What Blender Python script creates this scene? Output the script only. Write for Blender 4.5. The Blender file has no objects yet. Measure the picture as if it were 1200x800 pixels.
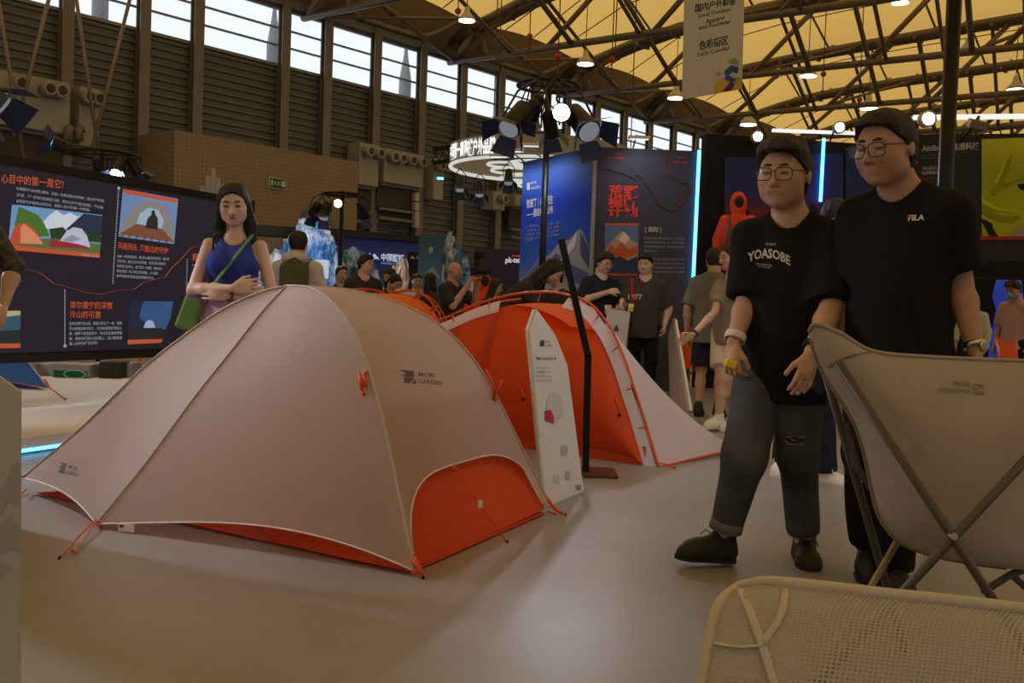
import bpy, bmesh, math, random
import numpy as np
from mathutils import Vector, Matrix
from mathutils.bvhtree import BVHTree
random.seed(7); np.random.seed(7)
SC = bpy.context.scene
COL = SC.collection
# ------------------------------------------------------------------ camera, world, lights
FPX, CAMH = 1167.0, 1.02
PITCH, ROLL = math.atan(36/1167.0), math.radians(2.0)
_f = Vector((0, math.cos(PITCH), -math.sin(PITCH))); _U = Vector((0, math.sin(PITCH), math.cos(PITCH))); _X = Vector((1, 0, 0))
_r = math.cos(ROLL)*_X + math.sin(ROLL)*_U; _u = -math.sin(ROLL)*_X + math.cos(ROLL)*_U
CAM = Vector((0, 0, CAMH))
cam = bpy.data.objects.new('camera', bpy.data.cameras.new('camera')); COL.objects.link(cam)
cam.data.sensor_width = 36; cam.data.lens = 36*FPX/1200; cam.data.clip_end = 400
cam.matrix_world = Matrix(((_r.x, _u.x, -_f.x, 0), (_r.y, _u.y, -_f.y, 0), (_r.z, _u.z, -_f.z, CAMH), (0, 0, 0, 1)))
SC.camera = cam
SC.view_settings.view_transform = 'Standard'; SC.view_settings.look = 'None'
SC.view_settings.gamma = 1; SC.view_settings.use_curve_mapping = False
SC.view_settings.exposure = -0.58
wd = bpy.data.worlds.new('sky'); SC.world = wd; wd.use_nodes = True
wd.node_tree.nodes['Background'].inputs[0].default_value = (0.87, 0.94, 1.0, 1)
wd.node_tree.nodes['Background'].inputs[1].default_value = 1.75
sun = bpy.data.objects.new('sun', bpy.data.lights.new('sun', 'SUN')); COL.objects.link(sun)
sun.data.energy = 0.8; sun.data.angle = math.radians(50); sun.data.color = (1, 0.97, 0.92)
sun.rotation_euler = (math.radians(12), math.radians(-10), 0)

# ------------------------------------------------------------------ pixel helpers (photo 1200x800 -> place in the hall)
def ray(x, y): return _f + _r*((x-600)/FPX) + _u*((400-y)/FPX)
def at(x, y, Y):
    d = ray(x, y); return CAM + d*(Y/d.y)
def gnd(x, y, z=0.0):
    d = ray(x, y); return CAM + d*((z-CAMH)/d.z)
def onplane(x, y, p, n):
    d = ray(x, y); return CAM + d*((Vector(p)-CAM).dot(n)/d.dot(n))
V = Vector
def lerp(a, b, t): return a+(b-a)*t

# ------------------------------------------------------------------ materials
MATS = {}
def mat(name, col, rough=0.6, metal=0.0, noise=None, bump=None, transl=0.0, emit=0.0, alpha=1.0, spec=0.4, coat=0.0, col2=None, stretch=None, sheen=0.0, trcol=None):
    m = bpy.data.materials.new(name); m.use_nodes = True; nt = m.node_tree; N = nt.nodes; L = nt.links
    b = N['Principled BSDF']; out = N['Material Output']
    c = tuple(col)+(1,)
    b.inputs['Base Color'].default_value = c; b.inputs['Roughness'].default_value = rough
    b.inputs['Metallic'].default_value = metal; b.inputs['Specular IOR Level'].default_value = spec
    if coat: b.inputs['Coat Weight'].default_value = coat
    if sheen: b.inputs['Sheen Weight'].default_value = sheen
    if noise or bump:
        tc = N.new('ShaderNodeTexCoord'); mp = N.new('ShaderNodeMapping'); L.new(tc.outputs['Object'], mp.inputs[0])
        if stretch: mp.inputs['Scale'].default_value = stretch
    if noise:
        sc, amt = noise[0], noise[1]
        nz = N.new('ShaderNodeTexNoise'); nz.inputs['Scale'].default_value = sc; nz.inputs['Detail'].default_value = 4
        L.new(mp.outputs[0], nz.inputs['Vector'])
        rp = N.new('ShaderNodeValToRGB'); rp.color_ramp.elements[0].position = .3; rp.color_ramp.elements[1].position = .7
        c2 = col2 if col2 else tuple(min(1, k*(1+amt)) for k in col)
        c1 = col if col2 else tuple(k*(1-amt) for k in col)
        rp.color_ramp.elements[0].color = tuple(c1)+(1,); rp.color_ramp.elements[1].color = tuple(c2)+(1,)
        L.new(nz.outputs['Fac'], rp.inputs[0]); L.new(rp.outputs[0], b.inputs['Base Color'])
    if bump:
        nb = N.new('ShaderNodeTexNoise'); nb.inputs['Scale'].default_value = bump[0]; nb.inputs['Detail'].default_value = 3
        L.new(mp.outputs[0], nb.inputs['Vector'])
        bp = N.new('ShaderNodeBump'); bp.inputs['Strength'].default_value = bump[1]; bp.inputs['Distance'].default_value = bump[2] if len(bump) > 2 else .01
        L.new(nb.outputs['Fac'], bp.inputs['Height']); L.new(bp.outputs[0], b.inputs['Normal'])
    if emit:
        b.inputs['Emission Color'].default_value = c; b.inputs['Emission Strength'].default_value = emit
    if transl:
        t = N.new('ShaderNodeBsdfTranslucent'); t.inputs[0].default_value = (tuple(trcol) if trcol else tuple(col))+(1,)
        mx = N.new('ShaderNodeMixShader'); mx.inputs[0].default_value = transl
        L.new(b.outputs[0], mx.inputs[1]); L.new(t.outputs[0], mx.inputs[2]); L.new(mx.outputs[0], out.inputs[0])
    if alpha < 1:
        t = N.new('ShaderNodeBsdfTransparent'); mx = N.new('ShaderNodeMixShader'); mx.inputs[0].default_value = alpha
        L.new(t.outputs[0], mx.inputs[1]); L.new(b.outputs[0], mx.inputs[2]); L.new(mx.outputs[0], out.inputs[0])
    MATS[name] = m
    return m
def glow(name, col, s, base=None):
    m = mat(name, base or (0.02, 0.02, 0.02), .5); b = m.node_tree.nodes['Principled BSDF']
    b.inputs['Emission Color'].default_value = tuple(col)+(1,); b.inputs['Emission Strength'].default_value = s
    return m

# ------------------------------------------------------------------ mesh builder (world coordinates)
class MB:
    def __init__(s): s.v = []; s.f = []; s.m = []; s.cm = 0
    def add(s, vs, fs):
        k = len(s.v); s.v += [tuple(p) for p in vs]
        for q in fs: s.f.append([k+i for i in q]); s.m.append(s.cm)
        return s
    def box(s, c, size, ax=None):
        """box with centre c, size (x,y,z), axes ax=(X,Y,Z) unit vectors"""
        X, Y, Z = ax if ax else (V((1, 0, 0)), V((0, 1, 0)), V((0, 0, 1)))
        c = V(c); a, b, d = size[0]/2, size[1]/2, size[2]/2
        vs = [c+X*(sx*a)+Y*(sy*b)+Z*(sz*d) for sz in (-1, 1) for sx, sy in ((-1, -1), (1, -1), (1, 1), (-1, 1))]
        return s.add(vs, [(3, 2, 1, 0), (4, 5, 6, 7), (0, 1, 5, 4), (1, 2, 6, 5), (2, 3, 7, 6), (3, 0, 4, 7)])
    def tube(s, pts, r, n=8, closed=False, cap=True, flat=1.0):
        pts = [V(p) for p in pts]; m = len(pts); rs = r if isinstance(r, (list, tuple)) else [r]*m
        rings = []; up = None
        for i, p in enumerate(pts):
            if closed: t = pts[(i+1) % m]-pts[i-1]
            else: t = pts[min(i+1, m-1)]-pts[max(i-1, 0)]
            if t.length < 1e-9: t = V((0, 0, 1))
            t.normalize()
            if up is None:
                up = V((0, 0, 1)) if abs(t.z) < .9 else V((1, 0, 0))
            a = t.cross(up)
            if a.length < 1e-6: a = t.cross(V((0, 1, 0)))
            a.normalize(); b = a.cross(t).normalized(); up = b
            rings.append([p+a*(math.cos(2*math.pi*k/n)*rs[i])+b*(math.sin(2*math.pi*k/n)*rs[i]*flat) for k in range(n)])
        vs = [q for rg in rings for q in rg]; fs = []
        for i in range(m if closed else m-1):
            j = (i+1) % m
            for k in range(n): fs.append((i*n+k, i*n+(k+1) % n, j*n+(k+1) % n, j*n+k))
        if cap and not closed:
            fs.append(tuple(reversed(range(n)))); fs.append(tuple((m-1)*n+k for k in range(n)))
        return s.add(vs, fs)
    def prism(s, poly, th):
        """polygon of points extruded by vector th"""
        poly = [V(p) for p in poly]; th = V(th); n = len(poly)
        vs = poly+[p+th for p in poly]
        fs = [tuple(reversed(range(n))), tuple(range(n, 2*n))]+[(i, (i+1) % n, n+(i+1) % n, n+i) for i in range(n)]
        return s.add(vs, fs)
    def grid(s, fn, nu, nv):
        vs = [fn(i/nu, j/nv) for i in range(nu+1) for j in range(nv+1)]
        fs = [(i*(nv+1)+j, (i+1)*(nv+1)+j, (i+1)*(nv+1)+j+1, i*(nv+1)+j+1) for i in range(nu) for j in range(nv)]
        return s.add(vs, fs)
    def lathe(s, c, prof, n=20, ax=None, cap=True):
        """profile [(r,h)...] round axis ax[2] through c"""
        X, Y, Z = ax if ax else (V((1, 0, 0)), V((0, 1, 0)), V((0, 0, 1)))
        c = V(c); vs = []; fs = []
        for r, h in prof:
            for k in range(n):
                a = 2*math.pi*k/n; vs.append(c+X*(r*math.cos(a))+Y*(r*math.sin(a))+Z*h)
        for i in range(len(prof)-1):
            for k in range(n): fs.append((i*n+k, i*n+(k+1) % n, (i+1)*n+(k+1) % n, (i+1)*n+k))
        if cap: fs += [tuple(reversed(range(n))), tuple((len(prof)-1)*n+k for k in range(n))]
        return s.add(vs, fs)
    def ball(s, c, r, n=12, ax=None):
        r3 = r if isinstance(r, (list, tuple)) else (r, r, r)
        X, Y, Z = ax if ax else (V((1, 0, 0)), V((0, 1, 0)), V((0, 0, 1)))
        c = V(c); vs = []; fs = []; m = max(4, n//2)
        for i in range(m+1):
            ph = math.pi*i/m
            for k in range(n):
                a = 2*math.pi*k/n
                vs.append(c+X*(r3[0]*math.sin(ph)*math.cos(a))+Y*(r3[1]*math.sin(ph)*math.sin(a))+Z*(r3[2]*math.cos(ph)))
        for i in range(m):
            for k in range(n): fs.append((i*n+k, (i+1)*n+k, (i+1)*n+(k+1) % n, i*n+(k+1) % n))
        return s.add(vs, fs)
    def bvh(s): return BVHTree.FromPolygons([V(p) for p in s.v], s.f)

def frame(z, x=None):
    """right-handed axes with Z along z"""
    z = V(z).normalized(); x = V(x) if x is not None else (V((1, 0, 0)) if abs(z.x) < .9 else V((0, 1, 0)))
    y = z.cross(x).normalized(); x = y.cross(z).normalized(); return x, y, z

WL = {}
def _wl(o): return WL.get(o.name, V((0, 0, 0)))
def tag(o, label=None, cat=None, group=None, kind=None):
    if label: o['label'] = label
    if cat: o['category'] = cat
    if group: o['group'] = group
    if kind: o['kind'] = kind
    return o
def thing(name, label, cat, loc, group=None, kind=None):
    o = bpy.data.objects.new(name, None); COL.objects.link(o); o.empty_display_size = .1
    o.location = V(loc); WL[o.name] = V(loc); return tag(o, label, cat, group, kind)
def obj(name, mb, m, parent=None, smooth=False, bevel=0.0, label=None, cat=None, group=None, kind=None, subd=0, weld=False):
    vs = np.array(mb.v, dtype=float)
    if parent is not None: base = _wl(parent)
    else:
        base = V(((vs[:, 0].min()+vs[:, 0].max())/2, (vs[:, 1].min()+vs[:, 1].max())/2, vs[:, 2].min()))
    me = bpy.data.meshes.new(name); me.from_pydata((vs-np.array(base)).tolist(), [], mb.f)
    ms = m if isinstance(m, (list, tuple)) else [m]
    for k in ms: me.materials.append(MATS[k] if isinstance(k, str) else k)
    if len(ms) > 1: me.polygons.foreach_set('material_index', mb.m)
    if smooth: me.polygons.foreach_set('use_smooth', [True]*len(me.polygons))
    if weld or smooth:
        bm = bmesh.new(); bm.from_mesh(me); bmesh.ops.remove_doubles(bm, verts=bm.verts, dist=1e-5)
        if not smooth or True: bmesh.ops.recalc_face_normals(bm, faces=bm.faces)
        bm.to_mesh(me); bm.free()
    me.update()
    o = bpy.data.objects.new(name, me); COL.objects.link(o)
    if parent is not None:
        o.parent = parent; WL[o.name] = base
    else: o.location = base; WL[o.name] = base
    if bevel:
        md = o.modifiers.new('edge', 'BEVEL'); md.width = bevel; md.segments = 2; md.limit_method = 'ANGLE'
    if subd:
        md = o.modifiers.new('round', 'SUBSURF'); md.levels = subd; md.render_levels = subd
    return tag(o, label, cat, group, kind)
def struct(name, mb, m, label=None, **k): return obj(name, mb, m, kind='structure', label=label, **k)

# ------------------------------------------------------------------ lettering
_tcache = {}
def text_geo(t, bold=0.0, res=2, align='LEFT', spacing=1.0, shear=0.0):
    key = (t, bold, res, align, spacing, shear)
    if key in _tcache: return _tcache[key]
    cu = bpy.data.curves.new('tmp', 'FONT'); cu.body = t; cu.size = 1; cu.resolution_u = res; cu.offset = bold
    cu.align_x = align; cu.space_character = spacing; cu.fill_mode = 'FRONT'; cu.space_line = 1.25; cu.shear = shear
    o = bpy.data.objects.new('tmp', cu); COL.objects.link(o)
    dg = bpy.context.evaluated_depsgraph_get(); ev = o.evaluated_get(dg); me = ev.to_mesh()
    vs = [v.co.copy() for v in me.vertices]; fs = [tuple(p.vertices) for p in me.polygons]
    ev.to_mesh_clear(); bpy.data.objects.remove(o); bpy.data.curves.remove(cu)
    _tcache[key] = (vs, fs); return vs, fs
def text_mb(t, o, x, y, size, bold=0.0, res=2, align='LEFT', width=None, spacing=1.0, bvh=None, off=.003, arc=None, shear=0.0, mb=None, pdir=None):
    """text starting at o with baseline direction x, up direction y; width scales the line to that length; bvh: laid on that surface"""
    vs, fs = text_geo(t, bold, res, align, spacing, shear)
    mb = mb or MB()
    if not vs: return mb
    x = V(x).normalized(); y = V(y).normalized(); n = x.cross(y)
    sx = size
    if width:
        xs = [v.x for v in vs]; sx = width/max(1e-6, max(xs)-min(xs))
    out = []
    for v in vs:
        px, py = v.x*sx, v.y*size
        if arc: py += arc*(1-(px/(arc_w(vs)*sx/2))**2) if False else -arc*px*px
        p = V(o)+x*px+y*py
        if bvh is not None:
            d = V(pdir) if pdir is not None else -n
            h = bvh.ray_cast(p-d*0.6, d, 2.0)
            p = h[0]-d*off if h[0] is not None else p+n*off
        else: p = p+n*off
        out.append(p)
    mb.add(out, fs); return mb
# ------------------------------------------------------------------ implicit shapes -> one continuous skin (surface nets)
class SDF:
    def __init__(s, lo, hi, h):
        s.h = h; s.lo = np.array(lo, float)-2.5*h
        s.n = np.ceil((np.array(hi, float)+2.5*h-s.lo)/h).astype(int)+1
        s.F = np.full(s.n, 1.0, np.float32)
        s.ax = [s.lo[i]+h*np.arange(s.n[i]) for i in range(3)]
    def sub(s, lo, hi):
        a = np.clip(np.floor((np.array(lo)-s.lo)/s.h).astype(int), 0, s.n-1); b = np.clip(np.ceil((np.array(hi)-s.lo)/s.h).astype(int)+1, a+1, s.n)
        sl = tuple(slice(a[i], b[i]) for i in range(3))
        X, Y, Z = np.meshgrid(s.ax[0][sl[0]], s.ax[1][sl[1]], s.ax[2][sl[2]], indexing='ij')
        return sl, X, Y, Z
    def put(s, sl, d, k, op='u'):
        A = s.F[sl]; d = d.astype(np.float32)
        if op == 'u':
            if k > 0:
                q = np.maximum(k-np.abs(A-d), 0)/k; R = np.minimum(A, d)-q*q*k*.25
            else: R = np.minimum(A, d)
        elif op == 's':
            d = -d
            if k > 0:
                q = np.maximum(k-np.abs(A-d), 0)/k; R = np.maximum(A, d)+q*q*k*.25
            else: R = np.maximum(A, d)
        else: R = np.maximum(A, d)
        s.F[sl] = R
    def cone(s, a, b, ra, rb, k=.0, op='u', flat=False, noise=None):
        a = np.array(a, float); b = np.array(b, float); r = max(ra, rb)+k+3*s.h
        sl, X, Y, Z = s.sub(np.minimum(a, b)-r, np.maximum(a, b)+r)
        ba = b-a; L2 = max(float(ba@ba), 1e-9)
        t = ((X-a[0])*ba[0]+(Y-a[1])*ba[1]+(Z-a[2])*ba[2])/L2; tc = np.clip(t, 0, 1)
        d = np.sqrt((X-a[0]-tc*ba[0])**2+(Y-a[1]-tc*ba[1])**2+(Z-a[2]-tc*ba[2])**2)-(ra+(rb-ra)*tc)
        if flat: d = np.maximum(d, (t-1)*math.sqrt(L2))
        if noise: d = d+noise(X, Y, Z)
        s.put(sl, d, k, op)
    def ell(s, c, r, M=None, k=.0, op='u', noise=None):
        c = np.array(c, float); r = np.array(r, float); R = float(r.max())+k+3*s.h
        sl, X, Y, Z = s.sub(c-R, c+R); x, y, z = X-c[0], Y-c[1], Z-c[2]
        if M is not None:
            x, y, z = (M[0][0]*x+M[0][1]*y+M[0][2]*z, M[1][0]*x+M[1][1]*y+M[1][2]*z, M[2][0]*x+M[2][1]*y+M[2][2]*z)
        q = np.sqrt((x/r[0])**2+(y/r[1])**2+(z/r[2])**2); g = np.sqrt((x/r[0]**2)**2+(y/r[1]**2)**2+(z/r[2]**2)**2)+1e-6
        d = q*(q-1)/g
        if noise: d = d+noise(X, Y, Z)
        s.put(sl, d, k, op)
    def loft(s, P, Q, rx, keys, k=.0, op='u', noise=None, p=2.0):
        """elliptical sections along P->Q; keys (t, halfwidth, halfdepth, yoff)"""
        P = np.array(P, float); Q = np.array(Q, float); L = float(np.linalg.norm(Q-P)); az = (Q-P)/L
        rx = np.array(rx, float); rx = rx-az*(rx@az); rx /= np.linalg.norm(rx); ry = np.cross(az, rx)
        ks = np.array(keys, float); R = float(max(ks[:, 1].max(), ks[:, 2].max()))+.08+k+3*s.h
        e0, e1 = P+az*(ks[0, 0]*L), P+az*(ks[-1, 0]*L)
        sl, X, Y, Z = s.sub(np.minimum(e0, e1)-R, np.maximum(e0, e1)+R)
        x, y, z = X-P[0], Y-P[1], Z-P[2]
        t = (x*az[0]+y*az[1]+z*az[2])/L
        tt = np.linspace(ks[0, 0], ks[-1, 0], 60)
        def sm(c):
            v = np.interp(tt, ks[:, 0], ks[:, c]); w = np.convolve(np.pad(v, 3, 'edge'), np.ones(7)/7, 'valid'); return np.interp(t, tt, w)
        w, dp, yo = sm(1), sm(2), sm(3)
        u = x*rx[0]+y*rx[1]+z*rx[2]; v = x*ry[0]+y*ry[1]+z*ry[2]-yo
        d = ((np.abs(u/w)**p+np.abs(v/dp)**p)**(1/p)-1)*np.minimum(w, dp)
        if noise: d = d+noise(X, Y, Z)
        d = np.maximum(d, np.maximum((t-ks[-1, 0])*L, (ks[0, 0]-t)*L))
        s.put(sl, d, k, op)
    def cut(s, fn):
        X, Y, Z = np.meshgrid(*s.ax, indexing='ij'); s.F = np.maximum(s.F, fn(X, Y, Z).astype(np.float32))
    def mesh(s):
        F = s.F; F[0] = F[-1] = 1; F[:, 0] = F[:, -1] = 1; F[:, :, 0] = F[:, :, -1] = 1
        I = F < 0; c = I[:-1, :-1, :-1].astype(np.int8).copy(); 
        offs = [(i, j, k) for i in (0, 1) for j in (0, 1) for k in (0, 1)]
        n = np.array(F.shape)-1
        c = sum(I[i:i+n[0], j:j+n[1], k:k+n[2]].astype(np.int8) for i, j, k in offs)
        act = np.argwhere((c > 0) & (c < 8))
        if len(act) == 0: return np.zeros((0, 3)), np.zeros((0, 4), int)
        vals = np.stack([F[act[:, 0]+i, act[:, 1]+j, act[:, 2]+k] for i, j, k in offs], 1)
        acc = np.zeros((len(act), 3)); cnt = np.zeros(len(act))
        for a in range(8):
            for b in range(a+1, 8):
                oa, ob = np.array(offs[a]), np.array(offs[b])
                if np.abs(oa-ob).sum() != 1: continue
                va, vb = vals[:, a], vals[:, b]; m = (va < 0) != (vb < 0)
                t = np.where(m, va/np.where(np.abs(va-vb) < 1e-9, 1, va-vb), 0)
                acc += np.where(m[:, None], oa+(ob-oa)*t[:, None], 0); cnt += m
        verts = s.lo+s.h*(act+acc/cnt[:, None])
        idx = np.full(n, -1, int); idx[act[:, 0], act[:, 1], act[:, 2]] = np.arange(len(act))
        faces = []
        for ax in range(3):
            sl0 = [slice(1, -1)]*3; sl1 = [slice(1, -1)]*3
            sl0[ax] = slice(0, -1); sl1[ax] = slice(1, None)
            e = np.argwhere(I[tuple(sl0)] != I[tuple(sl1)])
            if len(e) == 0: continue
            p = e.copy()
            for q in range(3):
                if q != ax: p[:, q] += 1
            o1, o2 = [(1, 2), (2, 0), (0, 1)][ax]
            d1 = np.zeros(3, int); d1[o1] = 1; d2 = np.zeros(3, int); d2[o2] = 1
            g = lambda P: idx[P[:, 0], P[:, 1], P[:, 2]]
            q = np.stack([g(p-d1-d2), g(p-d2), g(p), g(p-d1)], 1)
            ins = I[p[:, 0], p[:, 1], p[:, 2]]
            q[~ins] = q[~ins][:, ::-1]
            faces.append(q)
        return verts, np.concatenate(faces)
def sdf_mb(s, smooth=1, T=None, matfn=None):
    vs, fs = s.mesh()
    for _ in range(smooth):
        acc = np.zeros_like(vs); cnt = np.zeros(len(vs))
        for a in range(4):
            i, j = fs[:, a], fs[:, (a+1) % 4]
            np.add.at(acc, i, vs[j]); np.add.at(acc, j, vs[i]); np.add.at(cnt, i, 1); np.add.at(cnt, j, 1)
        vs = vs*.5+.5*acc/np.maximum(cnt, 1)[:, None]
    mb = MB()
    mm = None
    if matfn is not None: mm = matfn(vs[fs].mean(1)).astype(int).tolist()
    if T is not None:
        R = np.array(T.to_3x3()); vs = vs@R.T+np.array(T.translation)
    mb.v = [tuple(p) for p in vs.tolist()]; mb.f = fs.tolist(); mb.m = mm if mm else [0]*len(mb.f)
    return mb
def sobj(name, mb, m, parent, **k):
    """like obj but keeps the dense smooth skin as is"""
    vs = np.array(mb.v); base = _wl(parent) if parent is not None else V((0, 0, 0))
    me = bpy.data.meshes.new(name); me.from_pydata((vs-np.array(base)).tolist(), [], mb.f)
    ms = m if isinstance(m, (list, tuple)) else [m]
    for q in ms: me.materials.append(MATS[q])
    if len(ms) > 1: me.polygons.foreach_set('material_index', mb.m)
    me.polygons.foreach_set('use_smooth', [True]*len(me.polygons)); me.update()
    o = bpy.data.objects.new(name, me); COL.objects.link(o); o.parent = parent; WL[o.name] = base
    return tag(o, k.get('label'))
def wrinkle(seed, amp, f=18.0):
    r = np.random.RandomState(seed); D = r.normal(size=(4, 3)); D /= np.linalg.norm(D, axis=1)[:, None]; ph = r.uniform(0, 6.28, 4)
    fr = f*np.array([.6, 1.0, 1.5, 2.1])
    def fn(X, Y, Z):
        o = 0
        for i in range(4): o = o+np.sin((X*D[i, 0]+Y*D[i, 1]+Z*D[i, 2]*.7)*fr[i]+ph[i]+1.3*np.sin((X*D[i, 1]-Z*D[i, 0])*fr[i]*.5))/(1+.4*i)
        return amp*o*.5
    return fn

def nv(v):
    v = np.array(v, float); return v/max(1e-9, np.linalg.norm(v))

DEF = dict(hipz=.515, hipw=.052, shz=.815, shw=.108)
def person(name, label, px, loc, h=1.72, face=0.0, res=.012, skin='skin_warm', fat=1.0, female=False,
           top=None, bottom=None, shoes='shoe_black', sole='sole_black', hair=('short', 'hair_black'), pose=None, head=(0, 0, 0), group=None, hands=True, eyes=True, smile=False, hs=1.0):
    """face: rotation about z in radians; 0 looks to the camera (-Y).  pose: joint positions in units of height, local frame
    (x to the viewer's right at face=0, -y forward).  Parts: body (skin), shirt, trousers, shoes, hair ..."""
    P = dict(hip=(0, 0, .515), chest=(0, .005, .815),
             kneeL=(-.055, -.012, .285), ankL=(-.058, .012, .045), toeL=(-.12, -1, 0),
             kneeR=(.055, -.012, .285), ankR=(.058, .012, .045), toeR=(.12, -1, 0),
             elbL=(-.145, .015, .64), wriL=(-.15, -.02, .50), handL=(0, -.25, -1),
             elbR=(.145, .015, .64), wriR=(.15, -.02, .50), handR=(0, -.25, -1), curl=.5, twist=0.0, neck=(0, -.012, .030))
    P.update(pose or {})
    root = thing(name, label, 'person', loc, group)
    T = Matrix.Translation(V(loc)) @ Matrix.Rotation(face, 4, 'Z')
    S = lambda p: np.array(p, float)*h
    hip, chest = S(P['hip']), S(P['chest'])
    ax = nv(chest-hip); tw = P['twist']
    rx = np.array([math.cos(tw), math.sin(tw), 0]); rx = nv(rx-ax*(rx@ax)); ry = np.cross(ax, rx)   # ry = backward
    sw = (.088 if female else .100)*h*(1+(fat-1)*.5)
    shL, shR = chest-rx*sw-ax*.024*h, chest+rx*sw-ax*.024*h
    hr = np.array([1, 0, 0.]); hpL, hpR = hip-hr*.05*h*fat, hip+hr*.05*h*fat
    neckb = chest+ax*.022*h+ry*.004*h
    ncv = S(P['neck']); headb = neckb+ncv[0]*rx+ncv[1]*(-(-ry))*1.0+ax*ncv[2] if False else neckb+rx*ncv[0]+ry*ncv[1]+ax*ncv[2]
    # head frame: yaw (about z, + turns to viewer's right... ), pitch (down +), roll
    Mh = (Matrix.Rotation(head[0], 3, 'Z') @ Matrix.Rotation(head[1], 3, 'X') @ Matrix.Rotation(head[2], 3, 'Y'))
    hx, hy, hz = [np.array(Mh @ V(a)) for a in ((1, 0, 0), (0, 1, 0), (0, 0, 1))]
    hh = .132*h*hs
    hc = headb+hz*hh*.5-hy*hh*.08
    HP = lambda x, y, z: hc+hx*x*hh+hy*y*hh+hz*z*hh
    MR = np.array([hx, hy, hz])
    lo, hi = [], []
    joints = [hip, chest, shL, shR, headb, hc]+[S(P[k]) for k in ('kneeL', 'ankL', 'kneeR', 'ankR', 'elbL', 'wriL', 'elbR', 'wriR')]
    J = np.array(joints); lo = J.min(0)-.17*h*np.array([1, 1, .35]); hi = J.max(0)+.13*h; lo[2] = max(lo[2], -.02)
    hi[2] = max(hi[2], hc[2]+.6*hh)
    # ---------- body (skin)
    B = SDF(lo, hi, res); kk = .02*h
    tk = [(-.12, .06, .05, 0), (0, .088*fat, .060*fat, .0), (.15, .092*fat, .064*fat, 0), (.45, (.068 if female else .080)*fat, .052*fat, -.002), (.72, .092*(.86 if female else 1), .058, .0), (.88, .080*(.92 if female else 1), .050, 0), (.97, .056, .040, 0), (1.04, .034, .032, .002)]
    tk = [(a, b*h*.93, c*h*.93, d*h) for a, b, c, d in tk]
    B.loft(hip, chest, rx, tk, kk)
    if female:
        for q in (-1, 1): B.ell(hip*.28+chest*.72+rx*q*.042*h-ry*.05*h, np.array([.04, .034, .036])*h, k=.02*h)
    nr = (.030 if female else .037)*h*(1+(fat-1)*.6)
    B.cone(neckb-ax*.02*h, headb+hz*hh*.22+hy*hh*.08, nr*1.12, nr, .02*h)
    if not female: B.cone(neckb-ax*.012*h, shL*.75+neckb*.25, nr*.8, .026*h, .03*h); B.cone(neckb-ax*.012*h, shR*.75+neckb*.25, nr*.8, .026*h, .03*h)
    af = (.8 if female else 1.0)*(1+(fat-1)*.7)
    for sd, sh in (('L', shL), ('R', shR)):
        e, w = S(P['elb'+sd]), S(P['wri'+sd])
        B.cone(sh, e, .031*h*af, .025*h*af, .02*h); m = e*.7+w*.3
        B.cone(e, m, .025*h*af, .026*h*af, .01*h); B.cone(m, w, .026*h*af, .0165*h*af, .01*h)
        d = nv(P['hand'+sd]); s_ = 1 if sd == 'R' else -1
        pn = P.get('palm'+sd, None); pn = nv(pn) if pn is not None else np.array([-s_, 0, 0.])
        pn = nv(pn-d*(pn@d)); side = np.cross(d, pn)
        fw = P.get('fwd'+sd); fw = nv(fw) if fw is not None else np.array([0, -1, 0.])
        if side@fw < 0: side = -side          # side points to the thumb
        pc = w+d*.030*h
        B.ell(pc, np.array([.034, .024, .0115])*h, M=np.array([d, side, pn]), k=.006*h)
        if hands:
            cu = P.get('curl'+sd, P['curl']); fr = .0056*h
            for i in range(4):
                b0 = w+d*.052*h+side*(.0195-.0125*i)*h
                ln = (.046, .052, .048, .038)[i]*h
                a1, a2 = cu*.55, cu*1.35
                d1 = d*math.cos(a1)+pn*math.sin(a1); d2 = d*math.cos(a2)+pn*math.sin(a2)
                sp = side*(.10-.07*i); d1 = nv(d1+sp)
                B.cone(b0-d*.012*h, b0+d1*ln*.5, fr*1.1, fr, .002*h); B.cone(b0+d1*ln*.5, b0+d1*ln*.5+d2*ln*.5, fr, fr*.8, .001*h)
            tb = w+d*.018*h+side*.014*h; t1 = nv(d*.75+side*.6+pn*.35); t2 = nv(d*.95+side*.15+pn*.4*(1+cu))
            B.cone(tb, tb+t1*.03*h, .0085*h, .0065*h, .006*h); B.cone(tb+t1*.03*h, tb+t1*.03*h+t2*.026*h, .0065*h, .0055*h, .002*h)
    for sd, hp in (('L', hpL), ('R', hpR)):
        k_, a_ = S(P['knee'+sd]), S(P['ank'+sd])
        B.cone(hp, k_, .052*h*fat, .031*h, .02*h); m = k_*.65+a_*.35
        B.cone(k_, m, .030*h, .031*h, .015*h); B.cone(m, a_, .031*h, .020*h, .01*h)
        td = nv(P['toe'+sd]); B.cone(a_, a_+td*.05*h-np.array([0, 0, .02*h]), .02*h, .018*h, .02*h)
    fj = 1+(fat-1)*.8
    B.ell(HP(0, .07, .11), np.array([.36, .41, .385])*hh, MR, .02*hh)
    B.ell(HP(0, -.08, -.14), np.array([(.285 if female else .315)*fj, .27, .33])*hh, MR, .12*hh)
    B.ell(HP(0, -.20, -.39), np.array([.13*fj, .10, .09])*hh, MR, .14*hh)
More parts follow.
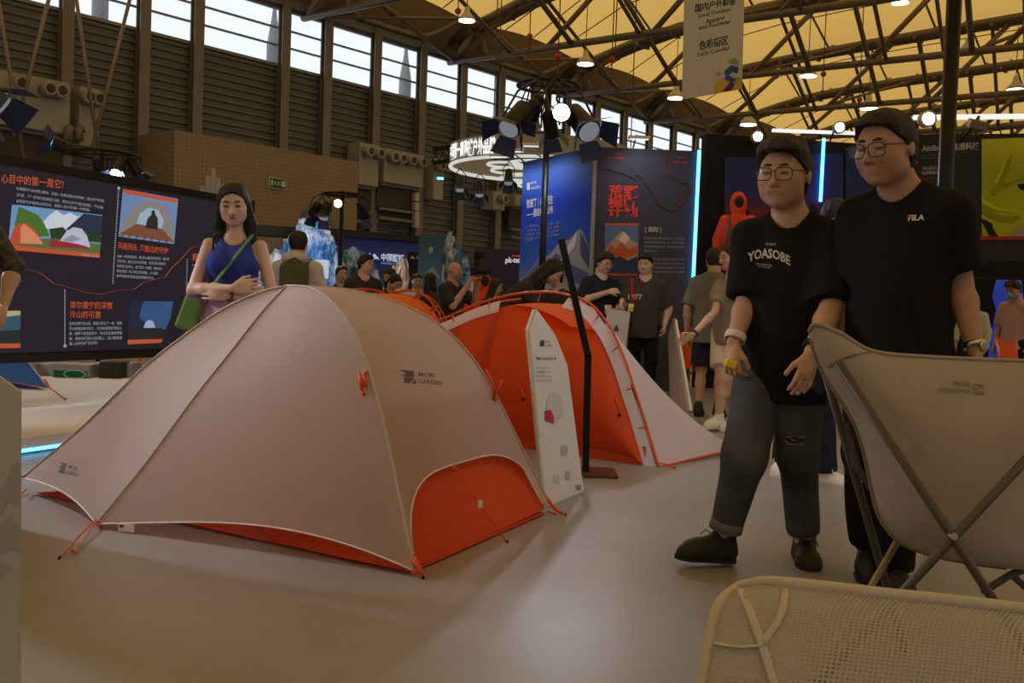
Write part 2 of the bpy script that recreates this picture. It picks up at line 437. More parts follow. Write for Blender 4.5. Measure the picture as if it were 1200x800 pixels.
    for q in (-1, 1):
        B.ell(HP(.17*q*fj, -.20, -.11), np.array([.12, .11, .12])*hh, MR, .12*hh)
        B.ell(HP(.20*q*fj, -.02, -.28), np.array([.10, .16, .11])*hh, MR, .12*hh)
        B.ell(HP(.375*q, .06, -.03), np.array([.03, .075, .12])*hh, MR, .03*hh)
        B.ell(HP(.135*q, -.36, .035), np.array([.085, .06, .045])*hh, MR, .07*hh, 's')
        B.ell(HP(.05*q, -.365, -.15), np.array([.045, .05, .04])*hh, MR, .03*hh)
        if eyes: B.ell(HP(.135*q, -.285, .028), np.array([.085, .055, .052])*hh, MR, .03*hh)
    B.cone(HP(-.19, -.285, .115), HP(.19, -.285, .115), .05*hh, .05*hh, .06*hh)
    B.cone(HP(0, -.325, .05), HP(0, -.445, -.13), .035*hh, .052*hh, .045*hh)
    lw = .11 if smile else .08
    B.cone(HP(-lw, -.315, -.245), HP(lw, -.315, -.245), .03*hh, .03*hh, .04*hh); B.cone(HP(-lw*.8, -.315, -.295), HP(lw*.8, -.315, -.295), .03*hh, .03*hh, .04*hh)
    B.cone(HP(-lw, -.36, -.268), HP(lw, -.36, -.268), .012*hh, .012*hh, .01*hh, 's')
    def lips(C):
        q = (C-hc)@MR.T/hh
        return ((np.abs(q[:, 0]) < lw*1.15) & (np.abs(q[:, 2]+.27) < .042*(1-(q[:, 0]/(lw*1.4))**2)) & (q[:, 1] < -.28)).astype(int)
    body = sdf_mb(B, 1, T, lips)
    sobj('body', body, [skin, 'lips_female' if female else 'lips_male'], root)
    toW = lambda p: T @ V(p)
    R3 = T.to_3x3()
    if eyes:
        for q in (-1, 1):
            e = MB(); e.ball(toW(HP(.138*q, -.332, .020)), (.070*hh, .038*hh, .022*hh), 10, [R3 @ V(a) for a in (hx, hy, hz)]); obj('eye', e, 'eye_dark', root, True)
            b = MB(); pts = [toW(HP(q*x, y, z)) for x, y, z in ((.055, -.338, .128), (.12, -.345, .140), (.19, -.315, .130), (.245, -.262, .098))]
            b.tube(pts, [.016*hh, .02*hh, .017*hh, .006*hh], 6); obj('eyebrow', b, hair[1], root, True)
    # ---------- hair
    Hs = SDF(hc-np.array([.75, .75, .7])*hh-(np.array([.2, .25, 1.6])*hh if hair[0] in ('long', 'fall', 'tail') else 0), hc+np.array([.75, .75, .75])*hh+(np.array([.2, .2, 0])*hh if hair[0] in ('long', 'fall', 'tail') else 0), min(res, .008) if res > .007 else .005)
    hn = wrinkle(11, .016*hh, 9.0/hh)
    if hair[0] != 'bald':
        Hs.ell(HP(0, .07, .115), np.array([.398, .452, .428])*hh, MR, noise=hn)
        if hair[0] == 'short': Hs.ell(HP(.02, -.06, .36), np.array([.35, .41, .27])*hh, MR, .08*hh, noise=wrinkle(17, .045*hh, 15/hh))
        elif hair[0] == 'crew': Hs.ell(HP(0, -.04, .29), np.array([.335, .39, .26])*hh, MR, .06*hh, noise=wrinkle(17, .02*hh, 22/hh))
        elif hair[0] == 'curly': Hs.ell(HP(0, .0, .27), np.array([.42, .48, .34])*hh, MR, .05*hh, noise=wrinkle(3, .055*hh, 13/hh))
        if hair[0] in ('short', 'crew', 'curly'): Hs.ell(HP(0, .20, -.14), np.array([.315, .26, .28])*hh, MR, .08*hh, noise=hn)
        def cutf(X, Y, Z):
            x, y, z = X-hc[0], Y-hc[1], Z-hc[2]
            a = (x*hx[0]+y*hx[1]+z*hx[2])/hh; b = (x*hy[0]+y*hy[1]+z*hy[2])/hh; c = (x*hz[0]+y*hz[1]+z*hz[2])/hh
            if hair[0] in ('long', 'fall', 'tail'): zc = np.interp(b, [-.45, -.2, -.12, -.02, .1, .3], [.44, .30, .05, -.25, -.3, -.4])-.35*np.abs(a)*(b < -.1)
            else: zc = np.interp(b, [-.5, -.26, -.20, -.08, .0, .12, .18, .4], [.36, .34, .24, .10, -.02, -.10, -.36, -.45])
            zc = zc+.010*np.sin(a*23+2*np.sin(b*9))+.008*np.sin(a*57)-.05*np.abs(a)
            return (zc-c)*hh*.75
        Hs.cut(cutf)
        if hair[0] == 'long':
            for q in (-1, 1):
                Hs.cone(HP(.30*q, .08, .05), HP(.40*q, .10, -.55), .13*hh, .15*hh, .08*hh, noise=hn); Hs.cone(HP(.40*q, .10, -.55), HP(.42*q, -.10, -1.25), .15*hh, .09*hh, .08*hh, noise=hn)
            Hs.cone(HP(0, .26, .1), HP(0, .34, -.9), .26*hh, .28*hh, .1*hh, noise=hn)
        elif hair[0] == 'fall':
            Hs.cone(HP(0, .2, .1), HP(0, .25, -1.0), .30*hh, .24*hh, .1*hh, noise=hn)
            for q in (-1, 1): Hs.cone(HP(.28*q, .0, .1), HP(.28*q, .05, -1.05), .14*hh, .12*hh, .1*hh, noise=hn)
        elif hair[0] == 'tail':
            Hs.cone(HP(0, .36, .05), HP(.05, .50, -.5), .12*hh, .12*hh, .06*hh, noise=hn); Hs.cone(HP(.05, .5, -.5), HP(.22, .3, -1.15), .12*hh, .07*hh, .05*hh, noise=hn)
        hm = sdf_mb(Hs, 1, T)
        if hm.f: sobj('hair', hm, hair[1], root)
    # ---------- top
    info = dict(root=root, T=T, h=h, HP=HP, toW=toW, hip=hip, chest=chest, rx=rx, ry=ry, ax=ax, hx=hx, hy=hy, hz=hz, hh=hh, S=S, P=P, shL=shL, shR=shR, hc=hc, neckb=neckb, hpL=hpL, hpR=hpR)
    if top:
        m, sleeve, hem = top['mat'], top.get('sleeve', .85), top.get('hem', -.18)
        ea = top.get('ease', 1.0); cr = max(res, .008) if res > .007 else .007
        Ts = SDF(lo, hi, cr); wr = wrinkle(top.get('seed', 5), top.get('fold', .004), 16)
        keys = [(hem, .103*fat*ea, .078*fat*ea, 0), (.1, .103*fat*ea, .077*fat*ea, 0), (.4, .100*fat*ea, .074*fat*ea, -.004*fat), (.65, .103*fat, .072*fat, -.002), (.80, .102*fat, .068, .002), (.90, .088*fat, .060, .004), (.98, .066*fat, .052, .004), (1.05, .050, .046, .004), (1.10, .046, .044, .004)]
        if top.get('crop'): keys = [(hem, .083, .066, 0), (.4, .078, .06, 0), (.6, .086, .066, -.004), (.78, .088, .066, -.006), (.9, .07, .055, 0), (1.0, .05, .045, 0)]
        keys = [(a, b*h, c*h, d*h) for a, b, c, d in keys]
        Ts.loft(hip, chest, rx, keys, .01, noise=wr)
        if top.get('crop') or female:
            for q in (-1, 1): Ts.ell(hip*.28+chest*.72+rx*q*.042*h-ry*.05*h, np.array([.047, .042, .043])*h, k=.03*h)
        if sleeve > 0:
            for sd, sh in (('L', shL), ('R', shR)):
                e, w = S(P['elb'+sd]), S(P['wri'+sd]); sr = top.get('cuff', .048)
                if sleeve <= 1:
                    Ts.cone(sh+ax*.0*h, sh+(e-sh)*sleeve, .040*h*af, sr*h*af, .035*h, flat=True, noise=wr)
                else:
                    Ts.cone(sh+ax*.0*h, e, .041*h*af, .036*h*af, .03*h, noise=wr); Ts.cone(e, e+(w-e)*(sleeve-1), .036*h*af, .026*h*af, .012*h, flat=True, noise=wr)
            if not female:
                for sh in (shL, shR): Ts.cone(neckb-ax*.012*h, sh, .042*h, .036*h, .03*h)
        if top.get('hood'): Ts.ell(neckb+ry*.045*h+ax*.012*h, np.array([.075, .05, .04])*h, k=.02*h, noise=wr)
        if not top.get('crop'): Ts.cone(neckb-ax*.004*h-ry*.016*h, headb+ax*.1*h-ry*.02*h, nr*1.10, nr*1.6, .008*h, 's')
        else:
            Ts.cone(neckb+ax*.0*h-ry*.05*h, neckb+ax*.1*h, .048*h, .06*h, .01*h, 's')
            for q in (-1, 1): Ts.ell(chest+rx*q*.12*h-ax*.02*h, np.array([.055, .12, .085])*h, k=.01*h, op='s')
        tm = sdf_mb(Ts, 1, T); sobj(top.get('name', 'shirt'), tm, m, root); info['top'] = tm
    # ---------- bottom
    if bottom:
        m, ln = bottom['mat'], bottom.get('len', 1.0); cr = max(res, .009)
        if res < .007: cr = .008
        Ds = SDF(lo-np.array([0, 0, 0]), hi*np.array([1, 1, .75]), cr); wr = wrinkle(bottom.get('seed', 9), bottom.get('fold', .006), 14); wf = bottom.get('wide', 1.0)
        wk = [(-.20, .06, .06, 0), (-.05, .095*fat, .07*fat, 0), (.15, .099*fat, .071*fat, 0), (bottom.get('rise', .3), .092*fat, .066*fat, 0)]
        Ds.loft(hip, chest, rx, [(a, b*h, c*h, d*h) for a, b, c, d in wk], .02*h, noise=wr)
        if bottom.get('skirt'):
            kb = hip*np.array([1, 1, 0])+np.array([0, 0, bottom.get('hemz', .3)*h])
            Ds.loft(kb, hip, rx, [(0, .115*h, .10*h, 0), (1.05, .094*h, .07*h, 0)], .02*h, noise=wr)
        else:
            for sd, hp in (('L', hpL), ('R', hpR)):
                k_, a_ = S(P['knee'+sd]), S(P['ank'+sd])
                if ln <= .5:
                    e = hp+(k_-hp)*ln*2; Ds.cone(hp, e, .061*h*fat, .056*h*wf*fat, .02*h, flat=True, noise=wr)
                else:
                    Ds.cone(hp, k_, .060*h*fat, .043*h*wf, .02*h, noise=wr)
                    q = (ln-.5)*2; e = k_+(a_-k_)*q; Ds.cone(k_, e, .042*h*wf, bottom.get('hem', .036)*h*wf, .02*h, flat=True, noise=wr)
        dm = sdf_mb(Ds, 1, T); sobj(bottom.get('name', 'trousers'), dm, m, root); info['bottom'] = dm
    # ---------- shoes
    if shoes:
        for sd in 'LR':
            a_ = S(P['ank'+sd]); td = nv(P['toe'+sd]); upv = nv(P.get('sole'+sd, (0, 0, 1))); upv = nv(upv-td*(upv@td)); sv = np.cross(td, upv)
            o = a_-upv*.045*h      # ankle base
            q = lambda f, s, u: o+td*f*h+sv*s*h+upv*u*h
            c0 = o+td*.04*h; Sh = SDF(c0-.13*h, c0+.13*h, .005 if res < .007 else .010)
            Sh.cone(q(-.012, 0, .026), q(.07, 0, .022), .026*h, .027*h, .01*h); Sh.cone(q(.06, .002, .022), q(.095, -.002, .014), .026*h, .018*h, .02*h)
            Sh.cone(q(-.010, 0, .03), q(-.004, 0, .074), .027*h, .026*h, .015*h); Sh.cone(q(.0, 0, .055), q(.06, 0, .03), .022*h, .018*h, .012*h)
            def fl(X, Y, Z): return -((X-o[0])*upv[0]+(Y-o[1])*upv[1]+(Z-o[2])*upv[2]-.006*h)
            Sh.cut(fl)
            so = sobj('shoe', sdf_mb(Sh, 1, T), shoes, root)
            ml = MB(); pts = [(-.04, 0), (-.034, .018), (0, .024), (.04, .024), (.075, .029), (.10, .022), (.115, .004), (.108, -.014), (.085, -.024), (.04, -.021), (0, -.023), (-.034, -.018)]
            ml.prism([toW(q(f, s*1.06, .001)) for f, s in pts], R3 @ V(upv*.0135*h)); obj('sole', ml, sole, so, bevel=.002*h)
            if res < .011:
                lc = MB()
                for f in (.030, .042, .054):
                    u = .060-(f-.03)*.55; lc.tube([toW(q(f, -.016, u-.010)), toW(q(f+.002, 0, u)), toW(q(f, .016, u-.010))], .0022*h, 5)
                for sg in (-1, 1): lc.tube([toW(q(.028, 0, .062)), toW(q(.036, sg*.018, .070)), toW(q(.046, sg*.024, .056))], .0016*h, 5)
                obj('laces', lc, shoes if shoes != 'shoe_black' else 'lace_dark', so)
    return info
def stroke(info, name, pts, r, m, flat=1.0, n=6, closed=False):
    mb = MB(); mb.tube([info['toW'](p) for p in pts], r, n, closed, flat=flat); return obj(name, mb, m, info['root'], True)
def glasses(I, m='glasses_metal', round_=False):
    HP, hh, toW = I['HP'], I['hh'], I['toW']; rt = I['root']
    fr = MB()
    g = None
    for q in (-1, 1):
        pts = []
        for k in range(16):
            a = 2*math.pi*k/16; ex = 1.0 if round_ else .62
            cx, cz = math.copysign(abs(math.cos(a))**ex, math.cos(a)), math.copysign(abs(math.sin(a))**ex, math.sin(a))
            x = .155+.125*cx; pts.append(toW(HP(q*x, -.43+.10*max(0, x-.12), .0+.095*cz)))
        fr.tube(pts, .0085*hh, 6, True)
        fr.tube([toW(HP(q*.28, -.41, .05)), toW(HP(q*.36, -.36, .05)), toW(HP(q*.385, .0, .04)), toW(HP(q*.37, .10, -.02))], .0085*hh, 6)
        if q == -1: Lp = pts
        else: Rp = pts
    fr.tube([toW(HP(-.035, -.435, .03)), toW(HP(0, -.445, .045)), toW(HP(.035, -.435, .03))], .008*hh, 6)
    g = obj('glasses', fr, m, rt, True)
    for pp in (Lp, Rp):
        l = MB(); l.add(pp, [tuple(range(len(pp)))]); obj('lens', l, 'lens_glass', g)
# ------------------------------------------------------------------ shared materials
mat('skin_warm', (.50, .30, .21), .5, noise=(25, .06), spec=.35)
mat('skin_fair', (.58, .38, .29), .5, noise=(25, .05), spec=.35)
mat('skin_tan', (.42, .24, .165), .5, noise=(25, .06), spec=.35)
mat('lips_male', (.38, .19, .15), .5); mat('lips_female', (.42, .11, .10), .4)
mat('eye_dark', (.02, .015, .012), .15)
mat('hair_black', (.010, .009, .009), .6, bump=(160, .8, .006), stretch=(1, 1, .15)); mat('hair_brown', (.022, .015, .011), .6, bump=(160, .8, .006), stretch=(1, 1, .15)); mat('hair_grey', (.06, .05, .045), .6)
mat('lace_dark', (.035, .035, .037), .7); mat('shoe_black', (.012, .012, .013), .6, bump=(300, .3, .003)); mat('sole_black', (.018, .018, .018), .7); mat('shoe_white', (.75, .74, .72), .5, bump=(200, .2, .003)); mat('sole_white', (.7, .69, .66), .6)
mat('glasses_metal', (.05, .045, .045), .35, .8); mat('lens_glass', (.9, .95, 1), .05, alpha=.10, spec=.8)
mat('black_cotton', (.010, .010, .011), .85, bump=(12, .25, .02), spec=.15)
mat('denim', (.030, .035, .045), .85, noise=(4, .5), col2=(.095, .105, .125), bump=(250, .25, .003), spec=.15)
mat('black_metal', (.014, .014, .016), .4, .6); mat('black_paint', (.02, .02, .022), .5); mat('black_matte', (.012, .012, .014), .8)
mat('chrome', (.6, .6, .62), .25, 1.0); mat('steel_grey', (.30, .30, .31), .4, .7)
mat('white_print', (.75, .75, .75), .6); mat('black_print', (.03, .03, .035), .6); mat('grey_print', (.28, .28, .30), .6); mat('red_print', (.62, .03, .03), .6)
# ------------------------------------------------------------------ floor
def floor_mat():
    m = mat('floor_vinyl', (.255, .245, .25), .38, noise=(.6, .06), spec=.45)
    nt = m.node_tree; N, L = nt.nodes, nt.links; b = N['Principled BSDF']
    tc = N.new('ShaderNodeTexCoord'); nz = N.new('ShaderNodeTexNoise'); nz.inputs['Scale'].default_value = 3; nz.inputs['Detail'].default_value = 6
    L.new(tc.outputs['Object'], nz.inputs['Vector'])
    mr = N.new('ShaderNodeMapRange'); mr.inputs[3].default_value = .30; mr.inputs[4].default_value = .50
    L.new(nz.outputs['Fac'], mr.inputs[0]); L.new(mr.outputs[0], b.inputs['Roughness'])
floor_mat()
mb = MB(); mb.grid(lambda u, v: V((lerp(-60, 90, u), lerp(-50, 110, v), 0)), 6, 6); struct('floor', mb, 'floor_vinyl', 'pale grey smooth exhibition hall floor')
# ------------------------------------------------------------------ window wall
PHI = math.radians(40.5); WD = V((math.sin(PHI), math.cos(PHI), 0)); WN = V((math.cos(PHI), -math.sin(PHI), 0)); W0 = V((0, 43.6, 0)); UP = V((0, 0, 1))
WAX = (WD, -WN, UP)
def W(s, z, d=0.0): return W0+WD*s+WN*d+UP*z
def ws(x, y=100): return (onplane(x, y, W0, WN)-W0).dot(WD)
SILL, HEAD = 8.97, 11.0
mat('ribbed_metal', (.125, .132, .14), .55, .2, noise=(.5, .18)); mat('column_steel', (.20, .185, .175), .5, .2, noise=(.8, .1)); mat('frame_grey', (.22, .22, .22), .5, .3)
mat('window_glass', (.9, .95, 1), .05, alpha=.06, spec=.5); mat('duct_panel', (.34, .34, .315), .6, noise=(.4, .1)); mat('duct_dark', (.06, .05, .04), .7)
mat('wall_plain', (.16, .14, .12), .8)
colx = [-63, -57, -51, -45, -39, -34.6, -30.5, -26.4, -22.2]+[ws(x) for x in (72, 162, 225, 327, 377, 435, 489, 537, 582)]
while colx[-1] < 62: colx.append(colx[-1]+2.3)
for i in range(len(colx)-1):
    a, b = colx[i], colx[i+1]
    m = MB(); nr = 38
    prof = []
    for k in range(nr):
        z0, z1 = k*SILL/nr, (k+1)*SILL/nr
        prof += [(z0, 0.0), (lerp(z0, z1, .30), .0), (lerp(z0, z1, .45), .06), (lerp(z0, z1, .85), .06)]
    prof.append((SILL, 0))
    m.add([W(s, z, d) for z, d in prof for s in (a, b)], [(2*k, 2*k+1, 2*k+3, 2*k+2) for k in range(len(prof)-1)])
    m.add([W(a, 0, -.15), W(b, 0, -.15), W(b, SILL, -.15), W(a, SILL, -.15)], [(3, 2, 1, 0)])
    struct('wall_left' if i == 0 else 'wall_left', m, 'ribbed_metal')
    wn = thing('window_%d' % (i+1), None, None, W((a+b)/2, SILL), kind='structure')
    fm = MB()
    for z, hgt in ((SILL+.05, .1), (HEAD-.06, .12)): fm.box(W((a+b)/2, z, .03), (b-a, .16, hgt), WAX)
    obj('window_frame', fm, 'frame_grey', wn)
    zs = [SILL+.1, SILL+.72, SILL+1.30, HEAD-.12]
    for z in zs[1:3]:
        t = MB(); t.box(W((a+b)/2, z, .03), (b-a, .10, .05), WAX); obj('transom', t, 'frame_grey', wn)
    for k in range(3):
        t = MB(); t.box(W((a+b)/2, (zs[k]+zs[k+1])/2, .0), (b-a-.12, .012, zs[k+1]-zs[k]-.05), WAX); obj('pane', t, 'window_glass', wn)
for i, s in enumerate(colx):
    m = MB(); top = HEAD+.2
    m.box(W(s, top/2, .34), (.34, .05, top), WAX); m.box(W(s, top/2, .12), (.34, .05, top), WAX); m.box(W(s, top/2, .23), (.05, .2, top), WAX)
    struct('column', m, 'column_steel')
m = MB(); m.box(W((colx[0]+colx[-1])/2, HEAD+.12, .1), (colx[-1]-colx[0], .4, .25), WAX); struct('trim_1', m, 'frame_grey')
# the poles standing outside behind the windows (flag-like masts)
mat('mast_grey', (.25, .27, .31), .6)
for x in (363, 522, 746, 150):
    s = ws(x); m = MB(); m.lathe(W(s+.6, 0, -3.0), [(.26, 0), (.26, 10.6), (.10, 11.6), (.04, 12.2)], 10); obj('mast', m, 'mast_grey', label='grey tapered mast standing outside behind the %s' % {363: 'window above the tiled block', 522: 'window over the air nozzles', 746: 'window over the dark info wall', 150: 'windows at the crossed rods'}[x], cat='mast')
# remaining hall walls (beside and behind the camera)
HW = 62.0
m = MB(); m.box(W(0, 4.0, HW), (126, .3, 8), WAX); struct('wall_right', m, 'wall_plain')
m = MB(); m.box(W(62.5, 6.5, HW/2), (.3, HW, 13), WAX); struct('wall_front', m, 'wall_plain')
m = MB(); m.box(W(-63.2, 4.0, HW/2), (.3, HW, 8), WAX); struct('wall_back', m, 'wall_plain')
for k in range(14):  # unseen window band added to the right wall for cool fill light
    wn = thing('window_%d' % (100+k), None, None, W(-63+9*k+4.5, 6, HW), kind='structure'); m = MB(); m.box(W(-63+9*k+4.5, 10.3, HW), (8.7, .012, 4.6), WAX); obj('pane', m, 'window_glass', wn); m = MB(); m.box(W(-63+9*k, 9.4, HW), (.4, .3, 6.8), WAX); obj('mullion', m, 'frame_grey', wn)
for k in range(7):  # same added band behind the camera, lets cool fill onto the foreground
    wn = thing('window_%d' % (120+k), None, None, W(-63.2, 6, 8.8*k+4.4), kind='structure'); m = MB(); m.box(W(-63.2, 10.3, 8.8*k+4.4), (.012, 8.5, 4.6), WAX); obj('pane', m, 'window_glass', wn); m = MB(); m.box(W(-63.2, 9.4, 8.8*k), (.3, .4, 6.8), WAX); obj('mullion', m, 'frame_grey', wn)
# ------------------------------------------------------------------ roof: membrane bays, trusses, bracing
mat('membrane', (.75, .62, .36), .7, transl=.75, trcol=(.68, .39, .095)); mat('truss_steel', (.17, .14, .115), .5, .3, noise=(.7, .12)); mat('web_steel', (.26, .19, .12), .5, .3); mat('soffit_brown', (.30, .215, .125), .75); mat('eave_grey', (.36, .34, .31), .6)
TS = [-69.3, -62.1, -54.9, -47.7, -40.5, -33.3, -26.1, -18.9, -11.7, -4.5, 2.6, 9.8, 17.0, 24.2, 31.4, 38.6, 45.8, 53.0, 60.2]; 
def ztop(d): return float(np.interp(d, [0, 3, 6.5, 12, 18, 30, 62], [11.5, 12.35, 12.9, 13.1, 13.25, 13.6, 13.0]))
def zbot(d): return 10.85-.03*d if d < 30 else 9.95
ND = [0.4+4.6*i for i in range(13)]
def zmem(s01, d): return ztop(d)+.30+1.3*math.sin(math.pi*s01)*min(1, d/5)
for k in range(len(TS)-1):
    a, b = TS[k], TS[k+1]
    m = MB(); m.grid(lambda u, v: W(lerp(a, b, u), zmem(u, 1.2+v*60), 1.2+v*60), 8, 24); struct('roof_membrane', m, 'membrane', smooth=True)
    m = MB(); m.grid(lambda u, v: W(lerp(a, b, u), lerp(HEAD+.2, zmem(u, 1.2)+.02, v**.8)-.25*math.sin(math.pi*u)*math.sin(math.pi*v), lerp(.05, 1.25, v)), 10, 6); struct('roof_soffit', m, 'soffit_brown', smooth=True)
    m = MB()
    pts = []
    for q in range(25):
        u = q/24; e = math.exp(-((u)/.16)**2)+math.exp(-((1-u)/.16)**2)
        pts.append(W(lerp(a, b, u), HEAD+.35+1.15*e, .35+1.0*e))
    m.tube(pts, .16, 6, flat=.5); struct('roof_edge', m, 'eave_grey', smooth=True)
for k, s in enumerate(TS):
    far = s > 34 or s < -13
    t = thing('roof_truss', None, None, W(s, 10.5), kind='structure')
    m = MB(); m.tube([W(s, zbot(d), d) for d in np.linspace(0, 60, 13)], .13, 6); obj('bottom_chord', m, 'truss_steel', t, True)
    for q in (-.28, .28):
        m = MB(); m.tube([W(s+q, ztop(d), d) for d in np.concatenate([np.linspace(0, 18, 10), np.linspace(24, 61, 8)])], .17, 6); obj('top_chord', m, 'truss_steel', t, True)
    if far: continue
    m = MB(); m.tube([W(s, HEAD-.1, .35), W(s, ztop(1.2), 1.2)], .14, 6); obj('bracket_post', m, 'eave_grey', t, True)
    for j, d in enumerate(ND[:9]):
        m = MB(); m.tube([W(s, zbot(d), d), W(s, ztop(d+3.0), d+3.0)], .10, 6); obj('web_member', m, 'web_steel', t, True)
    for d in np.arange(1.5, 40, 1.5):
        m = MB(); m.box(W(s, ztop(d)-.14, d), (.9, .14, .14), WAX); obj('batten', m, 'truss_steel', t)
for k in range(len(TS)-1):
    a, b = TS[k], TS[k+1]
    if a > 33 or b < -5: continue
    for j, d in enumerate(np.arange(.4, 36, 2.9)):
        m = MB(); m.tube([W(a, ztop(d+1.5), d+1.5), W(b, zbot(d), d)], .10 if j % 2 == 0 else .075, 6); struct('roof_brace', m, 'truss_steel', smooth=True)
        if j % 3 == 0:
            m = MB(); m.tube([W(a, zbot(d), d), W(b, ztop(d+2), d+2)], .07, 6); struct('roof_brace', m, 'truss_steel', smooth=True)
    for q in (.25, .5, .75):
        m = MB(); m.tube([W(lerp(a, b, q), zmem(q, d)-.12, d) for d in np.linspace(1.4, 45, 14)], .025, 5); struct('roof_cable', m, 'truss_steel')
    for d in np.arange(5, 45, 4.6):
        m = MB(); m.tube([W(lerp(a, b, q), zmem(q, d)-.1, d) for q in (0, .25, .5, .75, 1)], .05, 5); struct('roof_purlin', m, 'truss_steel')
# ------------------------------------------------------------------ high-bay lamps under the roof
mat('lamp_shell', (.55, .53, .5), .4, .3); glow('lamp_white', (1, .93, .82), 9.0)
lampx = [(547, 24, 'over the tall windows near the first roof bracket'), (686, 75, 'beside the second roof bracket above the ring of spotlights'), (792, 115, 'just under the corner of the hanging banner'), (947, 89, 'right of the hanging banner over the two men'), (1134, 60, 'close to the tall black pole'), (1190, 105, 'at the upper right edge above the jacket poster'), (1018, 127, 'low over the man in glasses'), (877, 146, 'small, above the LED line of the dark wall'), (1055, 3, 'cut by the top edge above the tallest man')]
for x, y, wh in lampx:
    d = ray(x, y); p = CAM+d*((10.9-CAMH)/d.z)
    if p.y > 75: p = at(x, y, 62)
    t = thing('highbay_lamp', 'round high-bay ceiling lamp hanging '+wh, 'ceiling lamp', p, 'high-bay lamps under the roof')
    sc = p.y/45
    m = MB(); m.lathe(p, [(.40*sc, 0), (.36*sc, .12*sc), (.14*sc, .36*sc), (.10*sc, .6*sc)], 14); obj('reflector', m, 'lamp_shell', t, True)
    m = MB(); m.lathe(p-V((0, 0, .02)), [(.37*sc, 0), (.37*sc, .03)], 14); obj('bulb', m, 'lamp_white', t)
    m = MB(); m.tube([p+V((0, 0, .55*sc)), p+V((0, 0, 2.6))], .02, 5); obj('hanger', m, 'truss_steel', t)
# thin rigging wires with red floats
mat('wire_dark', (.05, .045, .04), .6); mat('float_red', (.45, .05, .04), .5)
for x, y0, y1, Y in ((653, 5, 98, 30), (716, 8, 102, 30), (721, 0, 60, 30), (964, 50, 110, 34), (536, 0, 36, 30), (1006, 60, 145, 34), (620, 20, 65, 32)):
    a = at(x, y1, Y); b = V((a.x, a.y, 13.2)); t = thing('rigging_wire', 'thin dark rigging wire with a red float hanging at %s' % {653: 'the ring of spotlights', 716: 'the spotlight ring rim', 721: 'the second truss, short', 964: 'the banner, beside the taller man', 536: 'the first roof bracket', 1006: 'the heads of the two men', 620: 'the first truss, over the windows'}[x], 'wire', a)
    m = MB(); m.tube([a, b], .018, 5); obj('cable', m, 'wire_dark', t); m = MB(); m.ball(lerp(a, b, .15 if x != 721 else .4), .10, 10); obj('float', m, 'float_red', t, True)
# ------------------------------------------------------------------ fittings on the wall
def wallbox(name, m, x0, y0, x1, y1, d0, d1, parent=None, **k):
    """axis-aligned box on the window wall between pixel corners"""
    a = onplane(x0, y0, W(0, 0, d1), WN); b = onplane(x1, y1, W(0, 0, d1), WN)
    s0, s1 = (a-W0).dot(WD), (b-W0).dot(WD); q = MB(); q.box(W((s0+s1)/2, (a.z+b.z)/2, (d0+d1)/2), (abs(s1-s0), d1-d0, abs(a.z-b.z)), WAX)
    return obj(name, q, m, parent, **k), s0, s1, b.z, a.z
def duct(label, x0, y0, x1, ybot, noz, rails):
    t = thing('air_duct', label, 'air duct', onplane(x0, ybot, W0, WN))
    s0 = ws(x0, y0); s1 = ws(x1, y0); zt = onplane(x0, y0, W(0, 0, .5), WN).z; zb = onplane(x0, ybot, W(0, 0, .5), WN).z
    q = MB(); q.box(W((s0+s1)/2, (zt+zb)/2, .45), (s1-s0, .7, zt-zb), WAX); obj('housing', q, 'duct_panel', t, bevel=.03)
    for x in noz:
        s = ws(x, y0+10); c = W(s, zt-.32, .8); q = MB(); q.lathe(c, [(.20, 0), (.20, .3), (.17, .36), (.13, .36), (.12, .1)], 16, (WD, UP, WN)); n_ = obj('nozzle', q, 'duct_panel', t, True)
        q = MB(); q.lathe(c+WN*.12, [(.115, 0), (.115, .24)], 14, (WD, UP, WN)); obj('throat', q, 'duct_dark', n_)
    if rails:
        q = MB(); q.box(W((s0+s1)/2, zb-.45, .35), (s1-s0, .2, .8), WAX); obj('recess', q, 'duct_dark', t)
        for dz in (-.05, -.95, -1.3): q = MB(); q.box(W((s0+s1)/2, zb+dz, .5), (s1-s0, .25, .10), WAX); obj('rail', q, 'column_steel', t)
    return t
duct('cream wall duct with round nozzles at the top left by the crossed rods', -60, 72, 68, 138, (5, 38, 52), True)
duct('cream wall duct with two round nozzles right of the first steel column', 78, 100, 102, 170, (84, 95), False)
duct('cream wall duct with two round nozzles beside the tiled block', 405, 165, 428, 215, (411, 423), True)
duct('cream wall duct with four round nozzles between two steel columns', 434, 172, 480, 212, (440, 449, 461, 473), True)
duct('narrow cream wall duct with two round nozzles near the ring sign', 492.5, 183, 504, 232, (495, 501), False)
duct('small cream wall unit low behind the ring sign', 562, 222, 576, 244, (569,), False)
duct('small cream wall unit hidden partly by the blue mountain panel', 588, 226, 606, 240, (597,), True)
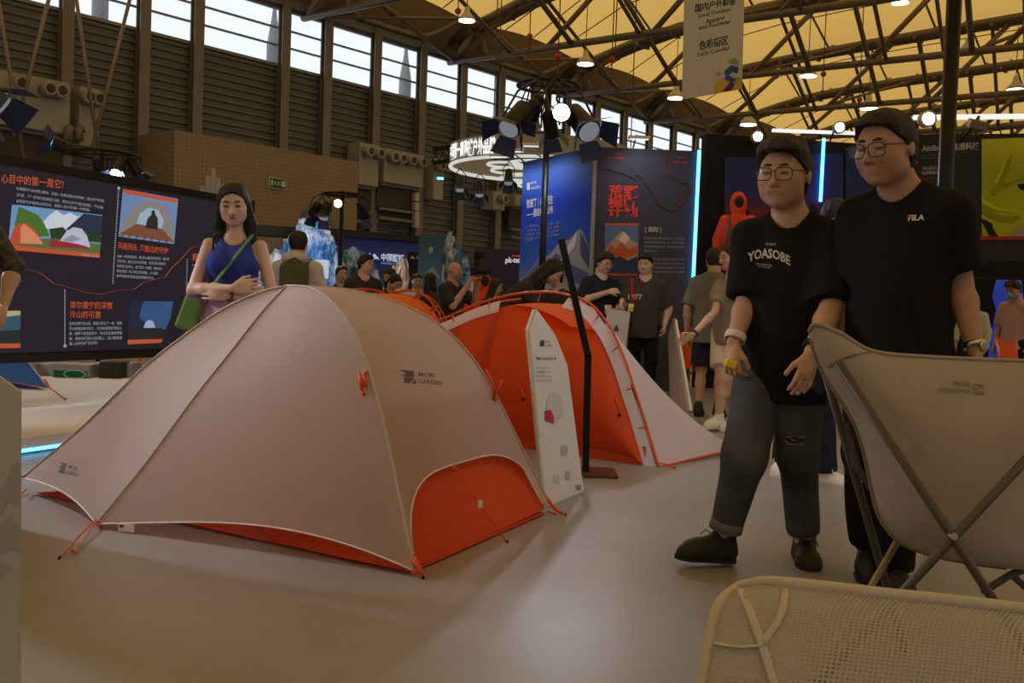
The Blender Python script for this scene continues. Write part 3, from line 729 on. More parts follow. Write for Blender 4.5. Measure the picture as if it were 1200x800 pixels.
# tiled block in front of the wall
def tile_mat():
    m = mat('small_tiles', (.30, .235, .165), .6); nt = m.node_tree; N, L = nt.nodes, nt.links; b = N['Principled BSDF']
    tc = N.new('ShaderNodeTexCoord'); mp = N.new('ShaderNodeMapping'); mp.inputs['Rotation'].default_value = (0, 0, 0)
    br = N.new('ShaderNodeTexBrick'); br.offset = 0; br.inputs['Scale'].default_value = 1; br.inputs['Brick Width'].default_value = .13; br.inputs['Row Height'].default_value = .13; br.inputs['Mortar Size'].default_value = .010
    br.inputs['Color1'].default_value = (.30, .235, .165, 1); br.inputs['Color2'].default_value = (.27, .21, .15, 1); br.inputs['Mortar'].default_value = (.20, .155, .11, 1)
    L.new(tc.outputs['UV'], br.inputs['Vector']); L.new(br.outputs['Color'], b.inputs['Base Color'])
tile_mat()
def tiled_block():
    d1 = 2.3
    a = onplane(205, 152, W(0, 0, d1), WN); b = onplane(420, 190, W(0, 0, d1), WN); s0, s1 = (a-W0).dot(WD), (b-W0).dot(WD); zt = (a.z+b.z)/2; zb = 0
    me = bpy.data.meshes.new('tiled_block'); vs = [W(s0, zb, d1), W(s1, zb, d1), W(s1, zt, d1), W(s0, zt, d1), W(s0, zb, .4), W(s0, zt, .4), W(s1, zb, .4), W(s1, zt, .4)]
    fs = [(0, 1, 2, 3), (4, 0, 3, 5), (1, 6, 7, 2), (3, 2, 7, 5)]
    me.from_pydata([tuple(v) for v in vs], [], fs); me.materials.append(MATS['small_tiles']); uv = me.uv_layers.new()
    Ls, D = s1-s0, d1-.4
    co = [(0, 0), (Ls, 0), (Ls, zt), (0, zt), (-D, 0), (0, 0), (0, zt), (-D, zt), (Ls, 0), (Ls+D, 0), (Ls+D, zt), (Ls, zt), (0, 0), (Ls, 0), (Ls, D), (0, D)]
    for i, c in enumerate(co): uv.data[i].uv = c
    o = bpy.data.objects.new('wall_block', me); COL.objects.link(o); tag(o, 'tan block clad in small square tiles against the ribbed wall', None, None, 'structure'); return s0, s1, zt, d1
TB = tiled_block()
# exit sign on the block
mat('exit_green', (.03, .10, .075), .5); mat('exit_white', (.55, .6, .58), .5)
c = onplane(324, 215, W(0, 0, TB[3]), WN); t = thing('exit_sign', 'small green and white exit sign on the tiled block', 'sign', c)
q = MB(); q.box(c+WN*.03, (.62, .05, .34), WAX); obj('rim', q, 'exit_white', t); q = MB(); q.box(c+WN*.045, (.57, .05, .29), WAX); obj('panel', q, 'exit_green', t)
q = text_mb('安全出口', c+WN*.072-WD*.16-UP*.05, WD, UP, .13, .01, off=0); obj('lettering', q, 'exit_white', t)
for dd_, ww in ((.2, .12), (-.22, .06)): q = MB(); q.box(c+WN*.075+WD*dd_, (ww, .01, .18), WAX); obj('symbol', q, 'exit_white', t)
# crossed tension rods in front of the wall
mat('rod', (.24, .20, .17), .5, .2)
for k, (x0, y0, x1, y1) in enumerate(((-2, 0, 28, 188), (58, -4, 16, 160), (89, -4, 116, 180), (153, -4, 104, 190))):
    q = MB(); q.tube([onplane(x0, y0, W(0, 0, 1.7), WN), onplane(x1, y1, W(0, 0, 1.7), WN)], .05, 6); obj('tension_rod', q, 'rod', label='slim slanting steel rod, %s of four before the ribbed wall' % ('first', 'second', 'third', 'fourth')[k]+' from the left edge', cat='rod', smooth=True)
# pipes and boxes by the duct
q = MB()
for x in (80, 92): q.tube([onplane(x, 165, W(0, 0, .9), WN), onplane(x, 152, W(0, 0, .9), WN), onplane(x+4, 150, W(0, 0, .9), WN)], .14, 8)
obj('vent_pipe', q, 'column_steel', label='short bent brown pipes below the wall duct near the blue spotlights', cat='pipe', smooth=True)
mat('switch_box', (.5, .48, .44), .6)
t = thing('junction_box', 'column of small pale switch boxes on the wall left of the ring sign', 'switch box', onplane(486, 262, W(0, 0, .3), WN))
for yy in (231, 242, 253, 262):
    c = onplane(487, yy, W(0, 0, .62), WN); q = MB(); q.box(c, (.2, .2, .3), WAX); obj('box', q, 'switch_box', t)
q = MB(); q.tube([onplane(487, 215, W(0, 0, .5), WN), onplane(486, 275, W(0, 0, .5), WN)], .03, 6); obj('conduit', q, 'column_steel', t)
# ------------------------------------------------------------------ tents
mat('fly_pale', (.55, .50, .49), .62, transl=.45, trcol=(.78, .62, .54), bump=(9, .12, .02), spec=.3); mat('orange_nylon', (.72, .085, .012), .55, transl=.30, trcol=(.9, .12, .02), bump=(8, .15, .02), spec=.35)
mat('orange_cord', (.75, .09, .02), .55); mat('pole_orange', (.70, .085, .02), .4); mat('orange_light', (.95, .25, .08), .55, transl=.3, bump=(8, .15, .02)); mat('seam_grey', (.50, .44, .41), .6); mat('seam_pink', (.60, .36, .30), .6); mat('blue_nylon', (.02, .13, .44), .55, transl=.25); mat('logo_dark', (.07, .07, .075), .6); mat('tag_white', (.75, .74, .72), .6); mat('white_vest', (.78, .74, .80), .6, transl=.35, bump=(9, .12, .02))
def hit(bvh, x, y, off=.002):
    d = ray(x, y).normalized(); h = bvh.ray_cast(CAM, d, 60)
    return h[0]-d*off if h[0] is not None else None
def logo(parent, bvh, x, y, w, hgt, slant=(0, 0), mark='logo_dark', off=.003, flip=False):
    """two-line brand mark laid on a surface; pixel origin = lower left, w/h in pixels, slant = rise of the baseline / drift of the uprights"""
    def pt(u, v):
        px = x+u*w+v*slant[1]; py = y-v*hgt+u*slant[0]
        return hit(bvh, px, py, off) or at(px, py, 4)
    m = MB()
    for poly in (((.0, 1.0), (.36, 1.0), (.36, .50)), ((.36, .98), (.02, .52), (.13, .50), (.36, .48)), ((.10, .44), (.38, .44), (.22, .0), (.10, .0)), ((.26, .0), (.40, .0), (.40, .35))):
        q = [pt(*a) for a in poly]; m.add(q, [tuple(range(len(q)))])
    vs, fs = [], []
    for txt, v0, wd in (('MOBI', .62, .42), ('GARDEN', .08, .60)):
        tv, tf = text_geo(txt, .012, 2); xs = [t.x for t in tv]; mx = max(xs)
        k = len(vs); vs += [pt(.46+t.x/mx*wd, v0+t.y*.46) for t in tv]; fs += [tuple(k+i for i in f) for f in tf]
    m.add(vs, fs); return obj('brand_mark', m, mark, parent)
def prof(keys, n=33):
    g = np.linspace(0, 1, n); z = np.interp(g, [k[0] for k in keys], [k[1] for k in keys]); p = np.concatenate([[2*z[0]-z[3], 2*z[0]-z[2], 2*z[0]-z[1]], z, [2*z[-1]-z[-2], 2*z[-1]-z[-3], 2*z[-1]-z[-4]]])
    zz = np.convolve(p, np.array([1, 2, 3, 4, 3, 2, 1])/16, 'valid'); return lambda t: float(np.interp(t, g, zz))
def dome(label, apex, arcs, fly, inner, name='dome_tent', lifts=None, sag=.03, inner_from=.86, skip_inner=(), seam='seam_grey', arch=None, panel_mats=None):
    """arcs: list of (corner ground Vector, profile fn) in order around the tent; panel k spans arcs k and k+1"""
    t = thing(name, label, 'tent', V((apex[0], apex[1], 0)))
    ap = V(apex); n = len(arcs); out = []
    def arc(k, g):
        c, pf = arcs[k % n]; return V((lerp(ap.x, c.x, g), lerp(ap.y, c.y, g), pf(g)))
    cen = sum((a[0] for a in arcs), V((0, 0, 0)))/n
    for k in range(n):
        lf = (lifts or {}).get(k, .05)
        if arch and arch[0] == k: te = arch[1]
        else: te = lambda s, lf=lf: 1-lf*4*s*(1-s)
        def P(s, g, inset=0.0, k=k):
            p = lerp(arc(k, g), arc(k+1, g), s); d = (V((cen.x, cen.y, p.z))-p); d.z = 0
            if d.length > 1e-6: d.normalize()
            p = p+d*(sag*4*s*(1-s)*math.sin(math.pi*min(1, g))+inset); p.z -= sag*.3*4*s*(1-s)*g; return p
        m = MB(); m.grid(lambda u, v: P(u, v*te(u)), 24, 28); o = obj('fly_panel', m, (panel_mats or {}).get(k, fly), t, True); out.append((m, P, te, o))
        sm = MB(); sm.tube([arc(k, g) for g in np.linspace(0.0, .995, 30)], .008, 6, flat=.6); obj('seam', sm, seam, t, True)
        ed = MB(); ed.tube([P(u, te(u)) for u in np.linspace(0.01, .99, 28)], .0035, 6); obj('hem', ed, 'tag_white' if fly == 'fly_pale' else 'orange_cord', t, True)
        if k not in skip_inner:
            g0 = inner_from-.10 if (arch and arch[0] == k) else inner_from; u0 = .42 if (k == 4 and arch) else 0
            m2 = MB(); m2.grid(lambda u, v: P(lerp(u0, 1, u), lerp(g0, 1.0, v), .045+(.35*(1-u)**2 if k == 4 and arch else 0)+(.5*u if k == 3 and arch else 0)), 14, 8); obj('inner_wall', m2, inner, t, True)
    return t, out, arc
# ---- the pale dome tent in front
pA = prof([(0, 1.10), (.2, 1.095), (.35, 1.05), (.53, .94), (.65, .79), (.75, .61), (.85, .37), (.92, .20), (1, .02)])
pB = prof([(0, 1.10), (.2, 1.10), (.35, 1.06), (.53, .96), (.65, .82), (.75, .635), (.85, .385), (.92, .2), (1, .03)])
pC = prof([(0, 1.10), (.12, 1.0), (.25, .85), (.5, .58), (.75, .28), (1, .02)])
pD = prof([(0, 1.10), (.1, 1.07), (.25, .965), (.5, .71), (.75, .37), (1, .08)])
A, B, Cc, D, E5 = gnd(487, 676), gnd(648, 603), gnd(112, 619), gnd(26, 578), V((-.75, 6.05, 0))
APX = (-1.03, 4.53, 1.10)
archf = lambda s: 1-.140*(max(0, 1-abs(2*s-1.0)**4.0))**.42
T1, TP, T1arc = dome('large pale grey-white dome tent with orange lower walls in front', APX, [(A, pA), (B, pB), (E5, pB), (D, pD), (Cc, pC)], 'fly_pale', 'orange_nylon', lifts={0: .05, 1: .05, 2: .05, 3: .035, 4: .055}, arch=(0, archf), inner_from=.84)
bt = TP[0][0].bvh(); lg = logo(T1, bt, 469, 448, 47, 15, (4, -1)); bl = TP[3][0].bvh(); logo(T1, bl, 66, 553, 24, 12, (6, 4)); bfr = TP[4][0].bvh()
# ties, guy lines and pegs
def cord(parent, pts, r=.004, m='orange_cord', name='guy_line'):
    q = MB(); q.tube(pts, r, 6); return obj(name, q, m, parent, True)
def peg(parent, p):
    q = MB(); q.tube([p+V((0, 0, .0)), p+V((.004, 0, .012))], .005, 6); obj('peg', q, 'black_metal', parent)
def tie(parent, bvh, x, y):
    q = MB()
    for (a, b) in (((0, 6), (-7, -12)), ((-7, -12), (-2, 14)), ((-2, 14), (1, 20)), ((1, -12), (4, 8)), ((3, -14), (6, -13))):
        p0, p1 = hit(bvh, x+a[0]*.8, y+a[1]*.8, .012), hit(bvh, x+b[0]*.8, y+b[1]*.8, .012)
        if p0 and p1: q.tube([p0, p1], .007, 6)
    if q.v: obj('tie_cord', q, 'orange_cord', parent, True)
_j = MB(); _j.add(TP[0][0].v, TP[0][0].f); _j.add(TP[4][0].v, TP[4][0].f); tie(T1, _j.bvh(), 426, 447)
q = MB(); pp = [T1arc(1, .745), T1arc(1, .76)+V((.03, -.02, 0)), T1arc(1, .775)]; q.tube([T1arc(1, .70)+V((.02, -.02, .01)), T1arc(1, .735)+V((.015, -.03, 0)), T1arc(1, .78)+V((-.03, -.03, 0))], .008, 6); q.tube([T1arc(1, .735)+V((.06, -.03, .03)), T1arc(1, .76)+V((-.02, -.04, -.02))], .008, 6); obj('tie_cord', q, 'orange_cord', T1, True)
cord(T1, [at(480, 648, 3.78), A+V((0, 0, .05)), A+V((.03, -.02, .012))], .009); cord(T1, [at(486, 652, 3.75), A+V((.015, 0, .04)), A+V((-.01, -.01, .012))], .008); peg(T1, A+V((.03, -.025, 0)))
cc = gnd(69, 655, .01); cord(T1, [Cc+V((0, 0, .04)), lerp(Cc, cc, .4)+V((0, 0, .03)), cc]); cord(T1, [Cc+V((0, 0, .03)), gnd(88, 648, .01), lerp(Cc, cc, .7)], .003); peg(T1, cc)
cord(T1, [Cc+V((.02, 0, .04)), Cc+V((.03, -.01, .005))], .008)
cord(T1, [T1arc(1, .975), B+V((.01, -.02, .03)), B+V((.05, -.01, .01))], .008); peg(T1, B+V((.06, -.01, 0))); cord(T1, [B+V((-.03, -.02, .02)), B+V((.02, -.03, .01))], .006)
g0 = TP[0][1](.42, archf(.42)); g1 = gnd(594, 636, .01); cord(T1, [g0, g1], .0035); peg(T1, g1); q = MB(); mm = lerp(g0, g1, .5); q.box(mm, (.02, .015, .03)); obj('tensioner', q, 'tag_white', T1)
cord(T1, [g0, g0+V((0, -.01, -.03))], .009)
fc = gnd(20, 582, .01); cord(T1, [D+V((0, 0, .09)), fc+V((0, 0, .09))], .005); cord(T1, [D+V((.02, 0, .02)), fc], .005)
tg0 = TP[4][1](.10, TP[4][2](.10)); q = MB(); wd_ = V((1, -.2, 0)).normalized(); q.box(tg0+V((.0, -.008, -.018)), (.075, .003, .033), (wd_, V((.2, 1, 0)).normalized(), UP)); lb = obj('care_label', q, 'tag_white', T1)
q = MB(); q.box(tg0+V((-.02, -.011, -.010)), (.018, .002, .012), (wd_, V((.2, 1, 0)).normalized(), UP)); obj('print', q, 'logo_dark', lb)
# tent floor
q = MB(); q.add([V((p.x, p.y, .012)) for p in (lerp(V(APX), A, .97), lerp(V(APX), B, .97), lerp(V(APX), E5, .97), lerp(V(APX), D, .95), lerp(V(APX), Cc, .5))], [(0, 1, 2, 3, 4)]); obj('groundsheet', q, 'orange_nylon', T1)

# ---- the orange hoop tent with pale porch
def hoop_tent():
    R2, L2 = gnd(772, 547), V((-1.10, 8.35, 0)); hd = (L2-R2).normalized(); hn = V((0, 0, 1)).cross(hd).normalized()
    if hn.y < 0: hn = -hn
    t = thing('tunnel_tent', 'orange tent with outer orange hoop poles and pale white porch', 'tent', (R2+L2)/2)
    px = [(772, 546), (758, 500), (745, 460), (731, 418), (714, 382), (692, 356), (667, 346), (640, 342), (600, 345), (560, 356), (525, 371), (500, 383), (470, 405), (445, 440), (432, 490)]
    H = [onplane(x, y, R2, hn) for x, y in px]; H[0].z = 0.0
    # dense hoop by Catmull-Rom
    def cr(P, n=6):
        o = []
        for i in range(len(P)-1):
            p0, p1, p2, p3 = P[max(i-1, 0)], P[i], P[i+1], P[min(i+2, len(P)-1)]
            for k in range(n):
                u = k/n; o.append(.5*((2*p1)+(p2-p0)*u+(2*p0-5*p1+4*p2-p3)*u*u+(3*p1-p0-3*p2+p3)*u**3))
        return o+[P[-1]]
    Hd = cr(H); q = MB(); q.tube(Hd, .009, 8); obj('hoop_pole', q, 'pole_orange', t, True)
    cenb = (R2+L2)/2
    ins = lambda p, k=.93: V((cenb.x, cenb.y, 0))+(p-V((cenb.x, cenb.y, 0)))*k
    # front orange wall: from base line up to inset hoop, bulging towards the viewer
    N = len(Hd)
    def front(u, v):
        p = ins(Hd[min(N-1, int(u*(N-1)))], .93); base = V((p.x, p.y, .03)); q_ = lerp(base, p, v)
        b = .16*math.sin(math.pi*min(1, v*1.0))*math.sin(math.pi*u)**.5
        fold = .05*math.exp(-((u-.43)/.06)**2)*v*v
        fac = max(0, 1-abs(u-.44)/.13)*max(0, (v-.80)/.20)
        return q_-hn*(b-fold-.42*fac)+V((0, 0, -.03*math.sin(math.pi*v)))
    m = MB(); m.grid(front, N-1, 16); obj('front_wall', m, 'orange_nylon', t, True); fb = m.bvh()
    # bathtub band
    m = MB(); m.grid(lambda u, v: front(u, v*.0)-hn*.02+V((0, 0, -.03+v*.13)), N-1, 2); obj('base_band', m, 'orange_nylon', t, True)
    # roof going back to a second hoop
    back = lambda p: ins(p, .80)+V((-.45, 1.0, 0))+V((0, 0, -.10*min(1, p.z)))
    m = MB(); m.grid(lambda u, v: lerp(ins(Hd[int(u*(N-1))], .93), back(Hd[int(u*(N-1))]), v), N-1, 8); obj('roof_panel', m, 'orange_light', t, True)
    m = MB(); m.add([back(p) for p in Hd]+[V((cenb.x-.45, cenb.y+1.0, 0))], [(i, i+1, N) for i in range(N-1)]); obj('rear_wall', m, 'fly_pale', t, True)
    # pale edging just inside the hoop on the right, and clips
    a0, a1 = 0, 6*6
    m = MB(); m.grid(lambda u, v: lerp(ins(Hd[int(lerp(a0, a1, u))], .985), ins(Hd[int(lerp(a0, a1, u))], .925)-hn*.03, v), a1-a0, 2); obj('edging', m, 'white_vest', t, True)
    m = MB(); m.grid(lambda u, v: lerp(ins(Hd[int(lerp(50, 78, u))], .975), ins(Hd[int(lerp(50, 78, u))], .90)-hn*.03, v), 28, 2); obj('edging', m, 'white_vest', t, True)
    for i in (6, 13, 20, 27, 34, 43, 52, 59, 66):
        m = MB(); m.tube([Hd[i], ins(Hd[i], .94)-hn*.01], .012, 6, flat=.4); obj('pole_clip', m, 'orange_cord', t)
    # second crossing pole
    sec = [onplane(x, y, R2+hn*.35, hn) for x, y in ((478, 410), (505, 392), (540, 372), (575, 356), (610, 350))]
    m = MB(); m.tube(cr(sec), .008, 6); obj('cross_pole', m, 'pole_orange', t, True)
    # porch
    stake = gnd(862, 532); hp = Hd[0:26]
    def porch(u, v):
        p = hp[int(u*(len(hp)-1))]; q_ = lerp(p, stake+V((0, 0, .04)), v); q_.z -= .10*math.sin(math.pi*v)*u; return q_+hn*(.05*math.sin(math.pi*v)*math.sin(math.pi*u))
    m = MB(); m.grid(porch, len(hp)-1, 18); obj('porch', m, 'white_vest', t, True)
    m = MB(); m.tube([porch(0, v) for v in np.linspace(0, 1, 14)], .008, 6); obj('porch_hem', m, 'orange_cord', t, True)
    far = V((stake.x-.12, stake.y+.55, .02))
    m = MB(); m.tube([stake+V((0, 0, .03)), lerp(stake, far, .5)+V((-.06, .0, .06)), far+V((-.25, .1, .28))], .012, 6); obj('porch_hem', m, 'orange_cord', t, True)
    m = MB(); m.add([porch(1, v) for v in np.linspace(0, 1, 10)]+[far+V((-.9, .3, .6))], [(i, i+1, 10) for i in range(9)]); obj('porch_rear', m, 'white_vest', t, True)
    cord(t, [R2+V((0, 0, .03)), R2+V((.10, -.04, .01))], .006); peg(t, R2+V((.10, -.04, 0)))
    for x, y in ((725, 480), (612, 462)):
        m = MB(); a, b, c = hit(fb, x-4, y-14, .01), hit(fb, x+2, y+2, .01), hit(fb, x+1, y+6, .012)
        if a and b and c:
            m.tube([a, b], .006, 6); o = obj('tie_cord', m, 'orange_cord', t); m = MB(); m.ball(c, .013, 8); obj('toggle', m, 'black_metal', o)
    return t
hoop_tent()
# ---- the orange tent behind (upper centre)
def tent3():
    ap = at(455, 344, 10.7); pr = prof([(0, ap.z), (.2, ap.z), (.35, ap.z*.97), (.53, ap.z*.88), (.7, ap.z*.68), (.85, ap.z*.38), (1, .02)])
    cs = [V((ap.x+.90, ap.y-.85, 0)), V((ap.x+.85, ap.y+.55, 0)), V((ap.x-.8, ap.y+.55, 0)), V((ap.x-.9, ap.y-.8, 0))]
    t, o, arc = dome('light orange dome tent behind the pale tent, under thin orange poles', ap, [(c, pr) for c in cs], 'orange_light', 'orange_nylon', name='dome_tent', sag=.05, seam='orange_cord')
    for k in range(4):
        m = MB(); m.tube([arc(k, g)*1.0+V((0, 0, .06*math.sin(math.pi*g)+.01))+((cs[k]-V((ap.x, ap.y, 0))).normalized())*.05 for g in np.linspace(0.0, 1, 24)], .009, 6); obj('tent_pole', m, 'pole_orange', t, True)
        for g in (.35, .55, .72):
            m = MB(); m.tube([arc(k, g), arc(k, g)+V((0, 0, .06*math.sin(math.pi*g)+.01))+((cs[k]-V((ap.x, ap.y, 0))).normalized())*.05], .012, 5); obj('pole_clip', m, 'orange_cord', t)
tent3()
# ------------------------------------------------------------------ stage with the blue tent on the left
mat('stage_white', (.66, .63, .60), .5, noise=(2, .03)); glow('led_blue', (.10, .55, 1.0), 6.0); mat('stage_side', (.15, .15, .17), .6)
PZ = .12
sp = [gnd(-160, 555, PZ), gnd(-40, 524, PZ), gnd(22, 512, PZ), gnd(70, 506, PZ), gnd(130, 498, PZ), gnd(200, 480, PZ), gnd(225, 460, PZ), gnd(205, 444, PZ), gnd(150, 440, PZ), gnd(0, 441, PZ), gnd(-200, 450, PZ)]
st = thing('stage', 'low white display stage with a blue light strip along its edge', 'stage', sp[2]*1)
q = MB(); q.prism([V((p.x, p.y, .03)) for p in sp], (0, 0, PZ-.03)); obj('deck', q, 'stage_white', st, bevel=.01)
q = MB(); q.prism([V((p.x, p.y, 0)) for p in [lerp(s_, V((-4, 9, 0)), .03) for s_ in sp]], (0, 0, .03)); obj('plinth', q, 'stage_side', st)
q = MB(); q.tube([V((p.x-.01, p.y-.02, .03)) for p in sp[0:6]], .012, 6); obj('light_strip', q, 'led_blue', st)
def blue_tent():
    c0 = gnd(57, 457, PZ); z0 = PZ
    ap = V((c0.x-1.25, c0.y+.75, 1.15)); pr = prof([(0, 1.15), (.2, 1.13), (.4, 1.0), (.6, .78), (.8, .46), (1, PZ+.02)]); p2 = prof([(0, 1.15), (.25, .93), (.5, .68), (.75, .4), (1, PZ+.02)])
    cs = [(c0, p2), (V((c0.x-1.3, c0.y+1.7, 0)), pr), (V((c0.x-2.3, c0.y+1.7, 0)), pr), (V((c0.x-1.9, c0.y-.25, 0)), pr)]
    t, o, arc = dome('blue tent with red edging at the left on the white stage', ap, cs, 'blue_nylon', 'orange_nylon', sag=.05, seam='seam_grey', skip_inner=(0, 1, 2, 3), lifts={3: .08, 0: .05})
    e = gnd(77, 468, PZ+.01); cord(t, [c0+V((0, 0, .03)), e], .006); peg(t, e); cord(t, [c0+V((.0, 0, .03)), c0+V((-.05, .02, .1))], .012)
blue_tent()
# ------------------------------------------------------------------ information boards
mat('board_white', (.74, .74, .76), .5); mat('board_edge', (.55, .50, .42), .7); mat('print_pale', (.60, .61, .66), .6); mat('print_violet', (.42, .43, .58), .6); mat('print_red', (.50, .04, .07), .6); mat('board_grey', (.42, .43, .45), .6, noise=(3, .04)); mat('board_pink', (.62, .50, .50), .6); mat('print_relief', (.34, .345, .36), .6)
def pix_board(name, label, px, Yf, m_face, m_edge='board_edge', th=.012, depthfn=None):
    """board whose outline is given in pixels on a vertical plane"""
    P0, nrm = Yf
    pts = [onplane(x, y, P0, nrm) for x, y in px]
    t = thing(name, label, 'info board', V((pts[0].x, pts[0].y, 0)))
    q = MB(); q.prism(pts, -nrm*th*(1 if nrm.y < 0 else -1)); body = obj('panel', q, [m_face], t)
    return t, body
b0, b1 = gnd(640, 594), gnd(684, 575); bd = (b1-b0).normalized(); bn = UP.cross(bd).normalized(); bn = bn if bn.y < 0 else -bn
lean = (bn*-.10+UP).normalized(); bnn = bd.cross(lean); bnn = bnn if bnn.y < 0 else -bnn
def onb(x, y, off=0): return onplane(x, y, b0+bnn*off, bnn)
s1 = thing('info_board', 'tall white pointed info board standing before the orange tent', 'info board', b0)
out = [(640, 594), (621, 386), (629, 362), (651, 393), (665, 428), (684, 575)]
q = MB(); q.prism([onb(*p) for p in out], -bnn*.014); obj('panel', q, 'board_white', s1)
q = MB(); q.prism([onb(x-dx, y) for x, y, dx in ((640, 594, 0), (621, 386, 0), (629, 362, 0), (629, 362, 2.2), (621, 386, 2.6), (640, 594, 2.6))], -bnn*.014); obj('board_edge', q, 'board_edge', s1)
def brect(x0, y0, x1, y1, m, nm='print', skew=0.0, off=.003):
    q = MB(); sl = lambda x: (x-650)*skew
    q.add([onb(a, b+sl(a), off) for a, b in ((x0, y1), (x1, y1), (x1, y0), (x0, y0))], [(0, 1, 2, 3)]); return obj(nm, q, m, s1)
def btext(t, x, y, w, hpx, m, bold=.01):
    o = onb(x, y, .003); xd = onb(x+w, y+w*.0, .003)-o; yd = onb(x-.6, y-hpx, .003)-o
    q = text_mb(t, o, xd, yd, yd.length, bold, width=xd.length, off=0); return obj('lettering', q, m, s1)
q = MB(); q.add([onb(a, b, .003) for a, b in ((633, 406), (633, 399), (638, 398), (638, 405))], [(0, 1, 2, 3)]); obj('brand_mark', q, 'logo_dark', s1)
btext('MOBI', 639.5, 401.5, 5, 3.6, 'grey_print'); btext('GARDEN', 639.5, 406, 8, 3.6, 'grey_print')
btext('飞跃 2 ProUTP 2P', 627, 421.5, 25, 4.4, 'black_print')
for k, tt in enumerate(('展开尺寸 210×130cm', '帐篷重量 2.1kg', '收纳尺寸 50×15cm', '防水 PU 3000')): btext(tt, 628+k*.6, 431.5+k*5, 17, 3.0, 'grey_print', 0)
q = MB(); q.add([onb(a, b, .003) for a, b in ((640, 492), (641, 470), (645, 460), (651, 458), (658, 466), (660, 480), (660, 487), (650, 496))], [tuple(range(8))]); obj('picture', q, 'print_pale', s1)
q = MB(); q.add([onb(a, b, .005) for a, b in ((639, 492), (639, 481), (645, 480), (649, 487), (649, 496))], [tuple(range(5))]); obj('picture', q, 'print_red', s1)
brect(658, 522, 665, 533, 'print_violet'); brect(663, 552, 668, 562, 'print_violet'); brect(649, 556, 656, 566, 'print_pale'); brect(675, 568, 681, 574, 'grey_print')
# the second board seen from its side, pinkish
bp, bq = gnd(806, 482), gnd(785, 470)
s2 = thing('info_board', 'pale pink pointed info board seen edge-on behind the white porch', 'info board', bp)
nn = UP.cross((bq-bp).normalized()).normalized(); nn = nn if nn.y < 0 else -nn
q = MB(); q.prism([onplane(x, y, bp, nn) for x, y in ((806, 482), (789, 374), (784, 388), (783, 400), (785, 462), (790, 474))], -nn*.02); obj('panel', q, 'board_pink', s2)
q = MB(); q.prism([onplane(x, y, bp, nn)+nn*.002 for x, y in ((809, 481), (791, 374), (788.5, 373), (806, 483))], -nn*.026); obj('board_edge', q, 'board_white', s2)
# board at the left edge, close to the camera
lbn = V((.25, -1, 0)).normalized(); lp = at(20, 600, 1.6)
s3 = thing('info_board', 'grey pointed info board with faint mountain print at the left edge', 'info board', V((lp.x-.2, 1.6, 0)))
def onl(x, y, off=0): return onplane(x, y, lp+lbn*off, lbn)
poly = [onl(27, 800), onl(23, 459), onl(-60, 398), onl(-230, 520), onl(-230, 800)]
for i in (0, 4): poly[i] = V((poly[i].x, poly[i].y, 0))
q = MB(); q.prism(poly, -lbn*.014); obj('panel', q, 'board_grey', s3)
for pts in (((-30, 600), (0, 575), (8, 562), (14, 545), (22, 540), (22, 590), (16, 592), (8, 586), (2, 604)), ((-30, 640), (0, 612), (12, 605), (24, 620), (25, 650), (12, 642), (4, 650)), ((-30, 700), (-5, 655), (6, 660), (16, 668), (2, 672), (-10, 700))):
    q = MB(); q.add([onl(x, y, .002) for x, y in pts], [tuple(range(len(pts)))]); obj('print', q, 'print_relief', s3)
# ------------------------------------------------------------------ bent black post on a plate
pb = gnd(697, 555); mat('plate_dark', (.11, .055, .05), .4, .3)
s4 = thing('display_post', 'black bent metal post on a square base plate before the orange tent', 'display post', pb)
foot = gnd(686, 556); kx = onplane(689, 417, foot, V((0, -1, 0))); tx = onplane(658, 282, foot, V((0, -1, 0)))
q = MB()
for a, b in ((foot, kx), (kx, tx)):
    d = (b-a); X, Y, Z = frame(d, V((1, 0, 0))); q.box((a+b)/2, (.042, .05, d.length+.02), (X, Y, Z))
obj('post', q, 'black_metal', s4, bevel=.003)
q = MB(); q.box(foot+V((.085, .03, .012)), (.22, .32, .022)); obj('base_plate', q, 'plate_dark', s4, bevel=.004)
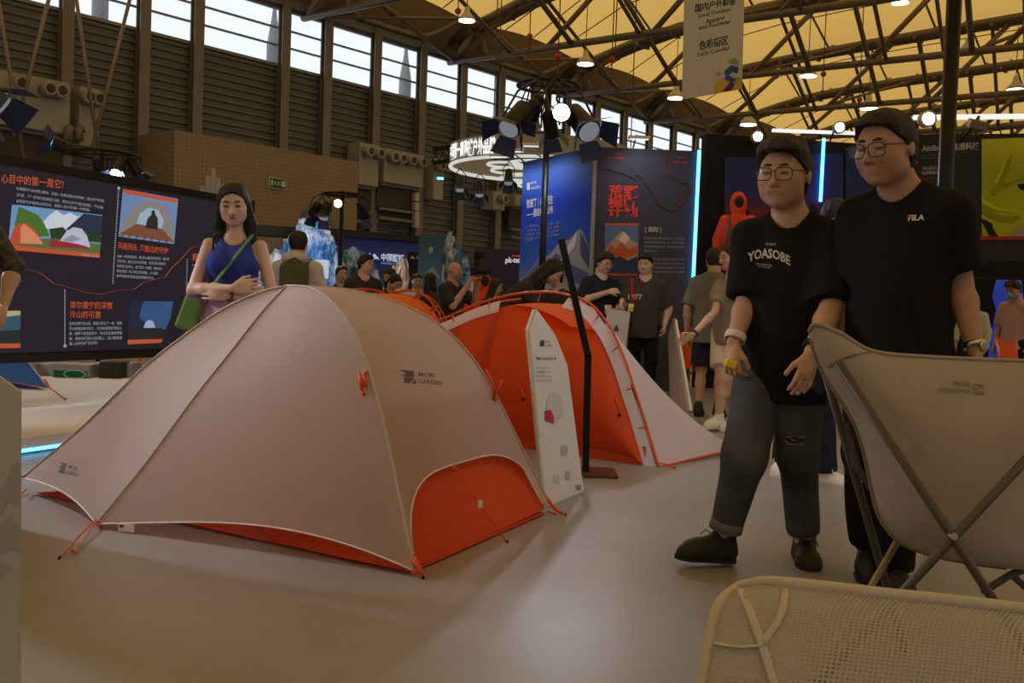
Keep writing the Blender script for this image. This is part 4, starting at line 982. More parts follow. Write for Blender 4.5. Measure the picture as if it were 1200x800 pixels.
# ------------------------------------------------------------------ beige camping chair (seen from behind)
mat('chair_canvas', (.38, .335, .32), .85, bump=(14, .25, .02), noise=(6, .04), transl=.12, spec=.2); mat('chair_tube', (.10, .085, .072), .45, .4); mat('chair_tube_light', (.33, .25, .16), .5, .3); mat('strap', (.11, .09, .08), .8); mat('logo_faint', (.20, .185, .175), .8); mat('canvas_seam', (.20, .165, .145), .8)
def camp_chair():
    t = thing('camping_chair', 'beige canvas camping chair with dark crossed legs, seen from behind', 'chair', V((1.55, 2.6, 0)))
    topE = [(948, 388), (956, 380), (985, 391), (1022, 412), (1085, 419), (1200, 424), (1330, 428), (1420, 408), (1470, 392), (1480, 402)]
    botE = [(953, 402), (964, 436), (985, 472), (1006, 512), (1024, 580), (1100, 655), (1200, 668), (1330, 668), (1430, 560), (1478, 412)]
    def samp(E, u):
        k = u*(len(E)-1); i = min(len(E)-2, int(k)); f = k-i
        p0, p1, p2, p3 = [np.array(E[min(max(j, 0), len(E)-1)], float) for j in (i-1, i, i+1, i+2)]
        return .5*((2*p1)+(p2-p0)*f+(2*p0-5*p1+4*p2-p3)*f*f+(3*p1-p0-3*p2+p3)*f**3)
    # outline by angle: left side / bottom given by a blend so the sheet fills the sling
    left = [(948, 388), (953, 412), (966, 442), (986, 472), (1004, 505), (1016, 550), (1028, 602), (1052, 634), (1095, 652), (1150, 662), (1200, 668)]
    right = [(1480, 400), (1474, 420), (1460, 450), (1440, 480), (1422, 515), (1410, 560), (1395, 605), (1370, 636), (1325, 654), (1265, 664), (1200, 668)]
    top = topE
    def P(u, v):
        a, b, c = samp(left, v), samp(right, v), samp(top, u)
        c0, c1 = samp(top, 0), samp(top, 1)
        p = a*(1-u)+b*u+(c-(c0*(1-u)+c1*u))*(1-v)**1.2
        Y = 2.66-.16*math.sin(math.pi*u)*math.sin(math.pi*min(1, v*.75+.12))-.05*v
        return at(p[0], p[1], Y)
    m = MB(); m.grid(P, 40, 26); obj('back_sling', m, 'chair_canvas', t, True); bv = m.bvh()
    # seat: from the low rim forwards (away from the camera) to the front tips
    def seat(u, v):
        uu = u; a = P(uu, .80); x0 = a.x; f = math.sin(math.pi*u)
        return V((lerp(at(1030, 500, 3.0).x, at(1400, 500, 3.0).x, u), lerp(2.58, 3.15, v), lerp(.40+.12*(1-f), .47+.05*(1-f), v)))
    m = MB(); m.grid(seat, 14, 8); obj('seat_sling', m, 'chair_canvas', t, True)
    m = MB(); m.tube([P(u, 0)+V((0, -.002, 0)) for u in np.linspace(0, 1, 50)], .006, 6); obj('top_hem', m, 'chair_canvas', t, True)
    m = MB(); m.tube([P(u, .985)+V((0, -.004, 0)) for u in np.linspace(.32, .68, 30)]+[], .0028, 6); 
    m = MB(); m.tube([P(0, v)+V((0, -.002, 0)) for v in np.linspace(.05, .95, 40)], .004, 6); obj('side_hem', m, 'canvas_seam', t, True)
    m = MB(); ps = [hit(bv, x, y, .004) for x, y in ((1022, 412), (1000, 416), (985, 421), (970, 430), (962, 440))]; m.tube([p for p in ps if p], .003, 6); obj('pocket_seam', m, 'canvas_seam', t, True)
    def pole(name, a, b, r, mt, ext0=False, ext1=True):
        a, b = V(a), V(b)
        if ext1: b = a+(b-a)*((a.z-.012)/(a.z-b.z))
        m = MB(); m.tube([a, b], r, 10); o = obj(name, m, mt, t, True)
        if ext1: q = MB(); q.ball(b+V((0, 0, .006)), .018, 8); obj('rubber_foot', q, 'black_matte', o, True)
        return o
    pole('leg', at(982, 424, 2.47), at(1166, 706, 2.36), .0115, 'chair_tube')
    pole('leg', at(1345, 385, 2.44), at(1050, 702, 2.38), .0115, 'chair_tube')
    pole('leg', at(968, 438, 2.66), at(1036, 676, 2.95), .0115, 'chair_tube')
    pole('leg', at(1062, 616, 2.86), at(1018, 692, 2.80), .010, 'chair_tube_light')
    pole('leg', at(1460, 438, 2.66), at(1395, 676, 2.95), .0115, 'chair_tube')
    X, Y, Z = frame(at(1166, 706, 2.42)-at(982, 424, 2.50)); c = at(1116, 627, 2.375); m = MB(); m.lathe(c-V((0, .0, 0)), [(.009, -.012), (.009, .012)], 10, (V((1, 0, 0)), UP, V((0, 1, 0)))); obj('rivet', m, 'chrome', t)
    m = MB(); m.tube([at(988, 496, 2.72), at(1003, 545, 2.76), at(1026, 578, 2.8), at(1046, 600, 2.84)], .018, 8, flat=.25); obj('strap', m, 'strap', t, True)
    m = MB(); m.tube([at(1152, 693, 2.62), at(1186, 672, 2.66), at(1240, 655, 2.72)], .010, 8); obj('foot_bar', m, 'chair_tube', t, True)
    m = MB(); m.tube([at(1184, 672, 2.66), at(1215, 700, 2.7)], .010, 8); obj('foot_bar', m, 'chair_tube', t, True)
    # mirrored brand mark showing through
    m = MB()
    def pt(px, py): return hit(bv, px, py, .004) or at(px, py, 2.5)
    for poly in (((1140, 449), (1153, 450), (1153, 455)), ((1140, 451), (1147, 456), (1140, 456)), ((1140, 461), (1154, 462), (1153, 458), (1143, 457.5))): m.add([pt(*a) for a in poly], [tuple(range(len(poly)))])
    for txt, x0, y0, w in (('MOBI', 1137, 452.5, 20), ('GARDEN', 1137, 460, 35)):
        tv, tf = text_geo(txt, .012, 2); mx = max(q.x for q in tv); m.add([pt(x0-q.x/mx*w, y0-q.y*7-q.x/mx*1.5) for q in tv], tf)
    obj('brand_mark', m, 'logo_faint', t)
    return t
camp_chair()
# ------------------------------------------------------------------ mesh backrest chair in the corner
mat('mesh_binding', (.48, .45, .435), .7, bump=(60, .3, .004))
def mesh_mat():
    m = mat('mesh_fabric', (.40, .375, .365), .75); nt = m.node_tree; N, L = nt.nodes, nt.links; b = N['Principled BSDF']; out = N['Material Output']
    tc = N.new('ShaderNodeTexCoord'); br = N.new('ShaderNodeTexBrick'); br.offset = 0; br.inputs['Scale'].default_value = 1; br.inputs['Brick Width'].default_value = .0052; br.inputs['Row Height'].default_value = .0052; br.inputs['Mortar Size'].default_value = .0013; br.inputs['Mortar Smooth'].default_value = .2
    L.new(tc.outputs['UV'], br.inputs['Vector']); t = N.new('ShaderNodeBsdfTransparent'); mx = N.new('ShaderNodeMixShader')
    mr = N.new('ShaderNodeMapRange'); mr.inputs[3].default_value = .42; mr.inputs[4].default_value = .97; L.new(br.outputs['Fac'], mr.inputs[0])
    L.new(mr.outputs[0], mx.inputs[0]); L.new(t.outputs[0], mx.inputs[1]); L.new(b.outputs[0], mx.inputs[2]); L.new(mx.outputs[0], out.inputs[0])
mesh_mat()
def mesh_chair():
    t = thing('mesh_chair', 'cream mesh chair backrest with padded rim in the near corner', 'chair', V((.75, 1.2, 0)))
    left = [(866, 688), (850, 700), (840, 716), (834, 740), (829, 766), (822, 800), (816, 840), (812, 880), (812, 930)]
    top = [(866, 688), (882, 684), (905, 682), (960, 687), (1040, 696), (1120, 704), (1200, 713), (1290, 722), (1350, 735)]
    def sm(E, u):
        k = u*(len(E)-1); i = min(len(E)-2, int(k)); f = k-i; p0, p1, p2, p3 = [np.array(E[min(max(j, 0), len(E)-1)], float) for j in (i-1, i, i+1, i+2)]
        return .5*((2*p1)+(p2-p0)*f+(2*p0-5*p1+4*p2-p3)*f*f+(3*p1-p0-3*p2+p3)*f**3)
    def P(u, v):
        a, c = sm(left, v), sm(top, u); p = a+c-np.array(left[0], float); p[0] += u*20*v
        return at(p[0], p[1], 1.34-.14*v-.05*math.sin(math.pi*u)*(1-.3*v))
    nu, nv_ = 40, 24; m = MB(); m.grid(P, nu, nv_); o = obj('mesh_back', m, 'mesh_fabric', t)
    uv = o.data.uv_layers.new(); w, hgt = (P(1, .3)-P(0, .3)).length, (P(.3, 1)-P(.3, 0)).length
    for pl in o.data.polygons:
        for li in pl.loop_indices:
            vi = o.data.loops[li].vertex_index; uv.data[li].uv = ((vi//(nv_+1))/nu*w, (vi % (nv_+1))/nv_*hgt)
    rim = [P(0, v) for v in np.linspace(1, 0, 24)]+[P(u, 0) for u in np.linspace(.02, 1, 40)]+[P(1, v) for v in np.linspace(.05, 1, 20)]
    m = MB(); m.tube(rim, .0085, 10); obj('rim', m, 'mesh_binding', t, True)
    bv = MB().grid(P, nu, nv_).bvh()
    def band(pts, r, nm='seam_tape'):
        ps = [hit(bv, x, y, .003) for x, y in pts]; ps = [p for p in ps if p]
        if len(ps) > 1: m = MB(); m.tube(ps, r, 8, flat=.3); obj(nm, m, 'mesh_binding', t, True)
    band([(868, 690), (876, 708), (886, 735), (893, 755), (899, 775), (907, 800), (914, 830)], .0065)
    band([(920, 690), (918, 710), (910, 730), (897, 748), (893, 754)], .005); band([(838, 753), (850, 756), (870, 758), (888, 756), (894, 754)], .005)
    # seat and legs below the picture
    zs = .42; a, b = P(0, 1), P(1, 1)
    m = MB(); m.grid(lambda u, v: V((lerp(a.x, b.x, u), lerp(a.y+.02, a.y-.48, v), zs-.03*math.sin(math.pi*u))), 8, 6); obj('seat', m, 'mesh_binding', t)
    for x, y in ((a.x, a.y+.02), (b.x, b.y+.02), (a.x, a.y-.46), (b.x, b.y-.46)):
        m = MB(); m.tube([V((x, y, zs)), V((x, y, 0))], .011, 8); obj('leg', m, 'chair_tube', t, True)
    for p in (a, b): m = MB(); m.tube([p, V((p.x, p.y, zs-.02))], .0085, 8); obj('back_post', m, 'mesh_binding', t, True)
mesh_chair()
# ------------------------------------------------------------------ print colours
def lin(c): return tuple(((k/255)/12.92 if k/255 <= .04045 else ((k/255+.055)/1.055)**2.4) for k in c)
def ink(r, g, b):
    n = 'ink_%d_%d_%d' % (r, g, b)
    if n not in MATS: mat(n, lin((r, g, b)), .6, spec=.2)
    return n
def lit(r, g, b, s=1.0):
    n = 'lit_%d_%d_%d_%d' % (r, g, b, int(s*100))
    if n not in MATS: glow(n, lin((r, g, b)), s, (.01, .01, .012))
    return n
def ppoly(parent, pl, pts, m, off=.004, name='print'):
    P0, n = pl; q = MB(); q.add([onplane(x, y, P0+n*off, n) for x, y in pts], [tuple(range(len(pts)))]); return obj(name, q, m, parent)
def prect(parent, pl, x0, y0, x1, y1, m, off=.004, slope=0.0, name='print'):
    f = lambda x: (x-x0)*slope
    return ppoly(parent, pl, [(x0, y1), (x1, y1+f(x1)), (x1, y0+f(x1)), (x0, y0)], m, off, name)
def ptext(parent, pl, t, x0, y0, x1, y1, hpx, m, bold=.0, off=.006, name='lettering', hpx2=None):
    P0, n = pl; tv, tf = text_geo(t, bold, 1 if hpx < 7 else 2)
    if not tv: return
    mx = max(q.x for q in tv); q = MB(); vs = []
    for v in tv:
        f = v.x/mx; hh_ = hpx if hpx2 is None else lerp(hpx, hpx2, f); vs.append(onplane(x0+(x1-x0)*f+v.y*hh_*.035, y0+(y1-y0)*f-v.y*hh_, P0+n*off, n))
    q.add(vs, tf); return obj(name, q, m, parent)
def pline(parent, pl, pts, wpx, m, off=.006, Y=10, name='print'):
    P0, n = pl; q = MB(); P = [onplane(x, y, P0+n*off, n) for x, y in pts]; q.tube(P, wpx*Y/FPX/2, 4, flat=.2); return obj(name, q, m, parent)
def plane_of(a, b):
    d = b-a; d.z = 0; d.normalize(); n = UP.cross(d); n = n if n.dot(CAM-a) > 0 else -n; return (a, n), d
# ------------------------------------------------------------------ spotlight stands
mat('lamp_black', (.016, .016, .018), .45, .4); mat('barn_blue', (.03, .045, .13), .45, .3); glow('lens_on', (.95, .97, 1), 30.0); glow('lens_dim', (.8, .88, 1), .3); glow('glint_blue', (.1, .5, 1), 4.0)
def add_spot(p, d, energy, size=math.radians(80), col=(.86, .88, 1.0), blend=.5, r=.06):
    l = bpy.data.lights.new('spot', 'SPOT'); l.energy = energy; l.spot_size = size; l.spot_blend = blend; l.color = col; l.shadow_soft_size = r
    o = bpy.data.objects.new('spot', l); COL.objects.link(o); o.location = p; o.rotation_euler = V(d).to_track_quat('-Z', 'Y').to_euler(); return o
def lamp_head(parent, p, d, sc=1.0, lens='lens_dim', energy=0, hang=None, doors=True, spot=80, col=(.86, .88, 1.0)):
    d = V(d).normalized(); X, Y, Z = frame(d); q = MB()
    q.lathe(p, [(.03*sc, -.16*sc), (.06*sc, -.13*sc), (.068*sc, 0), (.075*sc, .08*sc), (.075*sc, .10*sc)], 16, (X, Y, Z)); o = obj('spotlight', q, 'lamp_black', parent, True)
    q = MB(); q.lathe(p, [(.066*sc, .094*sc), (.066*sc, .106*sc)], 16, (X, Y, Z)); obj('lens', q, lens, o)
    if hang is not None:
        q = MB(); q.tube([p+X*.085*sc, p+X*.085*sc+(hang-p)*.6, hang], .008*sc, 6); q.tube([p-X*.085*sc, p-X*.085*sc+(hang-p)*.6, hang], .008*sc, 6); obj('yoke', q, 'lamp_black', o)
    if doors:
        for A_, B_ in ((X, Y), (-X, Y), (Y, X), (-Y, X)):
            c = p+Z*.10*sc+A_*.075*sc; e = (Z*.85+A_*.55).normalized(); q = MB()
            q.prism([c-B_*.06*sc, c+B_*.06*sc, c+B_*.085*sc+e*.12*sc, c-B_*.085*sc+e*.12*sc], A_*.003); obj('barn_door', q, 'barn_blue', o)
    if energy: add_spot(p+Z*.13*sc, d, energy, math.radians(spot), col)
    return o
def light_stand(label, c, r, heads, pole_r=.028, group='spotlight stands', z0=0.0):
    """c: centre of the ring; heads: (position, direction, kwargs)"""
    b = V((c.x, c.y, z0)); t = thing('spotlight_stand', label, 'light stand', b, group)
    q = MB(); q.lathe(b, [(.26, 0), (.26, .012), (.05, .02), (.04, .06)], 20); obj('base', q, 'black_metal', t)
    q = MB(); q.tube([b+V((0, 0, .02)), c+V((0, 0, .05))], pole_r, 12); obj('pole', q, 'black_metal', t, True)
    for rr in (r, r*.93): q = MB(); q.tube([c+V((rr*math.cos(a), rr*math.sin(a), 0)) for a in np.linspace(0, 2*math.pi, 33)[:-1]], .014, 6, True); obj('ring', q, 'black_metal', t, True)
    for a in (0, math.pi/2): q = MB(); q.tube([c-V((r*math.cos(a), r*math.sin(a), 0)), c+V((r*math.cos(a), r*math.sin(a), 0))], .012, 6); obj('ring_spoke', q, 'black_metal', t)
    for p, d, kw in heads:
        hg = V((p.x, p.y, c.z)); v = hg-c
        if v.length > r: hg = c+v*(r/v.length)
        lamp_head(t, p, d, hang=hg, **kw)
    return t
c1 = at(643, 101, 9.9); ON = dict(lens='lens_on')
light_stand('tall black stand with a ring of lit spotlights in the middle behind the tents', c1, .31, [
    (at(657, 131, 9.05), V((.02, -1, -.25)), dict(sc=1.15, lens='lens_on', energy=30, spot=70, doors=False)), (at(604, 140, 9.1), V((-.45, -.65, -.8)), dict(sc=1.4, energy=110, spot=80)), (at(682, 144, 9.1), V((.45, -.75, -.7)), dict(sc=1.5, energy=110, spot=85)),
    (at(626, 128, 9.4), V((-.3, .6, -.7)), dict(energy=0)), (at(645, 148, 9.35), V((.2, .6, -.75)), dict(energy=60)), (at(616, 132, 9.3), V((-.7, .3, -.6)), dict())], .033)
c2 = at(401, 228, 14.0)
light_stand('black spotlight stand before the blue mountain models', c2, .28, [
    (at(369, 246, 13.9), V((-.4, .7, -.45)), dict(energy=90, spot=100)), (at(381, 248, 13.8), V((-.1, -.5, -.8)), dict(energy=50)), (at(397, 238, 13.7), V((.05, -1, -.15)), dict(sc=.8, lens='lens_on', energy=40, spot=70, doors=False)), (at(426, 248, 14.1), V((.3, .5, -.8)), dict(lens='lens_dim', energy=50, spot=100))], .03)
c3 = at(120, 181, 12.2)
light_stand('black spotlight stand rising behind the big screen', c3, .42, [
    (at(74, 172, 12.1), V((-.8, -.3, .25)), dict(sc=1.2, lens='glint_blue')), (at(139, 198, 12.1), V((.0, -.75, -.7)), dict(lens='lens_on', energy=120)), (at(118, 200, 12.3), V((.2, .4, -.8)), dict()), (at(158, 196, 12.3), V((.5, .2, -.8)), dict())], .03)
c4 = at(-170, 78, 4.6)
light_stand('spotlight stand beyond the left edge showing one blue barn door lamp', c4, .32, [
    (at(-20, 106, 4.45), V((.72, -.02, -.55)), dict(sc=.9, energy=45, spot=85)), (at(-120, 120, 4.3), V((.2, -.8, -.6)), dict(energy=0)), (at(-240, 112, 4.7), V((-.5, .3, -.6)), dict())], .028)
c6 = V((-4.5, 5.75, 2.45))  # added stand out of view, lights the pale tent's left panel from behind
light_stand('unseen spotlight stand added left of the white stage to light the pale tent', c6, .30, [(c6+V((.22, -.08, -.2)), V((2.4, -1.0, -1.9)), dict(energy=330, spot=75)), (c6+V((.0, .25, -.2)), V((-.1, 1, -.9)), dict(energy=160, spot=110))], .028)
c5 = at(1124, -120, 4.9)
light_stand('tall thick black pole of a spotlight stand behind the taller man', c5, .30, [
    (at(1075, -95, 4.8), V((-.55, .5, -.8)), dict(energy=70, spot=90)), (at(1165, -95, 4.8), V((.5, -.3, -.8)), dict(energy=8, spot=90)), (at(1112, -92, 5.1), V((.0, .7, -.7)), dict(energy=50))], .036)
# ------------------------------------------------------------------ big LED screen at the left
a, b = at(0, 343, 7.6), at(250, 352, 9.84); SP, sd = plane_of(a, b); zb_, zt_ = at(0, 414, 7.6).z, at(0, 193, 7.6).z
L0, R0 = a-sd*.45, a+sd*((onplane(292, 350, a, SP[1])-a).length); L0.z = R0.z = 0
scr = thing('led_screen', 'large dark navy LED display screen with orange headlines at the left', 'screen', (L0+R0)/2)
sax = (sd, SP[1], UP); mid = (L0+R0)/2; wS = (R0-L0).length
q = MB(); q.box(mid-SP[1]*.13+UP*(zb_+zt_)/2, (wS+.16, .22, zt_-zb_+.16), sax); obj('housing', q, 'black_matte', scr)
q = MB(); q.box(mid-SP[1]*.012+UP*(zb_+zt_)/2, (wS, .02, zt_-zb_), sax); obj('display', q, lit(30, 29, 42), scr)
for p in (L0+sd*.2, R0-sd*.2): q = MB(); q.box(p-SP[1]*.2+UP*(zb_+PZ)/2, (.1, .1, zb_-PZ), sax); obj('leg', q, 'black_metal', scr)
OR, WH = lit(214, 92, 52), lit(178, 180, 190)
ptext(scr, SP, '心目中的第一是它!', 1, 213, 74, 220, 12, OR, .012, hpx2=11)
for k, tt in enumerate(('在海拔四千米的雪山营地，这是一次拿到高分的体验！雪山天气瞬息', '2万里，下一秒就可能暴变冰雪。而冷山天气更加顽强，冷山帐', '以性能守护着高山的安全，是我心目中的第一的帐篷。')):
    ptext(scr, SP, tt, 19, 222+k*7.3, (122, 121, 106)[k], (237, 244.5, 247.5)[k], 4.0, WH, 0)
def pic(poly, m, nm='picture', off=.004): return ppoly(scr, SP, poly, m, off, nm)
# picture 1: two tents in a meadow before snow peaks
pic([(9, 292), (117, 301), (120, 252), (22, 240), (14, 240)], lit(120, 165, 210))
pic([(45, 266), (58, 252), (66, 246), (74, 252), (82, 249), (92, 254), (98, 250), (96, 262), (80, 268), (56, 268)], lit(225, 232, 240), off=.006)
pic([(78, 268), (98, 250), (120, 253), (119, 276), (84, 274)], lit(38, 52, 78), off=.008)
pic([(17, 264), (22, 242), (34, 247), (45, 252), (52, 262), (58, 276), (40, 278), (20, 270)], lit(78, 122, 48), off=.010); pic([(58, 268), (74, 266), (80, 274), (112, 270), (119, 278), (118, 284), (60, 280)], lit(34, 66, 34), off=.010)
pic([(9, 292), (10, 283), (60, 279), (118, 286), (117, 301), (60, 296)], lit(96, 120, 66), off=.012)
pic([(10, 284), (16, 268), (22, 261), (32, 262), (42, 270), (51, 286), (12, 286)], lit(206, 82, 58), off=.014); pic([(24, 285), (24, 266), (28, 262), (36, 268), (44, 276), (51, 286)], lit(236, 150, 110), off=.016)
pic([(57, 288), (60, 280), (106, 288), (104, 292), (60, 289)], lit(170, 46, 52), off=.014); pic([(70, 282), (78, 271), (86, 266), (96, 268), (102, 276), (106, 290), (92, 286)], lit(205, 208, 224), off=.016); pic([(84, 275), (95, 280), (84, 284), (72, 282)], lit(160, 162, 190), off=.018)
pic([(9, 292.5), (117, 302), (117, 297), (60, 292), (9, 286.5)], OR, off=.019); ptext(scr, SP, '高原营地 · 用户摄', 96, 299.5, 115, 301.2, 3, WH, 0, off=.022)
# picture 2: looking out of a tent
pic([(139, 277), (204, 286), (209, 233), (144, 221)], lit(120, 150, 195)); pic([(144, 226), (208.5, 238), (209, 234), (144, 221)], OR, off=.006)
pic([(139, 277), (144, 262), (156, 244), (170, 235), (184, 235), (196, 244), (202, 262), (205, 280)], lit(150, 142, 140), off=.008); pic([(160, 262), (164, 250), (174, 243), (186, 246), (192, 258), (190, 268), (172, 270)], lit(175, 195, 215), off=.010)
pic([(140, 274), (160, 262), (190, 268), (204, 284)], lit(136, 84, 54), off=.012); pic([(170, 267), (173, 256), (177, 252), (178, 247), (181, 246), (182, 251), (185, 256), (185, 269)], lit(40, 46, 42), off=.014)
for k in range(7): pic([(146+k*8, 271+k*1.6), (147.2+k*8, 271.2+k*1.6), (142+k*9, 278+k*1.3), (140.5+k*9, 278+k*1.2)], lit(96, 56, 38), off=.014)
ptext(scr, SP, '风雨同舟, 海崖边的守护', 138, 291, 197, 297, 9, OR, .008, hpx2=8)
for k, tt in enumerate(('从第一天起我就知道，每顶冷山都经得起风浪，面对的', '无尽风雨，崖顶上的风没有停歇。巨浪化雾水飘渺而', '来的雨打在帐布上，整个营地一片朦胧，而我却安', '稳坐在帐里，两三好友在风雨海崖，心入画境，', '身怀敬意享受着这份安稳的时光。')): ptext(scr, SP, tt, 137.5-.3*k, 301.5+k*5.7, 198-k*4.2, 305+k*5.6, 3.8, WH, 0)
pline(scr, SP, [(4, 302), (28, 314), (48, 320), (63, 332), (86, 338), (104, 343), (120, 345), (137, 340), (157, 339), (168, 331), (194, 324), (202, 313), (212, 304), (222, 292), (228, 289), (240, 288), (256, 284)], 1.2, OR, Y=8.6)
for pts in ([(139, 222), (132, 334)], [(76, 340), (76, 404)], [(219.5, 304), (217.5, 378)]):
    (x0, y0), (x1, y1) = pts; n_ = int(abs(y1-y0)/2.6); q = MB()
    for k in range(n_):
        c = onplane(lerp(x0, x1, k/n_), lerp(y0, y1, k/n_), SP[0]+SP[1]*.006, SP[1]); q.box(c, (.010, .003, .010), sax)
    obj('dotted_line', q, WH, scr)
ptext(scr, SP, '库尔德宁的深夜', 82, 360.5, 132, 361.5, 9.2, OR, .008); ptext(scr, SP, '冷山的可靠', 81.5, 371.5, 118, 372.3, 9.2, OR, .008)
for k, tt in enumerate(('在库尔德宁的山里，夜真大雨过了一夜。暴躁', '冷山帐篷在雨中挺立，巧在帐篷里安然度过。', '晚。我裹下这些雨天时，有也在这里欢笑睡', '醒，最好的风景永远在路上，百川高原要', '重上这样空旷去远眺。')): ptext(scr, SP, tt, 81, 380.5+k*5.9, (143, 143, 143, 143, 115)[k], 380+k*5.7, 4, WH, 0)
pic([(149.5, 403), (188, 396.5), (203, 353), (152, 352)], lit(32, 42, 62)); pic([(163, 372), (168, 353), (203, 353), (200, 372), (194, 386), (178, 384)], lit(56, 92, 140), off=.006); pic([(150, 398), (150, 384), (190, 384), (193, 390), (189, 396)], lit(38, 42, 40), off=.008); pic([(168, 384), (171, 377), (175, 374.5), (180, 377), (182, 384)], lit(172, 190, 232), off=.010); pic([(149.5, 403.5), (189, 401.5), (191, 397), (149.5, 398)], OR, off=.010)
pic([(0, 408), (24, 407), (24, 364), (0, 364)], lit(52, 92, 112)); pic([(0, 372), (24, 369), (24, 364), (0, 364)], lit(196, 186, 140), off=.006); pic([(0, 408), (24, 407), (24, 386), (0, 388)], lit(30, 46, 44), off=.006); pic([(0, 408), (24, 407.5), (24, 402), (0, 402.5)], OR, off=.008)
for k in range(3): ptext(scr, SP, ('海拔带着冷山', '翻越，登高', '雨势定格。')[k], 3, 321.5+k*6.5, 24.5-2*(k > 1), 322.5+k*6.5, 4.4, WH, 0)
ptext(scr, SP, '松', 225, 304, 233, 304.6, 9, OR, .02); ptext(scr, SP, '一', 225, 314, 233, 314.3, 9, OR, .02)
for k in range(5): ptext(scr, SP, ('在风雪中，', '连绵，大', '跨越雪山', '峰，穿', '越高原。')[k], 223.5, 323+k*5.4, 236, 323.5+k*5.4, 4, WH, 0)
prect(scr, SP, 223, 348, 228, 368, lit(170, 190, 205))
for x, y in ((139, 220.5), (76, 405)): c = onplane(x, y, SP[0]+SP[1]*.006, SP[1]); q = MB(); q.lathe(c, [(.014, 0), (.014, .004)], 10, (sd, UP, SP[1])); obj('dot', q, WH, scr)
# ------------------------------------------------------------------ free-standing panel: blue face and dark face
def grad(name, stops, z0, z1, rough=.5):
    m = mat(name, (.1, .1, .1), rough, spec=.25); nt = m.node_tree; N, L = nt.nodes, nt.links
    g = N.new('ShaderNodeNewGeometry'); sx = N.new('ShaderNodeSeparateXYZ'); mr = N.new('ShaderNodeMapRange'); mr.inputs[1].default_value = z0; mr.inputs[2].default_value = z1
    rp = N.new('ShaderNodeValToRGB'); L.new(g.outputs['Position'], sx.inputs[0]); L.new(sx.outputs[2], mr.inputs[0]); L.new(mr.outputs[0], rp.inputs[0]); L.new(rp.outputs[0], N['Principled BSDF'].inputs['Base Color'])
    for i, (p, c) in enumerate(stops):
        e = rp.color_ramp.elements[i] if i < 2 else rp.color_ramp.elements.new(p); e.position = p; e.color = tuple(lin(c))+(1,)
    return name
k0 = at(698, 172, 13.5); kL = at(613, 190, 15.1); kR = at(819, 178, 13.55); zt2 = k0.z
PLD, dd = plane_of(k0.copy(), kR.copy()); PLB, db = plane_of(k0.copy(), kL.copy())
bw = thing('info_wall', 'tall free-standing display wall, one blue mountain face and one dark face', 'display wall', V((k0.x, k0.y, 0)))
def slab(parent, a, b, n, th, z0, z1, m, nm):
    a, b = V((a.x, a.y, 0)), V((b.x, b.y, 0)); d = (b-a).normalized(); q = MB(); q.box((a+b)/2-n*th/2+UP*(z0+z1)/2, ((b-a).length, th, z1-z0), (d, n, UP)); return obj(nm, q, m, parent)
grad('poster_blue', [(0, (150, 160, 190)), (1, (40, 70, 150)), (.25, (120, 140, 190)), (.45, (50, 95, 200)), (.75, (25, 60, 190)), (.92, (70, 110, 200))], .6, zt2)
slab(bw, k0, kL, PLB[1], .10, 0, zt2, 'poster_blue', 'blue_face'); slab(bw, k0, kR, PLD[1], .10, 0, zt2, ink(66, 68, 86), 'dark_face')
q = MB(); q.box(V((k0.x, k0.y, zt2/2))+PLD[1]*.01, (.05, .05, zt2)); obj('corner_post', q, ink(150, 150, 150), bw)
ppoly(bw, PLB, [(608, 330), (625, 312), (634, 296), (642, 300), (655, 285), (668, 280), (676, 270), (681, 268), (688, 284), (694, 300), (694, 350), (690, 420), (607, 420)], ink(150, 158, 185), .005, 'peak_print'); ppoly(bw, PLB, [(656, 306), (668, 284), (676, 272), (674, 288), (666, 298)], ink(210, 212, 225), .008, 'peak_print'); ppoly(bw, PLB, [(680, 272), (688, 286), (694, 302), (692, 318), (680, 298)], ink(70, 85, 135), .008, 'peak_print'); ppoly(bw, PLB, [(610, 330), (626, 312), (634, 298), (640, 304), (626, 322)], ink(100, 115, 165), .008, 'peak_print'); ppoly(bw, PLB, [(640, 312), (652, 296), (662, 306), (694, 322), (690, 340), (660, 322)], ink(85, 100, 150), .007, 'peak_print')
WI = ink(200, 205, 220)
q = prect(bw, PLB, 617.5, 214, 621, 222.5, WI, name='brand_mark'); ptext(bw, PLB, 'MOBI', 622, 216, 628, 215, 4.4, WI, .01); ptext(bw, PLB, 'GARDEN', 622, 222, 633, 220.3, 4.6, WI, .01)
ptext(bw, PLB, '牧高笛｜向野而生', 617, 243, 648, 237.5, 11, WI, .025); ptext(bw, PLB, '——源自横断山脉', 617, 254.5, 648, 249, 10, WI, .025)
for k in range(5): ptext(bw, PLB, '从一顶帐篷开始，走向山野与自然，荒野横断计划'[k:k+17+(k < 3)], 615.5, 267+k*4.7, 655-(k == 4)*30, 262+k*4.7, 3.2, ink(150, 165, 205), 0)
RD = ink(236, 72, 60)
ptext(bw, PLD, '荒野', 712.5, 229, 748, 229.5, 14.5, RD, .022); ptext(bw, PLD, '横断', 712, 241.5, 747.5, 242, 14, RD, .022); ptext(bw, PLD, '计划', 711.5, 252.5, 747, 253, 13, RD, .022)
ppoly(bw, PLD, [(708, 321), (747, 322), (748.5, 263), (709, 262)], ink(92, 120, 168), .004, 'picture'); prect(bw, PLD, 709, 261.5, 748.5, 263.8, RD, .006); prect(bw, PLD, 707.5, 320.5, 747, 322.5, RD, .006)
